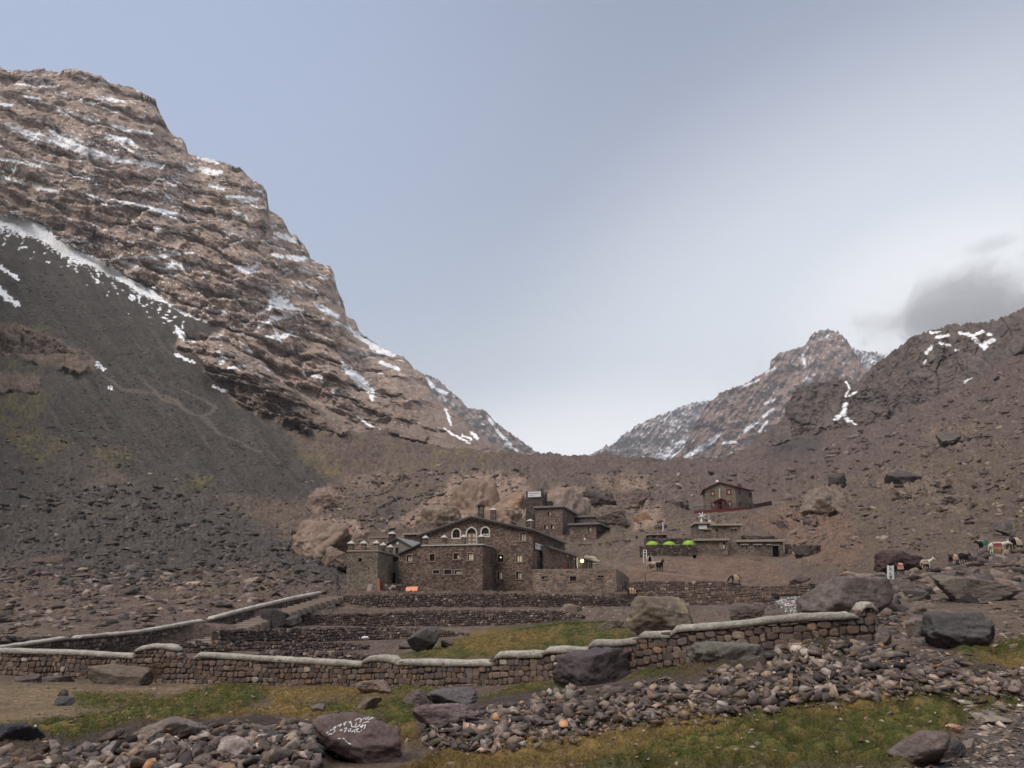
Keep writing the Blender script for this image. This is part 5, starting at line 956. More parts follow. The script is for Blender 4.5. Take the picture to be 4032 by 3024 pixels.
# front boundary wall: column -> distance; runs of coping given by photo pixels (column, row of its top edge)
FWD = lambda x: float(np.interp(x, [-700, 0, 500, 1000, 1500, 2000, 2400, 2700, 3000, 3300, 3480], [41, 38.6, 37.6, 36.6, 34.8, 31, 27.4, 25.2, 23.8, 23.3, 23.4]))
FW_TOP = [[(-420, 2556), (-60, 2553), (0, 2552), (300, 2560), (528, 2574)], [(536, 2546), (600, 2534), (650, 2534), (698, 2545)], [(765, 2578), (785, 2567), (1000, 2581), (1425, 2603)], [(1430, 2588), (1462, 2579), (1538, 2581), (1560, 2592)],
          [(1562, 2594), (1750, 2597), (1940, 2597)], [(1944, 2576), (1968, 2563), (2136, 2562)], [(2142, 2552), (2168, 2543), (2316, 2547)], [(2322, 2528), (2345, 2517), (2428, 2518), (2507, 2507)], [(2512, 2492), (2524, 2485), (2638, 2483)],
          [(2643, 2477), (2658, 2461), (2845, 2449), (3000, 2431), (3131, 2416), (3376, 2408)], [(3384, 2384), (3400, 2365), (3450, 2364), (3464, 2386)]]
BOT = lambda x: float(np.interp(x, [-420, 0, 300, 500, 800, 1000, 1500, 2000, 2200, 2400, 2700, 3000, 3300, 3480], [2650, 2662, 2672, 2688, 2700, 2712, 2722, 2722, 2715, 2700, 2655, 2600, 2566, 2566]))
def front_wall():
    path = []; runs_px = []
    tops = sorted([(x, y) for run in FW_TOP for x, y in run] + [(702, 2592), (760, 2592)])
    for x in range(-420, 3465, 30):
        D = FWD(x); y = np.interp(x, [t[0] for t in tops], [t[1] for t in tops]); h = 8 if (x < 700 or x > 760) else 0
        top = pt(x, y + h, D); bot = pt(x, BOT(x) + 6, D); path.append((top.x, top.y, top.z, bot.z))
    # step-wise tops
    for i, x in enumerate(range(-420, 3465, 30)):
        for run in FW_TOP:
            if run[0][0] - 4 <= x <= run[-1][0] + 4: y = np.interp(x, [k[0] for k in run], [k[1] for k in run]); p = pt(x, y + 12, FWD(x)); path[i] = (p.x, p.y, p.z, path[i][3])
    S, P = resample(path, .4); xs = [px_py((p[0], p[1], p[2]))[0] for p in P]; runs = []
    for run in FW_TOP:
        rr = []
        for x, y in run:
            s = float(np.interp(x, xs, S)); D = FWD(x); th = np.interp(x, [0, 1000, 2000, 3000], [16, 17, 22, 24]); rr.append((s, pt(x, y, D).z, th * D / FPX * 1.02 + .02))
        runs.append(rr)
    return stone_wall('boundary_wall', path, .27, 'long boundary wall of brown stones with a pale stepped mortar coping, crossing the whole foreground', thick=.5, rough=.07, seed=5, cap=runs, acc=.05)
front_wall()
# left boundary wall climbing beside the stairs
def LWD(x):
    u = (x - 2016) / FPX / 1.035; s = (25.6 + 40 * u) / (5.7 - 52 * u); return 40 + 52 * s
LW = [[(-40, 2546), (0, 2545), (140, 2524), (271, 2504)], [(312, 2502), (542, 2483), (803, 2437)], [(838, 2428), (1000, 2386), (1163, 2348), (1260, 2329), (1336, 2323)]]
def left_wall():
    xs_ = list(range(-40, 1337, 14)); path = []; tops = sorted(k for r in LW for k in r)
    for x in xs_:
        D = LWD(x); y = float(np.interp(x, [t[0] for t in tops], [t[1] for t in tops])); p = pt(x, y + 7 + (6 if 272 < x < 311 or 805 < x < 837 else 0), D); zb = np.interp(x, [0, 300, 500, 750, 1000, 1180, 1336], [-3.3, -3.3, -3.25, -3.1, -2.2, -1.9, .9]); path.append((p.x, p.y, p.z, float(zb)))
    S, P = resample(path, .4); px = [px_py((p[0], p[1], p[2]))[0] for p in P]; runs = []
    for run in LW: runs.append([(float(np.interp(x, px, S)), pt(x, y, LWD(x)).z, 12 * LWD(x) / FPX) for x, y in run])
    return stone_wall('boundary_wall', path, .30, 'boundary wall with pale coping climbing beside the stone stairs to the tower', thick=.45, rough=.05, seed=9, cap=runs, pal=DARKP)
left_wall()
def stairs():
    o = thing('stone_stairs', 'worn stone stairs in short flights climbing along the left boundary wall', 'stairs', pt(900, 2500, 64))
    m = MB(); n = 30
    for i in range(n):
        x = 560 + (1310 - 560) * (i / (n - 1)) ** .92; D = LWD(x) - .3; z = -3.1 + 4.3 * (i / (n - 1)) ** 1.15; p = pt(x, 2450, D); x0 = p.x + .25; m.wbox(x0, x0 + 2.0, p.y, p.y + 1.9, z - .6, z)
    m.build('step', 'trim_stone', o)
    a = [(pt(1222, 2391, 80), -1.7), (pt(1325, 2344, 89), .8)]
    p0, p1 = a[0][0], a[1][0]; k = MB(); k.hexa([p0 + Vector((0, 0, -1.3)), p1 + Vector((0, 0, -1.3)), p1 + Vector((-.1, .4, -1.3)), p0 + Vector((-.1, .4, -1.3)), p0 + Vector((0, 0, -.08)), p1 + Vector((0, 0, -.08)), p1 + Vector((-.1, .4, -.08)), p0 + Vector((-.1, .4, -.08))]); k.build('side_wall', 'dark_stone', o)
    MB().bar(p0 + Vector((0, .2, 0)), p1 + Vector((0, .2, 0)), .5, .2).build('coping', 'coping', o)
stairs()
def wall_px(name, tops, bots, Ds, size, label, **kw):
    """wall from photo rows: tops/bots [(col,row)], Ds [(col, distance)]"""
    x0, x1 = tops[0][0], tops[-1][0]; n = max(2, int((x1 - x0) / 18)); path = []
    for i in range(n + 1):
        x = x0 + (x1 - x0) * i / n; D = float(np.interp(x, [d[0] for d in Ds], [d[1] for d in Ds])); a = pt(x, np.interp(x, [t[0] for t in tops], [t[1] for t in tops]), D); b = pt(x, np.interp(x, [t[0] for t in bots], [t[1] for t in bots]) + 3, D); path.append((a.x, a.y, a.z, b.z))
    return stone_wall(name, path, size, label, **kw)
TG = 'dry-stone terrace walls below the refuge'
dry = dict(pal=DARKP, acc=.05, rough=.14, ragged=.25, thick=.7, lean=.15, group=TG, aspect=1.25)
wall_px('terrace_wall', [(1322, 2350), (1345, 2348), (1600, 2343), (1895, 2339), (2200, 2342), (2388, 2350), (2440, 2360), (2500, 2368)], [(1322, 2402), (1650, 2410), (2200, 2405), (2330, 2384), (2500, 2390)], [(1322, 85.6), (1600, 84.4), (2330, 83.4), (2500, 86)], .27, 'topmost dry-stone terrace wall, directly under the large refuge and tower', seed=11, **dry)
wall_px('terrace_wall', [(1184, 2423), (1488, 2417), (1600, 2408), (2200, 2408), (2290, 2425)], [(1184, 2471), (1500, 2468), (2200, 2460), (2290, 2450)], [(1184, 75), (1500, 77.2), (2000, 75), (2290, 71)], .26, 'second dry-stone terrace wall down, running above the pale path', seed=12, **dry)
wall_px('terrace_wall', [(865, 2486), (1000, 2482), (1325, 2474), (1678, 2476), (1895, 2508)], [(865, 2520), (1000, 2513), (1597, 2518), (1895, 2522)], [(865, 57), (1000, 60), (1180, 65.2), (1500, 67.2), (1895, 65)], .25, 'third dry-stone terrace wall, behind the white bag', seed=13, **dry)
wall_px('terrace_wall', [(640, 2534), (820, 2536), (1000, 2532), (1250, 2534), (1450, 2546)], [(640, 2556), (1000, 2556), (1450, 2562)], [(640, 53), (1000, 56), (1450, 57)], .24, 'lowest tumbled terrace wall, just behind the long front boundary wall', seed=14, **dict(dry, ragged=.5))
wall_px('terrace_wall', [(1000, 2566), (1250, 2572), (1500, 2590)], [(1000, 2590), (1500, 2604)], [(1000, 47), (1500, 46)], .28, 'short rubble wall half hidden by the front boundary wall coping', seed=15, **dict(dry, ragged=.6))
RG = 'stone retaining walls on the right of the refuge'
kw = dict(pal=BROWN, acc=.05, rough=.07, thick=.5, group=RG, aspect=1.1)
wall_px('retaining_wall', [(2480, 2290), (2540, 2287), (2872, 2289), (2905, 2298)], [(2480, 2334), (2905, 2334)], [(2480, 92.5), (2870, 87), (2905, 86)], .29, 'retaining wall with a flat top that the grazing mule with the striped blanket stands on', seed=21, **kw)
wall_px('retaining_wall', [(2905, 2303), (3006, 2310), (3100, 2306), (3190, 2297)], [(2905, 2334), (3190, 2334)], [(2905, 86), (3010, 83.4), (3190, 76)], .29, 'retaining wall with a thin pale top line ending at the big rounded boulder', seed=22, **kw)
wall_px('retaining_wall', [(2470, 2333), (2870, 2330), (3060, 2330)], [(2470, 2385), (2870, 2382), (3060, 2372)], [(2470, 91), (2870, 85.5), (3060, 82)], .31, 'lower tier of retaining wall behind the large lichen-streaked boulder', seed=23, **kw)
wall_px('retaining_wall', [(2520, 2386), (2880, 2380)], [(2520, 2402), (2880, 2400)], [(2520, 80), (2880, 76)], .34, 'low tumbled line of stones between two big boulders', seed=24, **dict(kw, ragged=.4, pal=DARKP))
MG = 'stone terrace walls around the tents'
kw = dict(pal=DARKP, acc=.05, rough=.06, thick=.5, group=MG, aspect=1.2)
wall_px('terrace_wall', [(2522, 2148), (2560, 2145), (2738, 2145)], [(2522, 2190), (2738, 2190)], [(2522, 129), (2738, 131)], .34, 'dark stone wall directly below the green tents', seed=31, **kw)
wall_px('terrace_wall', [(2540, 2121), (2735, 2119)], [(2540, 2148), (2735, 2148)], [(2540, 137), (2735, 139)], .34, 'stone wall directly behind the green tents', seed=32, **kw)
wall_px('terrace_wall', [(2234, 2144), (2330, 2141), (2480, 2124)], [(2234, 2200), (2330, 2204), (2440, 2195), (2480, 2150)], [(2234, 152), (2330, 150), (2480, 147)], .36, 'stone retaining wall under the rear refuge', seed=33, **kw)
wall_px('terrace_wall', [(3088, 2141), (3190, 2146), (3230, 2150)], [(3088, 2192), (3230, 2190)], [(3088, 137), (3230, 133)], .45, 'dark stone wall running right from the long shed', seed=34, **kw)
wall_px('terrace_wall', [(2922, 2112), (3060, 2113)], [(2922, 2128), (3060, 2132)], [(2922, 144), (3060, 144)], .45, 'low stone wall on the slope above the long shed', seed=35, **dict(kw, ragged=.4))
wall_px('terrace_wall', [(1515, 2308), (1540, 2304), (1600, 2307)], [(1515, 2340), (1600, 2340)], [(1515, 90), (1600, 90)], .36, 'short knee-high stack of stones before the black doorway of the large refuge', seed=36, **dict(kw, ragged=.4))

# ------------------------------------------------------------------ rocks
rock_mat('stone_merged', 'attr', (3.0, 14.0), 0.30, ((9.0, 0.7, 0.05),))
rock_mat('stone_single', 'object', (0.8, 4.0, 16.0), 0.24, ((1.2, 0.6, 0.35), (9.0, 0.7, 0.06)))
def ico(sub):
    bm = bmesh.new(); bmesh.ops.create_icosphere(bm, subdivisions=sub, radius=1.0); V = np.array([v.co[:] for v in bm.verts]); F = np.array([[v.index for v in f.verts] for f in bm.faces]); bm.free(); return V, F
ICO = {k: ico(k) for k in (2, 3, 4, 5)}
def hull_rock(seed, n, flat):
    """broken stone: the hull of a few random points"""
    r = random.Random(seed); bm = bmesh.new(); a, b = r.uniform(.5, 1.0), flat
    for i in range(n):
        p = Vector((r.gauss(0, 1), r.gauss(0, 1), r.gauss(0, 1))).normalized() * r.uniform(.8, 1.0); k = max(abs(p.x), abs(p.y), abs(p.z)); p = p.lerp(p / k * .8, .5); bm.verts.new((p.x, p.y * a, p.z * b))
    g = bmesh.ops.convex_hull(bm, input=bm.verts); bmesh.ops.delete(bm, geom=[v for v in bm.verts if not v.link_faces], context='VERTS'); bm.verts.ensure_lookup_table()
    for i, v in enumerate(bm.verts): v.index = i
    bmesh.ops.triangulate(bm, faces=bm.faces); bmesh.ops.recalc_face_normals(bm, faces=bm.faces); V = np.array([v.co[:] for v in bm.verts]); F = np.array([[v.index for v in f.verts] for f in bm.faces]); bm.free(); lo, hi = V.min(0), V.max(0); return (V - (lo + hi) / 2) / (hi - lo).max(), F
def facet_rock(seed, sub, planes, cut, extra=()):
    """a sphere pressed onto the nearest of a set of planes: sharp-edged block"""
    V, F = ICO[sub]; r = np.random.RandomState(seed); N = r.normal(size=(planes, 3)); N[:, 2] *= .8; N /= np.linalg.norm(N, axis=1)[:, None]; d = r.uniform(cut[0], cut[1], planes); N = np.concatenate([N, [[0, 0, 1], [0, 0, -1], [1, 0, 0], [-1, 0, 0], [0, 1, 0], [0, -1, 0]]]); d = np.concatenate([d, [.95, .75, 1, 1, 1, 1]]); R = np.min(d[None] / np.clip(V @ N.T, .08, None), axis=1); return V * np.clip(R, 0, 1.3)[:, None], F
SMALL = [hull_rock(100 + i, 7 + i % 4, random.Random(i).uniform(.24, .70)) for i in range(24)]
MID_ME = []
for i in range(14):
    Vr, Fr = facet_rock(200 + i, 3, 8, (.34, .80)); Vr = Vr * np.array([1, random.Random(i).uniform(.7, 1), random.Random(i + 9).uniform(.35, .75)]); Vr = Vr * (1 + .035 * fbm(Vr * 3 + i, 3))[:, None]; lo, hi = Vr.min(0), Vr.max(0); MID_ME.append(mesh_from_arrays('rock', (Vr - (lo + hi) / 2) / (hi - lo).max(), Fr, MAT['stone_single']))
P_BR = [(.165, .128, .112), (.140, .112, .104), (.190, .150, .128), (.125, .103, .100), (.215, .172, .148), (.155, .118, .100)]
P_PALE = [(.40, .34, .30), (.34, .29, .255), (.30, .26, .235), (.38, .27, .21)]
P_OR = [(.34, .19, .11), (.30, .20, .145), (.36, .25, .18)]
P_DK = [(.075, .067, .064), (.095, .082, .077), (.060, .055, .055), (.11, .093, .085)]
P_TN = [(.24, .18, .14), (.28, .215, .17), (.20, .15, .12)]
CNAME = {id(P_BR): 'brown', id(P_PALE): 'pale', id(P_OR): 'orange-tinted', id(P_DK): 'dark', id(P_TN): 'tan'}
ITEMS = []     # (pixel size, position, size in metres, normal, colour, region, flat)
def rocks_in(region, poly, n, lo, hi, pals, power=2.0, flat=1.0, seed=0, avoid=(), up=0.0, layers=1, clump=0.0):
    r = random.Random(seed * 97 + 13); xs = [p[0] for p in poly]; ys = [p[1] for p in poly]; k = 0; X = np.array([[r.uniform(min(xs), max(xs)), r.uniform(min(ys), max(ys))] for _ in range(n * 6)])
    d = polydist(X[:, 0], X[:, 1], poly); X = X[(d > -12) & ((d > 12) | (np.array([r.random() for _ in d]) < .4))][:n]
    for a in avoid: X = X[polydist(X[:, 0], X[:, 1], a) < 0]
    if clump: f = fbm(np.stack([X[:, 0] / 75.0, X[:, 1] / 38.0, X[:, 0] * 0 + seed], -1), 3); X = X[(f * clump + .5) > np.array([r.random() for _ in f])]
    W = [p[1] for p in pals]
    for x, y in X:
        p, nn = ground_ray(x, y)
        if p is None: continue
        s = lo + (hi - lo) * r.random() ** (power + 1); m = s * p.y / FPX; pal = r.choices([q[0] for q in pals], W)[0]; c = r.choice(pal); kk = r.uniform(.58, 1.35)
        p = Vector(p) + Vector((0, 0, m * ((.12 if up else .0) + up * r.random())))
        ITEMS.append((s, p, m, nn, tuple(q * kk for q in c), region, flat, x, CNAME[id(pal)]))
RB = [(P_BR, 10), (P_PALE, 1.6), (P_OR, .9), (P_DK, 2.5), (P_TN, 2)]
BOULD_PX = [[(1250, 3030), (1250, 2860), (1400, 2800), (1600, 2890), (1600, 3030)], [(2180, 2720), (2180, 2560), (2480, 2540), (2480, 2710)], [(3630, 2560), (3680, 2410), (3800, 2410), (3900, 2540)], [(2700, 2640), (2800, 2530), (3000, 2540), (3030, 2640)]]
BUILD_PX = [[(1355, 2345), (1355, 2120), (1500, 2100), (1860, 2000), (2060, 2000), (2060, 1920), (2180, 1920), (2440, 2060), (2440, 2240), (2510, 2260), (2510, 2345)], [(2510, 2200), (2510, 2110), (2730, 2110), (2730, 2050), (2930, 2050), (3100, 2120), (3100, 2205)], [(2725, 2025), (2760, 1890), (2980, 1900), (3060, 2010)]]
for i, p in enumerate(MOUND): pass
rocks_in('rubble', MOUND[0], 4400, 11, 58, RB, 2.9, .95, 1, BOULD_PX, .22)
rocks_in('rubble', MOUND[1], 2700, 13, 70, RB, 2.6, .9, 2, BOULD_PX, .22)
rocks_in('turf', [(-40, 2700), (4080, 2660), (4080, 3060), (-40, 3060)], 1300, 5, 28, [(P_BR, 4), (P_PALE, 5), (P_TN, 2)], 2.2, .55, 3, BOULD_PX)
rocks_in('stream', GRAVEL[0], 800, 12, 44, [(P_BR, 6), (P_PALE, 2), (P_DK, 2), (P_TN, 2)], 1.6, .45, 4)
rocks_in('stream', [(3720, 2640), (4080, 2600), (4080, 2900), (3820, 2900)], 300, 10, 60, [(P_BR, 4), (P_PALE, 4), (P_TN, 2)], 2, .45, 5)
rocks_in('bank', [(3320, 2420), (3650, 2380), (3650, 2560), (3900, 2600), (3560, 2680), (3300, 2640)], 420, 12, 56, RB, 1.8, .8, 6, BOULD_PX)
rocks_in('bank', [(3100, 2520), (3320, 2560), (3300, 2660), (3000, 2660)], 200, 10, 34, RB, 1.8, .7, 7)
rocks_in('bank', [(3850, 2330), (4080, 2300), (4080, 2520), (3900, 2560)], 260, 8, 44, [(P_TN, 4), (P_BR, 5)], 2, .6, 8)
rocks_in('right boulders', [(3300, 2230), (3480, 2290), (3640, 2240), (3740, 2210), (4080, 2150), (4080, 2350), (3600, 2420), (3340, 2420)], 520, 12, 84, [(P_BR, 6), (P_DK, 3), (P_TN, 1)], 2.2, .75, 9)
rocks_in('right slope', [(3330, 1700), (3560, 1650), (3760, 1560), (4080, 1400), (4080, 2160), (3700, 2190), (3200, 2170), (3000, 2040), (3050, 1880)], 7000, 4, 42, [(P_BR, 9), (P_DK, 1.3), (P_TN, 2.4)], 5.0, .8, 10, clump=2.4)
rocks_in('right slope', [(2650, 2200), (3300, 2200), (3300, 2290), (2650, 2280)], 90, 4, 14, [(P_BR, 3), (P_TN, 2), (P_PALE, 1)], 2, .6, 11)
LF = [(P_DK, 6), (P_BR, 6), (P_TN, 1.2)]
rocks_in('left field', [(-40, 2250), (700, 2230), (1180, 2230), (1340, 2310), (900, 2400), (500, 2480), (-40, 2530)], 5600, 5, 60, [(P_BR, 8), (P_DK, 3), (P_TN, 2.5)], 4.2, .6, 12, clump=1.6)
rocks_in('left field', [(-40, 1980), (560, 1900), (900, 1980), (1200, 2120), (1360, 2200), (1350, 2330), (1000, 2260), (400, 2320), (-40, 2260)], 6000, 5, 46, [(P_DK, 9), (P_BR, 3)], 3.4, .65, 13, clump=1.6)
rocks_in('left field', [(-40, 1720), (300, 1650), (700, 1900), (560, 1930), (-40, 2000)], 900, 6, 32, [(P_DK, 4), (P_BR, 5), (P_TN, 1)], 3, .65, 14, clump=1.6)
rocks_in('scree', [(250, 1700), (900, 1640), (1330, 1920), (1200, 2060), (700, 1960)], 5000, 4, 16, [(P_DK, 5), (P_BR, 5)], 3.0, .7, 15, clump=1.6)
rocks_in('scree', [(0, 950), (600, 1300), (900, 1640), (250, 1700), (400, 1450), (0, 1280)], 2600, 4, 13, [(P_DK, 5), (P_BR, 5)], 2.5, .7, 16)
rocks_in('middle', [(1330, 1900), (1700, 1830), (2100, 1830), (2100, 2010), (1900, 2010), (1700, 2080), (1560, 2110), (1340, 2180), (1250, 2020)], 3000, 4, 36, [(P_BR, 6), (P_DK, 4), (P_TN, 3)], 2.6, .65, 17, BUILD_PX, clump=1.8)
rocks_in('middle', [(2180, 1850), (2800, 1850), (3050, 1850), (3000, 2030), (2760, 2110), (2500, 2120), (2330, 2060), (2200, 1980)], 2200, 4, 36, [(P_BR, 7), (P_TN, 3.5), (P_DK, 1.5)], 2.8, .65, 18, BUILD_PX, clump=1.8)
rocks_in('terrace', [(2280, 2400), (2480, 2380), (2520, 2440), (2300, 2450)], 160, 5, 16, [(P_PALE, 2), (P_BR, 5)], 2, .6, 19)
rocks_in('terrace', [(560, 2545), (900, 2500), (1000, 2520), (1500, 2562), (1700, 2600), (1000, 2600), (560, 2580)], 620, 4, 14, [(P_BR, 6), (P_DK, 3), (P_PALE, .6)], 2, .6, 20)
rocks_in('terrace', [(2560, 2400), (2900, 2400), (2900, 2440), (2700, 2470), (2560, 2480)], 120, 6, 22, [(P_BR, 6), (P_TN, 3)], 2, .6, 21)
rocks_in('rubbish', [(2940, 2340), (3160, 2330), (3170, 2440), (2990, 2440)], 240, 8, 26, [(P_DK, 4), (P_BR, 5)], 1.5, .7, 22)
rocks_in('turf', [(1600, 2440), (2500, 2440), (2500, 2590), (1600, 2600)], 60, 4, 14, [(P_PALE, 3), (P_BR, 3)], 2, .5, 23)
ITEMS.sort(key=lambda t: -t[0])
CNAME = {id(P_BR): 'brown', id(P_PALE): 'pale', id(P_OR): 'orange-tinted', id(P_DK): 'dark', id(P_TN): 'tan'}
RL = {'rubble': ('{s} angular {c} stone in the foreground rubble, {w}', 'stones of the foreground rubble bank', [(520, 'at the lower left corner'), (900, 'below the large faceted brown rock'), (1260, 'between the white-veined slab and the painted boulder'), (1950, 'just right of the painted boulder'), (2180, 'left of the dark purple wall boulder'), (2500, 'below the dark purple wall boulder'), (2760, 'below the left end of the mossy outcrop'), (3050, 'below the mossy outcrop'), (3420, 'below the broken end of the front wall'), (3650, 'left of the blue-grey boulder'), (9999, 'below the blue-grey boulder')]),
      'turf': ('{s} flat {c} stone lying on the mossy turf, {w}', 'pale stones scattered on the turf', [(1300, 'left of the painted boulder'), (2400, 'right of the painted boulder'), (3200, 'lower middle'), (9999, 'towards the stream bed')]),
      'stream': ('{s} flat {c} stone on the stony stream bed, {w}', 'stones of the stream bed', [(3800, 'beside the large bottom right rock'), (9999, 'at the right edge')]), 'bank': ('{s} weathered {c} stone on the bank, {w}', 'stones on the bank right of the boundary wall', [(3330, 'at the foot of the front wall end'), (3600, 'between the wall end and the blue-grey boulder'), (9999, 'right of the blue-grey boulder')]),
      'right boulders': ('{s} rough {c} boulder on the right slope, {w}', 'boulders among the mules', [(3480, 'left of the white trail board'), (3640, 'around the overhanging rock'), (3760, 'between donkey and striped mule'), (3880, 'below the striped mule'), (3990, 'below the white mule'), (9999, 'at the right edge below the mules')]), 'right slope': ('{s} {c} rock on the brown hillside, {w}', 'rocks on the right hillside', [(3300, 'right of the hill house'), (3650, 'under the right crags'), (9999, 'above the mules')]),
      'left field': ('{s} angular {c} boulder in the left boulder field, {w}', 'boulders of the left boulder field', [(250, 'at the left edge'), (500, 'above the wall corner'), (750, 'around the broad pinkish slab'), (1000, 'above the climbing wall'), (9999, 'left of the stone tower')]), 'scree': ('{s} {c} stone on the grey scree slope, {w}', 'stones on the scree', [(700, 'left part'), (9999, 'right part')]), 'middle': ('{s} {c} rock on the moraine behind the refuges, {w}', 'rocks on the moraine slope', [(1700, 'left of the tan dome'), (2300, 'between the refuges'), (9999, 'near the hill house')]),
      'terrace': ('{s} {c} stone lying loose on the terraces, {w}', 'loose stones on the terraces', [(1300, 'left part'), (2200, 'middle part'), (9999, 'right part')]), 'rubbish': ('{s} {c} stone in the heap beside the white rubbish, {w}', 'stones by the rubbish heap', [(3050, 'left side'), (9999, 'touching the rubbish')])}
NIND = 255
def basis(nn, r, m, flat):
    z = (Vector(nn) * .45 + Vector((r.uniform(-.6, .6), r.uniform(-.6, .6), 1))).normalized(); q = z.to_track_quat('Z', 'Y'); return q @ Euler((0, 0, r.uniform(0, 6.28))).to_quaternion()
def build_rocks():
    r = random.Random(5)
    for i, (s, p, m, nn, c, reg, fl, X_, cn) in enumerate(ITEMS[:NIND]):
        o = link('boulder' if m > .9 else 'stone', r.choice(MID_ME)); o.location = p; o.rotation_mode = 'QUATERNION'; o.rotation_quaternion = basis(nn, r, m, fl); k = m * 1.15; o.scale = (k, k * r.uniform(.75, 1), k * r.uniform(.8, 1.1) * (.6 + .4 * fl)); o.color = (*c, 1); l, g, ws = RL[reg]; tag(o, l.format(s='large' if s > 52 else 'smaller', c=cn, w=next(t for lim, t in ws if X_ < lim)), 'rock', g)
    Vs, Fs, Cs = [], [], []; off = 0
    for (s, p, m, nn, c, reg, fl, X_, cn) in ITEMS[NIND:]:
        V, F = SMALL[r.randrange(len(SMALL))]; M = np.array(basis(nn, r, m, fl).to_matrix()); k = m * 1.15; Vs.append((V * np.array([k, k * r.uniform(.7, 1), k * fl * r.uniform(.8, 1.2)])) @ M.T + np.array(p)); Fs.append(F + off); off += len(V); Cs.append(np.broadcast_to(np.array(c), V.shape))
    o = link('loose_stones', mesh_from_arrays('loose_stones', np.concatenate(Vs), np.concatenate(Fs), MAT['stone_merged'], np.concatenate(Cs))); tag(o, 'countless small loose stones and scree blocks strewn over the slopes and turf', 'stones', kind='stuff')
build_rocks()

# single boulders, each described
def boulder(x0, y0, x1, y1, col, label, seed, D=None, depth=.8, planes=8, rough=.13, cut=(.5, .88), sub=5, tilt=0.0, lichen=None, name='boulder', sink=.12, strata=0.0, gk=1.0):
    """photo box of the visible rock -> a rock standing on the ground there"""
    cx = (x0 + x1) / 2
    if D is None: D = ground_ray(cx, y1 - 2)[0].y
    w = (x1 - x0) * D / FPX; dp = w * depth; Dc = D + dp * .35; a = pt(cx, y0, Dc); b = pt(cx, y1, D); top, bot = a.z, b.z; w = (x1 - x0) * Dc / FPX; h = (top - bot) * (1 + sink)
    V, F = facet_rock(seed, sub, planes + 4, (max(.5, cut[0] + .05), cut[1] + .03))
    V[:, :2] *= np.where(V[:, 2:] < 0, 1 / np.sqrt(1 - .50 * np.clip(V[:, 2:], -1, 0) ** 2), 1)
    n = fbm(V * 1.5 + seed * 2.3, 6, .55, True); V = V * (1 + rough * n + .9 * rough * fbm(V * 4.0 + seed, 6, .6, True))[:, None]
    if strata: V = V * (1 + strata * np.abs(((V[:, 2] * 5 + .6 * V[:, 0] * 5 + n) % 1) - .5))[:, None]
    if tilt: c, s = math.cos(tilt), math.sin(tilt); V = np.stack([V[:, 0] * c + V[:, 2] * s, V[:, 1], -V[:, 0] * s + V[:, 2] * c], -1)
    lo, hi = V.min(0), V.max(0); V = (V - (lo + hi) / 2) / (hi - lo) * np.array([w, dp, h]); V[:, 2] += h / 2
    base = Vector((a.x, Dc, top - h)); C = np.empty(V.shape); C[:] = col; C *= (1 + .28 * fbm(V * (2.2 / max(w, .1)) * 2 + seed, 5, .6))[:, None]
    if lichen is not None: C = mixc(C, sstep(.0, .4, fbm(V * np.array([1.2, 1.2, .35]) * (3.5 / w) + seed, 5, .6)) * .9, lichen)
    o = link(name, mesh_from_arrays(name, V, F, MAT['boulder_rock'], C, smooth=False)); o.location = base; tag(o, label, 'boulder'); return o
rock_mat('boulder_rock', 'attr', (0.9, 4.5, 18.0), 0.22, ((2.2, 0.6, 0.20), (14.0, 0.6, 0.04)))
cB, cD, cG, cT, cK = (.150, .115, .100), (.100, .080, .078), (.150, .142, .132), (.270, .200, .158), (.052, .048, .050)
GRAF = boulder(1256, 2803, 1596, 3008, (.135, .100, .094), 'big angular foreground boulder with white painted handwriting on its sloping top', 904, planes=9, depth=.75, cut=(.55, .85), tilt=.0)
boulder(2458, 2346, 2745, 2492, (.165, .135, .108), 'huge rounded boulder with pale lichen streaks inside the wall, right of the low annex', 12, lichen=(.27, .22, .15), depth=.7)
boulder(3152, 2268, 3486, 2442, (.155, .130, .122), 'huge smooth grey-brown boulder behind the right end of the front wall', 33, depth=.7, planes=6, cut=(.6, .9))
boulder(2178, 2545, 2482, 2722, (.098, .080, .086), 'massive dark purple boulder built into the front boundary wall', 54, depth=.6, cut=(.62, .8), planes=12, rough=.17, D=26.3)
boulder(3622, 2406, 3898, 2562, (.100, .096, .098), 'dark blue-grey cracked boulder on the turf at the right', 65, depth=.75, rough=.18, cut=(.5, .8), D=23)
boulder(3648, 2262, 3992, 2372, (.165, .142, .122), 'long flat-topped pale slab on the slope below the mules', 76, depth=.5, tilt=-.06, planes=8)
boulder(2690, 2526, 3034, 2652, (.155, .143, .125), 'long low grey mossy outcrop before the front boundary wall', 87, depth=.6, rough=.2, planes=5, cut=(.7, .95), D=21.5, lichen=(.125, .115, .085))
boulder(2346, 2438, 2452, 2482, (.15, .125, .105), 'low brown rock on the inner turf left of the lichen-streaked boulder', 98)
boulder(2196, 2376, 2298, 2446, (.21, .165, .13), 'slanting tan rock with a dark shaded side below the annex', 109, tilt=.5, depth=.5, D=74)
boulder(1608, 2464, 1735, 2562, (.095, .088, .086), 'dark pointed boulder on the inner terrace near the green grass', 120, depth=.8)
boulder(1570, 2524, 1624, 2558, (.12, .10, .095), 'small rock touching the left foot of the dark pointed terrace boulder', 121)
boulder(1738, 2520, 1786, 2547, (.13, .11, .10), 'small rounded rock right of the dark pointed terrace boulder', 122)
boulder(1024, 2394, 1138, 2474, (.052, .046, .045), 'black craggy boulder beside the stairs at the left terrace edge', 131, rough=.2, D=67)
boulder(1120, 2418, 1188, 2472, (.085, .078, .074), 'dark leaning slab resting against the black craggy boulder', 132, tilt=-.6, D=67)
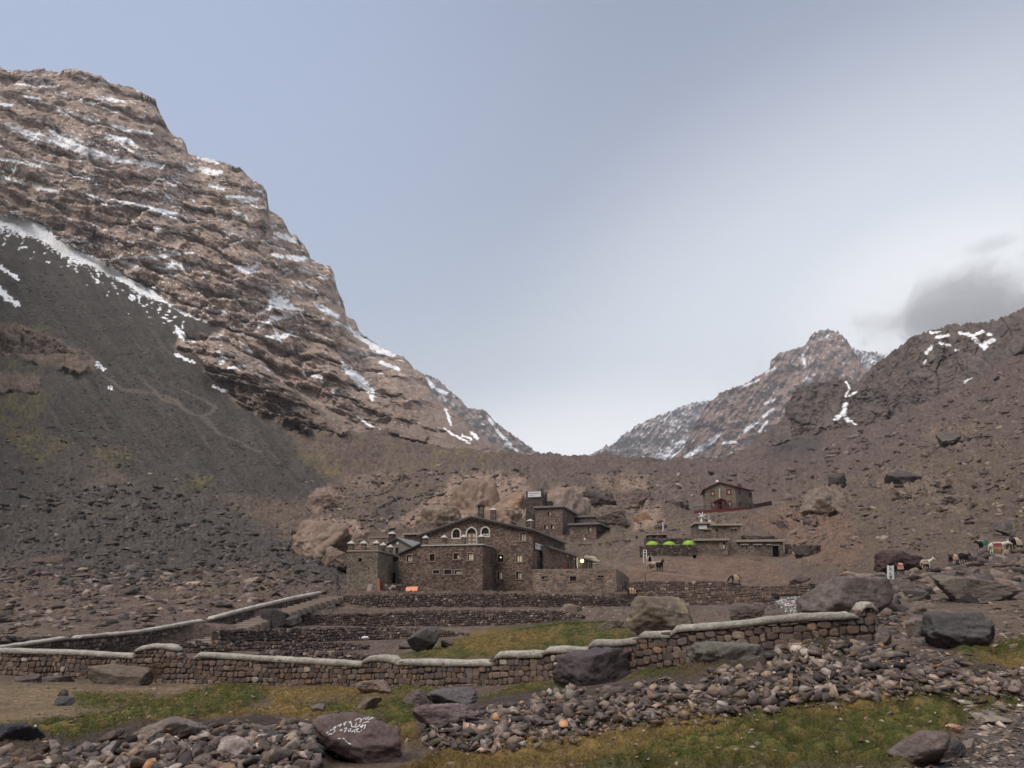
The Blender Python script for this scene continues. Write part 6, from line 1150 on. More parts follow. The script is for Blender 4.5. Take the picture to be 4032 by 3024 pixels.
boulder(1262, 2382, 1336, 2416, (.10, .088, .08), 'low dark rock at the foot of the topmost terrace wall', 133, D=79)
boulder(566, 2826, 800, 2930, (.190, .155, .135), 'large brown faceted rock above the left rubble bank', 141, planes=12, cut=(.45, .8))
boulder(868, 2898, 1004, 3006, (.30, .245, .225), 'pale pinkish slab veined with white in the left rubble bank', 152, tilt=-.5, lichen=(.45, .38, .35), depth=.5)
boulder(1408, 2672, 1545, 2732, (.22, .165, .14), 'light brown boulder against the foot of the front wall', 163)
boulder(1588, 2714, 1704, 2786, (.125, .10, .095), 'brown domed boulder on the turf below the front wall', 164)
boulder(1690, 2704, 1878, 2792, (.115, .10, .105), 'grey boulder with a crack right of the brown domed boulder', 165, tilt=-.25)
boulder(1632, 2770, 1872, 2850, (.165, .13, .128), 'long smooth purple-grey slab at the head of the rubble bank', 166, depth=.4, planes=5)
boulder(1404, 2744, 1498, 2792, (.14, .11, .09), 'small dark-bottomed rock in the middle of the turf', 167)
boulder(1224, 2770, 1284, 2800, (.15, .13, .12), 'little grey rock low on the turf above the left rubble bank', 168)
boulder(-10, 2846, 168, 2918, (.062, .062, .070), 'black slanting rock lying on the turf at the far left', 171, depth=.5, tilt=-.1)
boulder(222, 2742, 292, 2792, (.105, .108, .112), 'upright grey-blue stone on the dry grass at the left', 172, D=24, depth=.6)
boulder(230, 2712, 276, 2740, (.085, .068, .064), 'small dark stone perched above the upright grey-blue one', 173, D=27)
boulder(366, 2612, 608, 2706, (.150, .120, .100), 'brown sloping rock leaning on the left part of the front wall', 174, tilt=-.3, D=35.5, depth=.4)
boulder(68, 2652, 162, 2706, (.11, .09, .08), 'brown rock at the foot of the wall, leftmost', 175, D=34)
boulder(158, 2660, 282, 2694, (.12, .098, .088), 'pair of low brown rocks at the foot of the wall at the left', 176, D=35)
boulder(3486, 2876, 3716, 3022, (.145, .118, .108), 'large brown angular rock at the bottom right edge of the turf', 181, planes=9, cut=(.45, .8))
boulder(3672, 2908, 3790, 2992, (.085, .070, .072), 'dark wedge of rock right of the large bottom right rock', 182)
boulder(3758, 2904, 3826, 2968, (.20, .165, .15), 'light brown upright slab at the stream edge', 183)
boulder(3846, 2816, 3958, 2856, (.27, .225, .19), 'pale oblong block of stone beside the stream bed', 184, planes=14, cut=(.55, .7))
boulder(3712, 2848, 3788, 2882, (.50, .30, .21), 'flat salmon-coloured stone on the turf at the lower right', 185, depth=.4, tilt=-.2)
boulder(3440, 2458, 3504, 2532, (.20, .17, .155), 'upright pale stone leaning at the broken right end of the front wall', 186, D=22.5, depth=.6)
boulder(3560, 2430, 3640, 2500, (.17, .14, .125), 'brown rock between the wall end and the blue-grey boulder', 187, D=24)
boulder(3440, 2166, 3640, 2262, (.082, .058, .055), 'dark overhanging rock that shelters a mule on the right slope', 191, D=66, depth=.6, tilt=.5, rough=.16)
boulder(3545, 2246, 3612, 2292, (.145, .118, .10), 'brown block under the white donkey', 192, D=64)
boulder(3546, 2288, 3586, 2336, (.075, .06, .06), 'dark upright stone beside the orange earth patch', 193, D=56)
boulder(3706, 2226, 3800, 2282, (.13, .105, .10), 'brown rock with a black hollow below the resting mules', 194, D=66)
boulder(3866, 2186, 3966, 2262, (.125, .105, .100), 'large rock in front of the white mule', 195, D=68)
boulder(3905, 2050, 3986, 2096, (.13, .11, .105), 'pointed dark rock on the slope above the mules', 196, D=92)
boulder(3408, 2302, 3482, 2336, (.13, .108, .10), 'brown slab next to the orange earth patch, on its left', 197, D=52)
boulder(100, 2182, 270, 2276, (.125, .085, .070), 'large brown block in the dark boulder field at the far left', 201, D=98)
boulder(478, 2252, 584, 2318, (.10, .09, .085), 'squared dark boulder in the middle of the left boulder field', 202, D=88)
boulder(456, 2326, 602, 2402, (.135, .112, .095), 'broad brown boulder above the middle of the climbing wall', 203, D=72)
boulder(608, 2358, 792, 2442, (.200, .155, .135), 'broad pinkish slab just above the climbing wall', 204, D=70, depth=.5, tilt=-.1)
boulder(738, 2318, 852, 2366, (.165, .135, .11), 'tan boulder left of the other tan boulder above the climbing wall', 205, D=80)
boulder(840, 2334, 938, 2386, (.17, .14, .118), 'tan boulder nearest the stairs above the climbing wall', 206, D=78)
boulder(262, 2272, 342, 2316, (.11, .095, .085), 'dark rock below the large brown block at the far left', 207, D=85)
boulder(415, 1908, 540, 1972, (.125, .108, .100), 'grey slab with a black overhang high in the boulder field', 208, D=200)
boulder(1080, 1820, 1118, 1838, (.09, .08, .075), 'lone dark rock on the right edge of the scree', 209)
boulder(700, 2216, 800, 2262, (.12, .10, .09), 'rounded dark rock at the upper edge of the brown stony patch', 210, D=108)
for (b, l, s, c) in (((1212, 1922, 1336, 2004), 'cracked pinkish outcrop at the foot of the scree', 301, (.23, .165, .135)), ((1150, 2044, 1400, 2196), 'big cracked tan outcrop left of the stone tower', 302, cT), ((1255, 2150, 1395, 2240), 'lower shoulder of tan rock just behind the stone tower', 303, (.21, .155, .125)),
                    ((1290, 2100, 1450, 2180), 'tan rock rising behind the posts of the tower terrace', 304, (.25, .19, .15)),
                    ((1730, 1886, 1990, 2010), 'broad tan rock dome uphill between the two refuges', 305, (.28, .205, .16)), ((1905, 1940, 2080, 2020), 'rounded pink-tan rock left of the rear tower', 306, (.29, .20, .15)), ((1630, 1990, 1880, 2070), 'layered tan rock ledge above the large refuge roof', 307, (.26, .20, .155)), ((1850, 2000, 2090, 2080), 'pale pinkish rock ledge beside the rear tower', 308, (.31, .22, .17)),
                    ((2140, 1916, 2330, 2060), 'cracked tan crag behind the rear refuge', 309, (.25, .195, .165)), ((2270, 1930, 2420, 2000), 'dark wet crag right of the tan crag', 310, (.10, .085, .082)), ((2340, 1990, 2470, 2070), 'broken brown rocks under the dark wet crag', 311, (.17, .135, .115)),
                    ((2640, 1950, 2716, 1998), 'large rounded boulder on the slope left of the hill house', 312, (.19, .15, .135)), ((2486, 2018, 2566, 2056), 'rounded orange-brown boulder above the tents', 313, (.27, .175, .12)), ((2574, 2064, 2624, 2086), 'dark rock beside the white poles', 314, (.10, .085, .08)),
                    ((2420, 1920, 2560, 1990), 'smooth brown rock hump in the middle of the moraine', 315, (.185, .14, .122)), ((3056, 2055, 3098, 2082), 'dark rock on the brown slope right of the upper shelters', 316, (.08, .07, .07)), ((3125, 2145, 3232, 2192), 'dark shadowy rock right of the long shed', 317, (.085, .068, .062)),
                    ((2862, 2382, 3002, 2446), 'brown domed boulder just behind the front wall, left of the rubbish', 318, (.125, .10, .09)), ((3102, 2272, 3192, 2304), 'dark red-brown rock above the right retaining wall', 319, (.10, .07, .062)), ((3250, 1860, 3330, 1905), 'dark slabs on the right hillside above the hill house', 320, (.10, .085, .08)),
                    ((3150, 1920, 3330, 2030), 'tan outcrop on the brown hillside right of the hill house', 321, (.25, .20, .165)), ((3480, 1850, 3620, 1910), 'dark stacked slabs high on the right hillside', 322, (.105, .09, .088)), ((3680, 1700, 3780, 1740), 'flat grey slab on the upper right hillside', 323, (.15, .13, .12)), ((3700, 1950, 3800, 1990), 'pale flat slab on the right hillside', 324, (.2, .165, .145)),
                    ):
    boulder(*b, tuple(q * .88 for q in c), l, s, depth=.8, planes=9, rough=.30 if s < 312 else .2, sub=5, name='rock_outcrop' if s < 312 or s in (315, 321) else 'boulder', lichen=tuple(q * 1.2 for q in c) if s < 312 else None, sink=.7 if 304 < s < 310 else .2)

# white handwriting painted on the foreground boulder, one mesh per line of it
def painted_writing():
    bpy.context.view_layer.update(); me = GRAF.data; M = GRAF.matrix_world; vs = [M @ v.co for v in me.vertices]; bv = BVHTree.FromPolygons(vs, [tuple(p.vertices) for p in me.polygons])
    def hit(x, y): d = pt(x, y, 1.0).normalized(); h = bv.ray_cast(Vector((0, 0, 0)), d); return (h[0], h[1]) if h[0] else (None, None)
    k = 400 / 2212.0; T = lambda s: [(1240 + a * k, 2780 + b * k) for a, b in s]
    L1 = [[(1185, 175), (1225, 240), (1195, 225), (1265, 170)], [(1040, 285), (1100, 262)], [(1100, 300), (1170, 240)], [(880, 320), (910, 290), (970, 270), (1015, 295), (1000, 335), (970, 360)], [(1190, 275), (1285, 245)], [(1150, 310), (1230, 275), (1290, 262)]]
    L2 = [[(690, 345), (620, 400)], [(660, 390), (640, 430)], [(730, 350), (790, 340), (750, 385)], [(790, 370), (800, 460), (870, 450), (910, 370)], [(870, 480), (960, 430), (990, 390)], [(960, 400), (1000, 470), (1050, 380), (1020, 480)], [(1050, 440), (1110, 410), (1070, 500)], [(1060, 370), (1180, 340)], [(520, 430), (580, 395), (540, 460)], [(490, 445), (540, 410)]]
    L3 = [[(530, 545), (590, 540)], [(560, 520), (600, 515)], [(640, 490), (700, 480), (640, 575)], [(740, 500), (790, 490), (770, 550), (730, 555), (725, 520)], [(790, 575), (860, 520), (870, 590)], [(820, 540), (950, 490), (900, 530)], [(930, 500), (910, 560), (960, 575), (1010, 540), (1020, 520)], [(400, 580), (440, 545)], [(330, 540), (400, 500), (440, 530)], [(400, 480), (460, 450), (420, 500)], [(280, 640), (330, 600)], [(245, 600), (290, 565)], [(340, 630), (380, 600)]]
    L4 = [[(500, 715), (560, 710)], [(600, 700), (650, 730)], [(660, 750), (720, 800), (780, 840)]]
    for i, L in enumerate((L1, L2, L3, L4)):
        m = MB()
        for s in L:
            P = T(s); Q = []
            for (x0, y0), (x1, y1) in zip(P[:-1], P[1:]):
                n = max(2, int(math.hypot(x1 - x0, y1 - y0) / 2.0))
                for j in range(n): Q.append((x0 + (x1 - x0) * j / n, y0 + (y1 - y0) * j / n))
            Q.append(P[-1]); H = [hit(*q) for q in Q]; H = [h for h in H if h[0]]
            for (a, na), (b, nb) in zip(H[:-1], H[1:]):
                if (b - a).length > .3 or (b - a).length < 1e-4: continue
                d = (b - a).normalized(); sd = d.cross(na).normalized() * .0062; u = na * .006; m.add([a - sd + u, a + sd + u, b + sd + u, b - sd + u, a - sd - u, a + sd - u, b + sd - u, b - sd - u], [(0, 1, 2, 3), (4, 7, 6, 5), (0, 3, 7, 4), (1, 5, 6, 2)])
        if not m.v: continue
        BASE[GRAF.name] = GRAF.location.copy(); m.build('painted_writing', 'paint_white', GRAF)
simple_mat('paint_white', (.72, .72, .74), .8, .2)
painted_writing()

# ------------------------------------------------------------------ air in the valley
def haze():
    m = bpy.data.materials.new('haze'); m.use_nodes = True; N = m.node_tree.nodes; L = m.node_tree.links; N.clear(); o = N.new('ShaderNodeOutputMaterial'); v = N.new('ShaderNodeVolumePrincipled')
    v.inputs['Color'].default_value = (.86, .88, .93, 1); v.inputs['Density'].default_value = 0.00013; v.inputs['Anisotropy'].default_value = 0.1; L.new(v.outputs[0], o.inputs['Volume'])
    me = bpy.data.meshes.new('haze'); x0, x1, y0, y1, z0, z1 = -4000, 4000, -600, 5200, -12, 1700
    me.from_pydata([(x, y, z) for z in (z0, z1) for x, y in ((x0, y0), (x1, y0), (x1, y1), (x0, y1))], [], [(3, 2, 1, 0), (4, 5, 6, 7), (0, 1, 5, 4), (1, 2, 6, 5), (2, 3, 7, 6), (3, 0, 4, 7)]); me.materials.append(m); o = link('haze', me); tag(o, kind='stuff')
haze()

# ------------------------------------------------------------------ animals and people: one skinned surface each
rock_mat('cloth_stripes', 'attr', (6.0,), 0.12, ())
simple_mat('coat_dark', (.022, .017, .015), .7, .3, var=.25, scale=5)
simple_mat('coat_black', (.010, .009, .010), .7, .3)
simple_mat('coat_white', (.60, .56, .47), .8, .2, var=.12, scale=4)
simple_mat('coat_cream', (.42, .33, .25), .8, .2, var=.15, scale=4)
simple_mat('coat_grey', (.20, .18, .165), .8, .2, var=.2, scale=4)
simple_mat('jacket_dark', (.020, .022, .030), .8, .2); simple_mat('skin', (.36, .22, .16), .7, .3); simple_mat('hair_dark', (.012, .010, .009), .8, .2); simple_mat('trousers_dark', (.016, .016, .018), .85, .2)
def skin_mesh(name, verts, edges, mat, sub=1):
    """verts: (x,y,z,radius); grown with a skin modifier and baked"""
    me = bpy.data.meshes.new(name); me.from_pydata([v[:3] for v in verts], edges, []); o = bpy.data.objects.new(name, me); COL.objects.link(o)
    s = o.modifiers.new('s', 'SKIN'); s.use_smooth_shade = True; m = o.modifiers.new('u', 'SUBSURF'); m.levels = sub
    for i, v in enumerate(verts): r = v[3]; me.skin_vertices[0].data[i].radius = (r, r); me.skin_vertices[0].data[i].use_root = (i == 0)
    dg = bpy.context.evaluated_depsgraph_get(); out = bpy.data.meshes.new_from_object(o.evaluated_get(dg)); bpy.data.objects.remove(o); out.name = name; out.materials.clear(); out.materials.append(MAT[mat]); out.polygons.foreach_set('use_smooth', [True] * len(out.polygons)); return out
def mule_mesh(pose, mat, stride=0.0):
    v = [(-.2, 0, 1.04, .37), (-.60, 0, 1.08, .34), (.32, 0, 1.04, .36), (.58, 0, 1.18, .24)]; e = [(0, 1), (0, 2), (2, 3)]
    hd = {'up': [(.80, 0, 1.45, .165), (.98, 0, 1.66, .14), (1.14, 0, 1.52, .11), (1.30, 0, 1.34, .085)], 'level': [(.88, 0, 1.30, .165), (1.12, 0, 1.42, .14), (1.30, 0, 1.28, .11), (1.46, 0, 1.12, .085)], 'down': [(.86, 0, .98, .165), (1.04, 0, .68, .13), (1.16, 0, .48, .11), (1.24, 0, .24, .085)]}[pose]
    n = len(v); v += hd; e += [(3, n), (n, n + 1), (n + 1, n + 2), (n + 2, n + 3)]; poll = n + 1; px_, pz = hd[1][0], hd[1][2]
    for s in (-1, 1):
        k = len(v); ex = .05 if pose != 'down' else .10; v += [(px_ - .01, s * .06, pz + .08, .035), (px_ - ex * .2, s * .10, pz + .22, .028), (px_ - ex, s * .11, pz + .33, .010)]; e += [(poll, k), (k, k + 1), (k + 1, k + 2)]
        k = len(v); f = stride * s; v += [(.38, s * .15, .92, .15), (.40 + f * .4, s * .16, .52, .072), (.38 + f * .9, s * .16, .16, .040), (.42 + f, s * .16, .03, .055)]; e += [(2, k), (k, k + 1), (k + 1, k + 2), (k + 2, k + 3)]
        k = len(v); v += [(-.56, s * .16, .94, .20), (-.44 - f * .3, s * .17, .74, .12), (-.68 - f * .5, s * .16, .46, .07), (-.62 - f * .9, s * .16, .15, .040), (-.57 - f, s * .16, .03, .055)]; e += [(1, k), (k, k + 1), (k + 1, k + 2), (k + 2, k + 3), (k + 3, k + 4)]
    k = len(v); v += [(-.84, 0, 1.10, .045), (-.92, 0, .80, .045), (-.92, 0, .50, .035)]; e += [(1, k), (k, k + 1), (k + 1, k + 2)]
    return skin_mesh('body', v, e, mat)
def blanket_mesh(cols, across=False, x0=-.58, x1=.28, drop=.52):
    nx, na = 12, 14; V = []; C = []
    for i in range(nx + 1):
        x = x0 + (x1 - x0) * i / nx
        for j in range(na + 1):
            a = math.pi * (j / na) * 1.24 - .38; y = .385 * math.cos(a); z = 1.07 + .375 * math.sin(a) if 0 <= a <= math.pi else 1.06 - drop * (abs(a if a < 0 else a - math.pi) / .38) * .8
            if not (0 <= a <= math.pi): y = math.copysign(.395, y)
            V.append((x, y, z + .01 * math.sin(9 * x + j))); k = i if across else abs(j - na / 2); C.append(cols[int(k * (1 if across else 1.0)) % len(cols)])
    F = [(i * (na + 1) + j, i * (na + 1) + j + 1, (i + 1) * (na + 1) + j + 1, (i + 1) * (na + 1) + j) for i in range(nx) for j in range(na)]
    return mesh_from_arrays('blanket', np.array(V), np.array(F), MAT['cloth_stripes'], np.array(C), smooth=True)
def mule(px, py, hpx, heading, pose, coat, label, cat='mule', blanket=None, D=None, stride=0.0, pitch=0.0, name='mule'):
    if D is None: p = ground_ray(px, py)[0]
    else: p = pt(px, py, D)
    o = thing(name, label, cat, p, 'pack animals around the refuges'); s = hpx * p.y / FPX / 1.34
    b = link('body', mule_mesh(pose, coat, stride), o)
    if blanket: bl = link('blanket', blanket_mesh(*blanket), o); MB_ = None
    if coat in ('coat_white', 'coat_cream', 'coat_grey'):
        pass
    o.scale = (s, s, s); o.rotation_euler = (0, math.radians(pitch), math.radians(heading)); return o
cRed, cCrm, cBlk, cYel, cPnk, cOrg, cGrn, cPur = (.34, .09, .07), (.52, .43, .31), (.05, .04, .04), (.42, .31, .16), (.48, .24, .20), (.42, .17, .09), (.02, .17, .12), (.14, .05, .09)
mule(2572, 2249, 34, -12, 'level', 'coat_cream', 'pale cream horse standing on the bare brown earth below the tents', 'horse', name='horse')
mule(2600, 2251, 34, -72, 'up', 'coat_black', 'black horse standing face on, close beside the pale cream horse', 'horse', name='horse')
mule(2487, 2357, 37, 178, 'up', 'coat_dark', 'black mule with an orange striped blanket at the corner of the low annex', blanket=([cOrg, cCrm, cOrg, cBlk, cPnk], True), D=87.2)
mule(2896, 2299, 32, 176, 'down', 'coat_dark', 'dark mule grazing on the retaining wall with a beige blanket striped from front to back', blanket=([cCrm, cYel, cCrm, cBlk], True), D=86.0)
mule(3874, 2172, 36, 190, 'level', 'coat_black', 'black mule under a plain green blanket behind the white mule', blanket=([cGrn], False))
mule(3934, 2189, 50, -8, 'level', 'coat_white', 'white mule with a blanket of tan, black and purple bands', blanket=([cYel, cYel, cOrg, cCrm, cBlk, cPur, cRed], False), stride=.06)
mule(4001, 2172, 50, 200, 'down', 'coat_dark', 'dark mule under a plain cream blanket at the right edge', blanket=([cCrm, (.50, .38, .28)], False))
mule(3762, 2226, 38, 12, 'level', 'coat_dark', 'dark mule with a yellow and red striped blanket below the white mule', blanket=([cYel, cCrm, cOrg, cCrm, cYel], False))
mule(3802, 2222, 38, 25, 'level', 'coat_black', 'black mule without a blanket, half hidden by rocks just right of the yellow blanket')
mule(3652, 2240, 33, -35, 'up', 'coat_white', 'white donkey with raised head and a dark striped blanket beside the overhanging rock', 'donkey', blanket=([cCrm, cBlk, cCrm, cBlk], False), name='donkey', D=64)
mule(3546, 2264, 42, 8, 'level', 'coat_black', 'black mule with a pink and red blanket under the overhanging rock', blanket=([cPnk, cRed, cPnk, cCrm], False), D=58)
mule(3470, 2287, 30, 120, 'down', 'coat_grey', 'small grey donkey left of the white trail board', 'donkey', name='donkey')

def person(px, py, hpx, heading, label, D=None, walk=.25, backpack=False):
    p = ground_ray(px, py)[0] if D is None else pt(px, py, D); o = thing('person', label, 'person', p); s = hpx * p.y / FPX / 1.75
    v = [(0, 0, .98, .15), (0, 0, 1.20, .145), (0, 0, 1.40, .15), (0, 0, 1.53, .06), (0.01, 0, 1.62, .095), (.015, 0, 1.70, .085)]; e = [(0, 1), (1, 2), (2, 3), (3, 4), (4, 5)]
    for sd in (-1, 1):
        f = walk * sd; k = len(v); v += [(0, sd * .10, .88, .10), (f * .35 + .03, sd * .10, .50, .065), (f * .8 - .02, sd * .10, .10, .045), (f * .8 + .14, sd * .10, .04, .04)]; e += [(0, k), (k, k + 1), (k + 1, k + 2), (k + 2, k + 3)]
        k = len(v); g = -f * .8; hx, hy, hz = g * .9 + .08, sd * .30, .86; v += [(0, sd * .21, 1.42, .06), (g * .3 - .02, sd * .26, 1.14, .048), (hx, hy, hz, .036), (hx + .02, hy, hz - .07, .038)]; e += [(2, k), (k, k + 1), (k + 1, k + 2), (k + 2, k + 3)]
        for q, (dx, l) in enumerate(((.030, .075), (.012, .085), (-.008, .080), (-.026, .062))): i = len(v); v += [(hx + .02 + dx, hy, hz - .12, .010), (hx + .03 + dx, hy - sd * .012, hz - .12 - l * .6, .008)]; e += [(k + 3, i), (i, i + 1)]
        i = len(v); v += [(hx + .06, hy - sd * .01, hz - .09, .010), (hx + .075, hy - sd * .02, hz - .125, .008)]; e += [(k + 3, i), (i, i + 1)]
    link('body', skin_mesh('body', v, e, 'trousers_dark'), o); link('jacket', skin_mesh('jacket', [(0, 0, 1.0, .175), (0, 0, 1.2, .17), (0, 0, 1.4, .17), (0, 0, 1.48, .11)], [(0, 1), (1, 2), (2, 3)], 'jacket_dark'), o)
    link('face', skin_mesh('face', [(.05, 0, 1.60, .075), (.06, 0, 1.66, .07), (.135, 0, 1.63, .018)], [(0, 1), (1, 2)], 'skin'), o); link('hair', skin_mesh('hair', [(-.02, 0, 1.72, .098), (-.04, 0, 1.64, .08)], [(0, 1)], 'hair_dark'), o)
    if backpack: link('backpack', skin_mesh('backpack', [(-.22, 0, 1.18, .13), (-.22, 0, 1.45, .14)], [(0, 1)], 'jacket_dark'), o)
    o.scale = (s, s, s); o.rotation_euler = (0, 0, math.radians(heading)); return o
person(2508, 2134, 27, 200, 'person in black walking with a backpack on the path left of the low hut', D=149, backpack=True)
u_, z_ = L_.pix(2122, 2236, -1.2)
_pp = L_.P(u_, -1.2, AN.pix(2430, 2241)[1] - .1); _o = person(2122, 2238, 50, -70, 'person in a dark blue jacket standing on the roof terrace of the low annex', D=_pp.y, walk=.03); _o.location = _pp; _o.scale = (1, 1, 1)

# ------------------------------------------------------------------ tents
def tent(cx, w, top, label, D=132):
    wpx = w; base_z = pt(cx, 2146, D).z - .12; p = pt(cx, 2146, D); o = thing('dome_tent', label, 'tent', Vector((p.x, D + .9, base_z)), 'bright green dome tents in a row'); R = wpx * D / FPX / 2; H = (2146 - top) * D / FPX + .15; n = 20; k = 9; V = []; F = []
    for i in range(k + 1):
        a = math.pi / 2 * i / k
        for j in range(n): b = math.tau * j / n; sc = 1 + .04 * abs(math.cos(2 * b)); V.append((R * math.cos(a) ** .8 * math.cos(b) * sc, R * .85 * math.cos(a) ** .8 * math.sin(b) * sc, H * math.sin(a) ** .9))
    F = [(i * n + j, i * n + (j + 1) % n, (i + 1) * n + (j + 1) % n, (i + 1) * n + j) for i in range(k) for j in range(n)]
    link('canopy', mesh_from_arrays('canopy', np.array(V), np.array(F), MAT['tent_green'], smooth=True), o)
    for s in (-1, 1):
        m = MB(); P = [Vector((R * 1.02 * math.cos(math.pi * i / 16), -s * R * .62 * math.cos(math.pi * i / 16), H * 1.03 * math.sin(math.pi * i / 16) ** .9)) for i in range(17)]
        for a, b in zip(P[:-1], P[1:]): m.bar(a, b, .035)
        BASE['_z'] = None; q = m.build('pole', 'tent_seam'); q.parent = o
    d = MB().add([Vector((-.28, -R * .84, .05)), Vector((.28, -R * .84, .05)), Vector((.10, -R * .62, H * .72)), Vector((-.10, -R * .62, H * .72))], [(0, 1, 2, 3)]).build('door', 'tent_seam'); d.parent = o
tent(2572, 46, 2131, 'green dome tent, leftmost of the three on the walled terrace'); tent(2639, 47, 2132, 'green dome tent, middle of the three on the walled terrace'); tent(2716, 46, 2128, 'green dome tent nearest the stone shelter')
m_ = MB().wbox(pt(2548, 2146, 130).x, pt(2742, 2146, 130).x, 131.7, 138, 9, pt(2600, 2147, 130).z - .02).build('terrace_fill', 'plaster_grey'); m_.name = 'ground'; tag(m_, kind='structure')

# ------------------------------------------------------------------ small things
def sheet(pts, D, mat, label, cat, name, th=.05, dt=0.0):
    """board standing on the terrace: pts are photo pixels, bottom corners first"""
    P = [pt(x, y, D + (dt if i > 1 else 0)) for i, (x, y) in enumerate(pts)]; b = Vector((0, th, 0)); o = MB().hexa([P[0], P[1], P[1] + b, P[0] + b, P[3], P[2], P[2] + b, P[3] + b]).build(name, mat); return tag(o, label, cat)
sheet([(1595, 2332), (1641, 2330), (1646, 2309), (1600, 2311)], 88.5, 'orange_panel', 'bright orange panel leaning at the foot of the large refuge', 'board', 'orange_board', dt=.5)
sheet([(1408, 2343), (1438, 2342), (1441, 2319), (1411, 2321)], 90.5, 'red_dark', 'square dark red sheet leaning on the front of the stone tower', 'sheet', 'leaning_sheet', dt=.3)
sheet([(1440, 2343), (1457, 2342), (1466, 2298), (1449, 2301)], 90.2, 'wood_grey', 'tall pale board leaning between the red sheet and the tower corner', 'board', 'leaning_board', dt=.6)
sheet([(1486, 2330), (1497, 2329), (1494, 2278), (1483, 2279)], 91.5, 'salmon_panel', 'tall salmon-coloured board leaning in the tower corner', 'board', 'leaning_board', dt=.3)
sheet([(1498, 2330), (1507, 2329), (1505, 2282), (1495, 2281)], 91.9, 'red_dark', 'narrow dark red board right of the salmon-coloured one', 'board', 'leaning_board', dt=.3)
def frame_stand(x0, x1, y0, y1, D, label, rungs, panels=(), name='ladder', cat='ladder'):
    o = thing(name, label, cat, pt((x0 + x1) / 2, y1, D)); lean = -.05
    for x in (x0, x1): MB().bar(pt(x + 1, y1, D), pt(x, y0, D), .11).build('post', 'white_metal', o)
    for y in rungs: MB().bar(pt(x0, y, D), pt(x1, y, D), .10, .10).build('rung', 'white_metal', o)
    for a, b in panels:
        MB().hexa([pt(x0 + 1, b, D - .08), pt(x1 - 1, b, D - .08), pt(x1 - 1, b, D - .05), pt(x0 + 1, b, D - .05), pt(x0 + 1, a, D - .08), pt(x1 - 1, a, D - .08), pt(x1 - 1, a, D - .05), pt(x0 + 1, a, D - .05)]).build('panel', 'sign_white', o)
        yy = a + (b - a) * .55; MB().bar(pt(x0 + 5, yy, D - .1), pt(x1 - 6, yy, D - .1), .02, .16).build('lettering', 'sign_grey', o)
frame_stand(2533, 2545, 2165, 2216, 116, 'white ladder-like frame standing upright below the leftmost green tent', (2166, 2176, 2188))
frame_stand(3497, 3515, 2227, 2281, 55, 'tall white board on two legs beside the overhanging rock', (2246,), ((2229, 2245), (2247, 2267)), 'trail_board', 'board')
def pole(x, y0, y1, D, mat, label, w=.10, cat='pole', x2=None, name='pole'): return tag(MB().bar(pt(x, y1, D), pt(x2 or x, y0, D), w).build(name, mat), label, cat)
pole(2609, 2057, 2094, 150, 'white_metal', 'taller white pole above the low hut', .10); pole(2613, 2062, 2088, 151, 'white_metal', 'shorter white pole just right of the taller one', .09)
def post_box():
    o = thing('marker_post', 'thin post with a small dark box on top, left of the white poles', 'post', pt(2523, 2081, 158)); MB().bar(pt(2524, 2081, 158), pt(2522, 2063, 158), .12).build('post', 'wood_grey', o); p = pt(2522, 2061, 158); MB().wbox(p.x - .2, p.x + .2, p.y - .15, p.y + .15, p.z - .1, p.z + .2).build('box', 'ink', o); MB().wbox(p.x - .28, p.x + .28, p.y - .2, p.y + .2, p.z + .2, p.z + .26).build('lid', 'white_metal', o)
post_box()
pole(2541, 2256, 2292, 96, 'red_dark', 'thin rusty pole at the left end of the upper retaining wall', .08, x2=2540)
def turbine():
    D = 143; o = thing('wind_turbine', 'small wind turbine with pale blades on the roof of the upper stone shelter', 'turbine', pt(2762, 2056, D)); MB().bar(pt(2762, 2057, D), pt(2763, 2034, D), .16).build('mast', 'dark_metal', o); MB().bar(pt(2761, 2056, D - .2), pt(2762, 2046, D - .2), .35).build('sleeve', 'white_metal', o)
    c = pt(2763, 2031, D); MB().bar(c + Vector((0, -.35, 0)), c + Vector((0, .5, 0)), .34).build('hub', 'white_metal', o)
    for k in range(6): a = math.tau * k / 6 + .3; d = Vector((math.cos(a), 0, math.sin(a))); s = Vector((-math.sin(a), 0, math.cos(a))); q = MB(); e = Vector((0, .04, 0)); q.hexa([c + d * .12 - s * .05 - e * 6, c + d * .72 - s * .09 - e * 5, c + d * .72 - s * .09 - e * 4, c + d * .12 - s * .05 - e * 5, c + d * .12 + s * .05 - e * 6, c + d * .72 + s * .09 - e * 5, c + d * .72 + s * .09 - e * 4, c + d * .12 + s * .05 - e * 5]).build('blade', 'sign_white', o)
    a = thing('antenna', 'thin antenna on a white block beside the wind turbine', 'antenna', pt(2793, 2056, D)); MB().bar(pt(2792, 2056, D), pt(2791, 2029, D), .07).build('rod', 'white_metal', a); p = pt(2793, 2056, D); MB().wbox(p.x - .22, p.x + .22, D - .3, D + .1, p.z, p.z + .34).build('block', 'sign_white', a)
turbine()
def kennel():
    D = 114; a = pt(2552, 2215, D); b = pt(2576, 2212, D); w = b.x - a.x; o = thing('low_shelter', 'small rounded low shelter with a black opening behind the cream horse', 'shelter', a); F = Frame((a.x, D, 0), 0); h = 1.0; n = 10
    ou = [(0, a.z - .2)] + [(w * (1 - math.cos(math.pi * i / n)) / 2, a.z + h * math.sin(math.pi * i / n) ** .6) for i in range(n + 1)][1:-1] + [(w, a.z - .2)]; MB().prism(F, ou[::-1], 0, 2.2).build('shell', 'concrete_slab', o)
    MB().prism(F, [(u * .52 + .05, z - .1) for u, z in ou][::-1], -.03, .0).build('opening', 'void', o)
kennel()
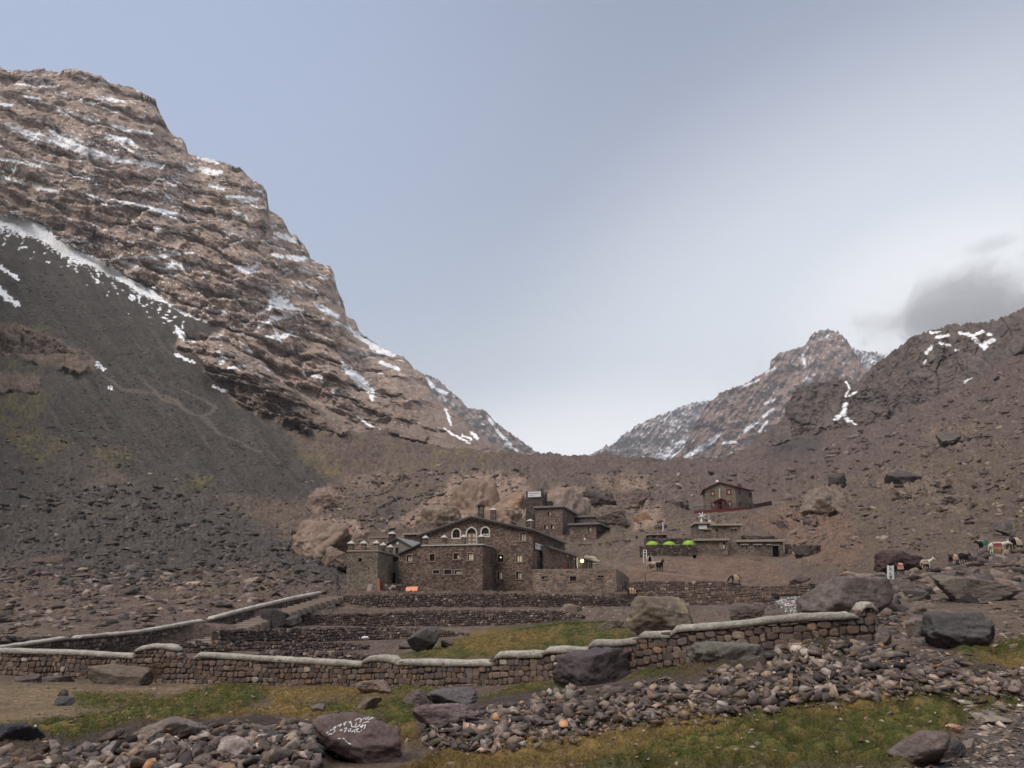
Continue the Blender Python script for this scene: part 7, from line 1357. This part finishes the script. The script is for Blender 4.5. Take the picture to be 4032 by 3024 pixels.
def blob(pts_px, D, mat, label, cat, name, seed=1, depth=.6):
    x0, y0, x1, y1 = pts_px; V, F = ICO[3]; r = fbm(V * 1.7 + seed * 5, 4); V = V * (1 + .35 * r)[:, None]; lo, hi = V.min(0), V.max(0); a = pt(x0, y1, D); b = pt(x1, y0, D); w, h = b.x - a.x, b.z - a.z; V = (V - (lo + hi) / 2) / (hi - lo) * np.array([w, w * depth, h]); V[:, 2] += h / 2
    o = link(name, mesh_from_arrays(name, V, F, MAT[mat], smooth=True)); o.location = ((a.x + b.x) / 2, D, a.z - .02); return tag(o, label, cat)
blob((1422, 2504, 1454, 2517), 63.0, 'sign_white', 'crumpled white bag lying on the dirt before the third terrace wall', 'bag', 'plastic_bag', 3)
blob((2727, 2183, 2741, 2198), 128, 'void', 'black sack at the foot of the wall left of the lower stone shelter', 'sack', 'sack', 4)
blob((106, 2954, 119, 2962), ground_ray(112, 2962)[0].y, 'tent_green', 'tiny yellow-green scrap of litter on the turf at the lower left', 'litter', 'litter', 5)
blob((134, 2848, 146, 2860), ground_ray(85, 2918)[0].y + .3, 'sign_white', 'small white scrap on top of the black slanting rock', 'litter', 'litter', 6)
blob((2298, 2118, 2306, 2128), 152, 'sign_white', 'white sack by the door of the rear refuge', 'sack', 'sack', 7); blob((2366, 2112, 2378, 2122), 165, 'blue_plastic', 'blue plastic drum in the open porch of the rear refuge', 'drum', 'drum', 8)
def rubbish():
    r = random.Random(8); V = []; F = []; C = []; off = 0; base = [(r.uniform(3055, 3162), r.uniform(2346, 2420)) for _ in range(330)]
    poly = [(3058, 2372), (3090, 2352), (3120, 2348), (3158, 2348), (3160, 2418), (3098, 2418), (3075, 2396)]
    for x, y in base:
        if polydist(np.array([x]), np.array([y]), poly)[0] < -2: continue
        g = ground_ray(x, y)[0]; s = r.uniform(7, 16) * g.y / FPX; v, f = SMALL[r.randrange(14)]; a = r.uniform(0, 6.3); R = np.array(Euler((r.uniform(-.4, .4), r.uniform(-.4, .4), a)).to_matrix()); V.append((v * np.array([s * 1.2, s * .8, s * .35])) @ R.T + np.array(g) + np.array([0, 0, r.uniform(.05, .22)])); F.append(f + off); off += len(v)
        c = r.choice([(.70, .69, .67)] * 20 + [(.50, .47, .36), (.45, .50, .52), (.48, .22, .22), (.20, .40, .52), (.40, .36, .30)]); C.append(np.broadcast_to(np.array(c), v.shape))
    o = link('rubbish', mesh_from_arrays('rubbish', np.concatenate(V), np.concatenate(F), MAT['cloth_stripes'], np.concatenate(C))); tag(o, 'heap of white, blue and pink plastic rubbish against the big rounded boulder', 'rubbish', kind='stuff')
rubbish()
def bush(cx, y1, w, h, D, label, col, seed, n=900, name='bush'):
    o = thing(name, label, 'bush', pt(cx, y1, D)); r = np.random.RandomState(seed); W = w * D / FPX / 2; H = h * D / FPX; m = MB()
    for i in range(9): a = r.uniform(0, 6.28); t = Vector((W * .7 * math.cos(a), W * .6 * math.sin(a), H * r.uniform(.5, .95))); m.bar(Vector((0, 0, -.05)), t, .025)
    q = m.build('stem', 'wood'); q.parent = o; P = r.normal(size=(n, 3)); P /= np.linalg.norm(P, axis=1)[:, None]; P *= (r.uniform(0.2, 1, n) ** .5)[:, None]; P = P * (1 + .35 * fbm(P * 2 + seed, 3))[:, None] * np.array([W, W * .8, H * .5]) + np.array([0, 0, H * .5])
    s = r.uniform(.03, .06, n); A = r.normal(size=(n, 3)); B = r.normal(size=(n, 3)); A /= np.linalg.norm(A, axis=1)[:, None]; B /= np.linalg.norm(B, axis=1)[:, None]; V = np.stack([P, P + A * s[:, None], P + B * s[:, None] * .6], 1).reshape(-1, 3); F = np.arange(3 * n).reshape(-1, 3); C = np.repeat(np.array(col)[None] * r.uniform(.6, 1.5, n)[:, None], 3, 0)
    link('foliage', mesh_from_arrays('foliage', V, F, MAT['cloth_stripes'], C), o)
bush(612, 2670, 66, 60, 35, 'dark spiny bush growing against the front boundary wall at the left', (.045, .040, .030), 3)
bush(2985, 2212, 46, 16, 127, 'heap of dark brushwood on the ground before the long shed', (.06, .045, .038), 4)

# ------------------------------------------------------------------ clouds beyond the right ridge
def cloud(name, label, cx, cy, wpx, hpx, D, dens, seed, tilt=0.0):
    m = bpy.data.materials.new(name); m.use_nodes = True; N = m.node_tree.nodes; L = m.node_tree.links; N.clear(); out = N.new('ShaderNodeOutputMaterial'); v = N.new('ShaderNodeVolumePrincipled'); v.inputs['Color'].default_value = (.95, .95, .955, 1); v.inputs['Anisotropy'].default_value = .2
    tc = N.new('ShaderNodeTexCoord'); ln = N.new('ShaderNodeVectorMath'); ln.operation = 'LENGTH'; L.new(tc.outputs['Object'], ln.inputs[0])
    mp = N.new('ShaderNodeMapping'); mp.inputs['Location'].default_value = (seed, 0, 0); mp.inputs['Scale'].default_value = (3.4, 2.0, 2.2); L.new(tc.outputs['Object'], mp.inputs[0])
    n = noise_node(N, L, mp.outputs[0], 1.3, 10, .68, 1.0); fall = maprange(N, L, ln.outputs['Value'], .15, 1.0, .22, -.42); s = math2(N, L, 'ADD', n, fall); d = maprange(N, L, s, .48, .66, 0, dens); L.new(d, v.inputs['Density']); L.new(v.outputs[0], out.inputs['Volume'])
    V, F = ICO[3]; me = mesh_from_arrays(name, V, F, m); p = pt(cx, cy, D); o = link(name, me); o.location = p; k = D / FPX / 2 * 1.12; o.scale = (wpx * k, wpx * k * .6, hpx * k); o.rotation_euler = (0, -tilt, 0); tag(o, label, 'cloud', kind='stuff')
cloud('cloud', 'large soft grey cloud rising behind the right ridge', 3830, 1235, 1560, 760, 6600, .0034, 3.1, tilt=math.radians(14))
cloud('cloud', 'small thin cloud at the right edge of the sky, above the large one', 3900, 965, 560, 130, 7400, .0016, 8.4, tilt=math.radians(12))
cloud('cloud', 'faint wisp of cloud on the left shoulder of the pointed peak', 2985, 1455, 190, 120, 6400, .0012, 5.7, tilt=math.radians(25))
SC.cycles.volume_step_rate = 2.0; SC.cycles.volume_max_steps = 96

# ------------------------------------------------------------------ short grass and moss on the wet ground
def grass():
    r = np.random.RandomState(12); V = []; C = []; n = 0
    polys = [(p, 0) for p in GREENS] + [(p, 1) for p in ORANGE] + [(p, 2) for p in DRYG]
    g = V2.reshape(-1, 3); pxx, pyy = PX.ravel(), PY.ravel(); sel = (g[:, 1] < 62) & (g[:, 1] > 9) & (pxx > -30) & (pxx < 4062) & (pyy < 3060) & (pyy > 2430); g = g[sel]; pxx = pxx[sel]; pyy = pyy[sel]
    for p, k in polys:
        m = polymask(pxx, pyy, p, 30); w = m * np.array([1, .9, .35])[k]; idx = np.nonzero(r.uniform(0, 1, len(w)) < w * .95)[0]
        for rep in range(2 if k < 2 else 1):
            P = g[idx] + r.normal(size=(len(idx), 3)) * np.array([.06, .10, .0]); D = P[:, 1]; s = (.008 + .0008 * D) * r.uniform(.6, 1.5, len(idx)); a = r.uniform(0, 6.28, len(idx)); wd = s * r.uniform(.22, .42, len(idx))
            lean = np.stack([r.normal(size=len(idx)) * .5, r.normal(size=len(idx)) * .5, np.ones(len(idx))], -1) * s[:, None]; d = np.stack([np.cos(a), np.sin(a), a * 0], -1) * wd[:, None]
            V.append(np.stack([P - d - [0, 0, .01], P + d - [0, 0, .01], P + lean], 1).reshape(-1, 3)); base = np.array([(.078, .082, .026), (.190, .130, .050), (.24, .18, .115)][k]); t = sstep(-.1, .35, fbm(P * np.array([.9, .9, .3]) + 5, 3)); c = base * (1 - .5 * t[:, None]) + np.array([.20, .145, .055]) * .5 * t[:, None]
            C.append(np.repeat(c * r.uniform(.8, 1.25, len(idx))[:, None], 3, 0))
    V = np.concatenate(V); C = np.concatenate(C); F = np.arange(len(V)).reshape(-1, 3); o = link('grass', mesh_from_arrays('grass', V, F, MAT['cloth_stripes'], C)); tag(o, 'short green and yellow-brown mossy grass on the wet ground', 'grass', kind='stuff')
grass()
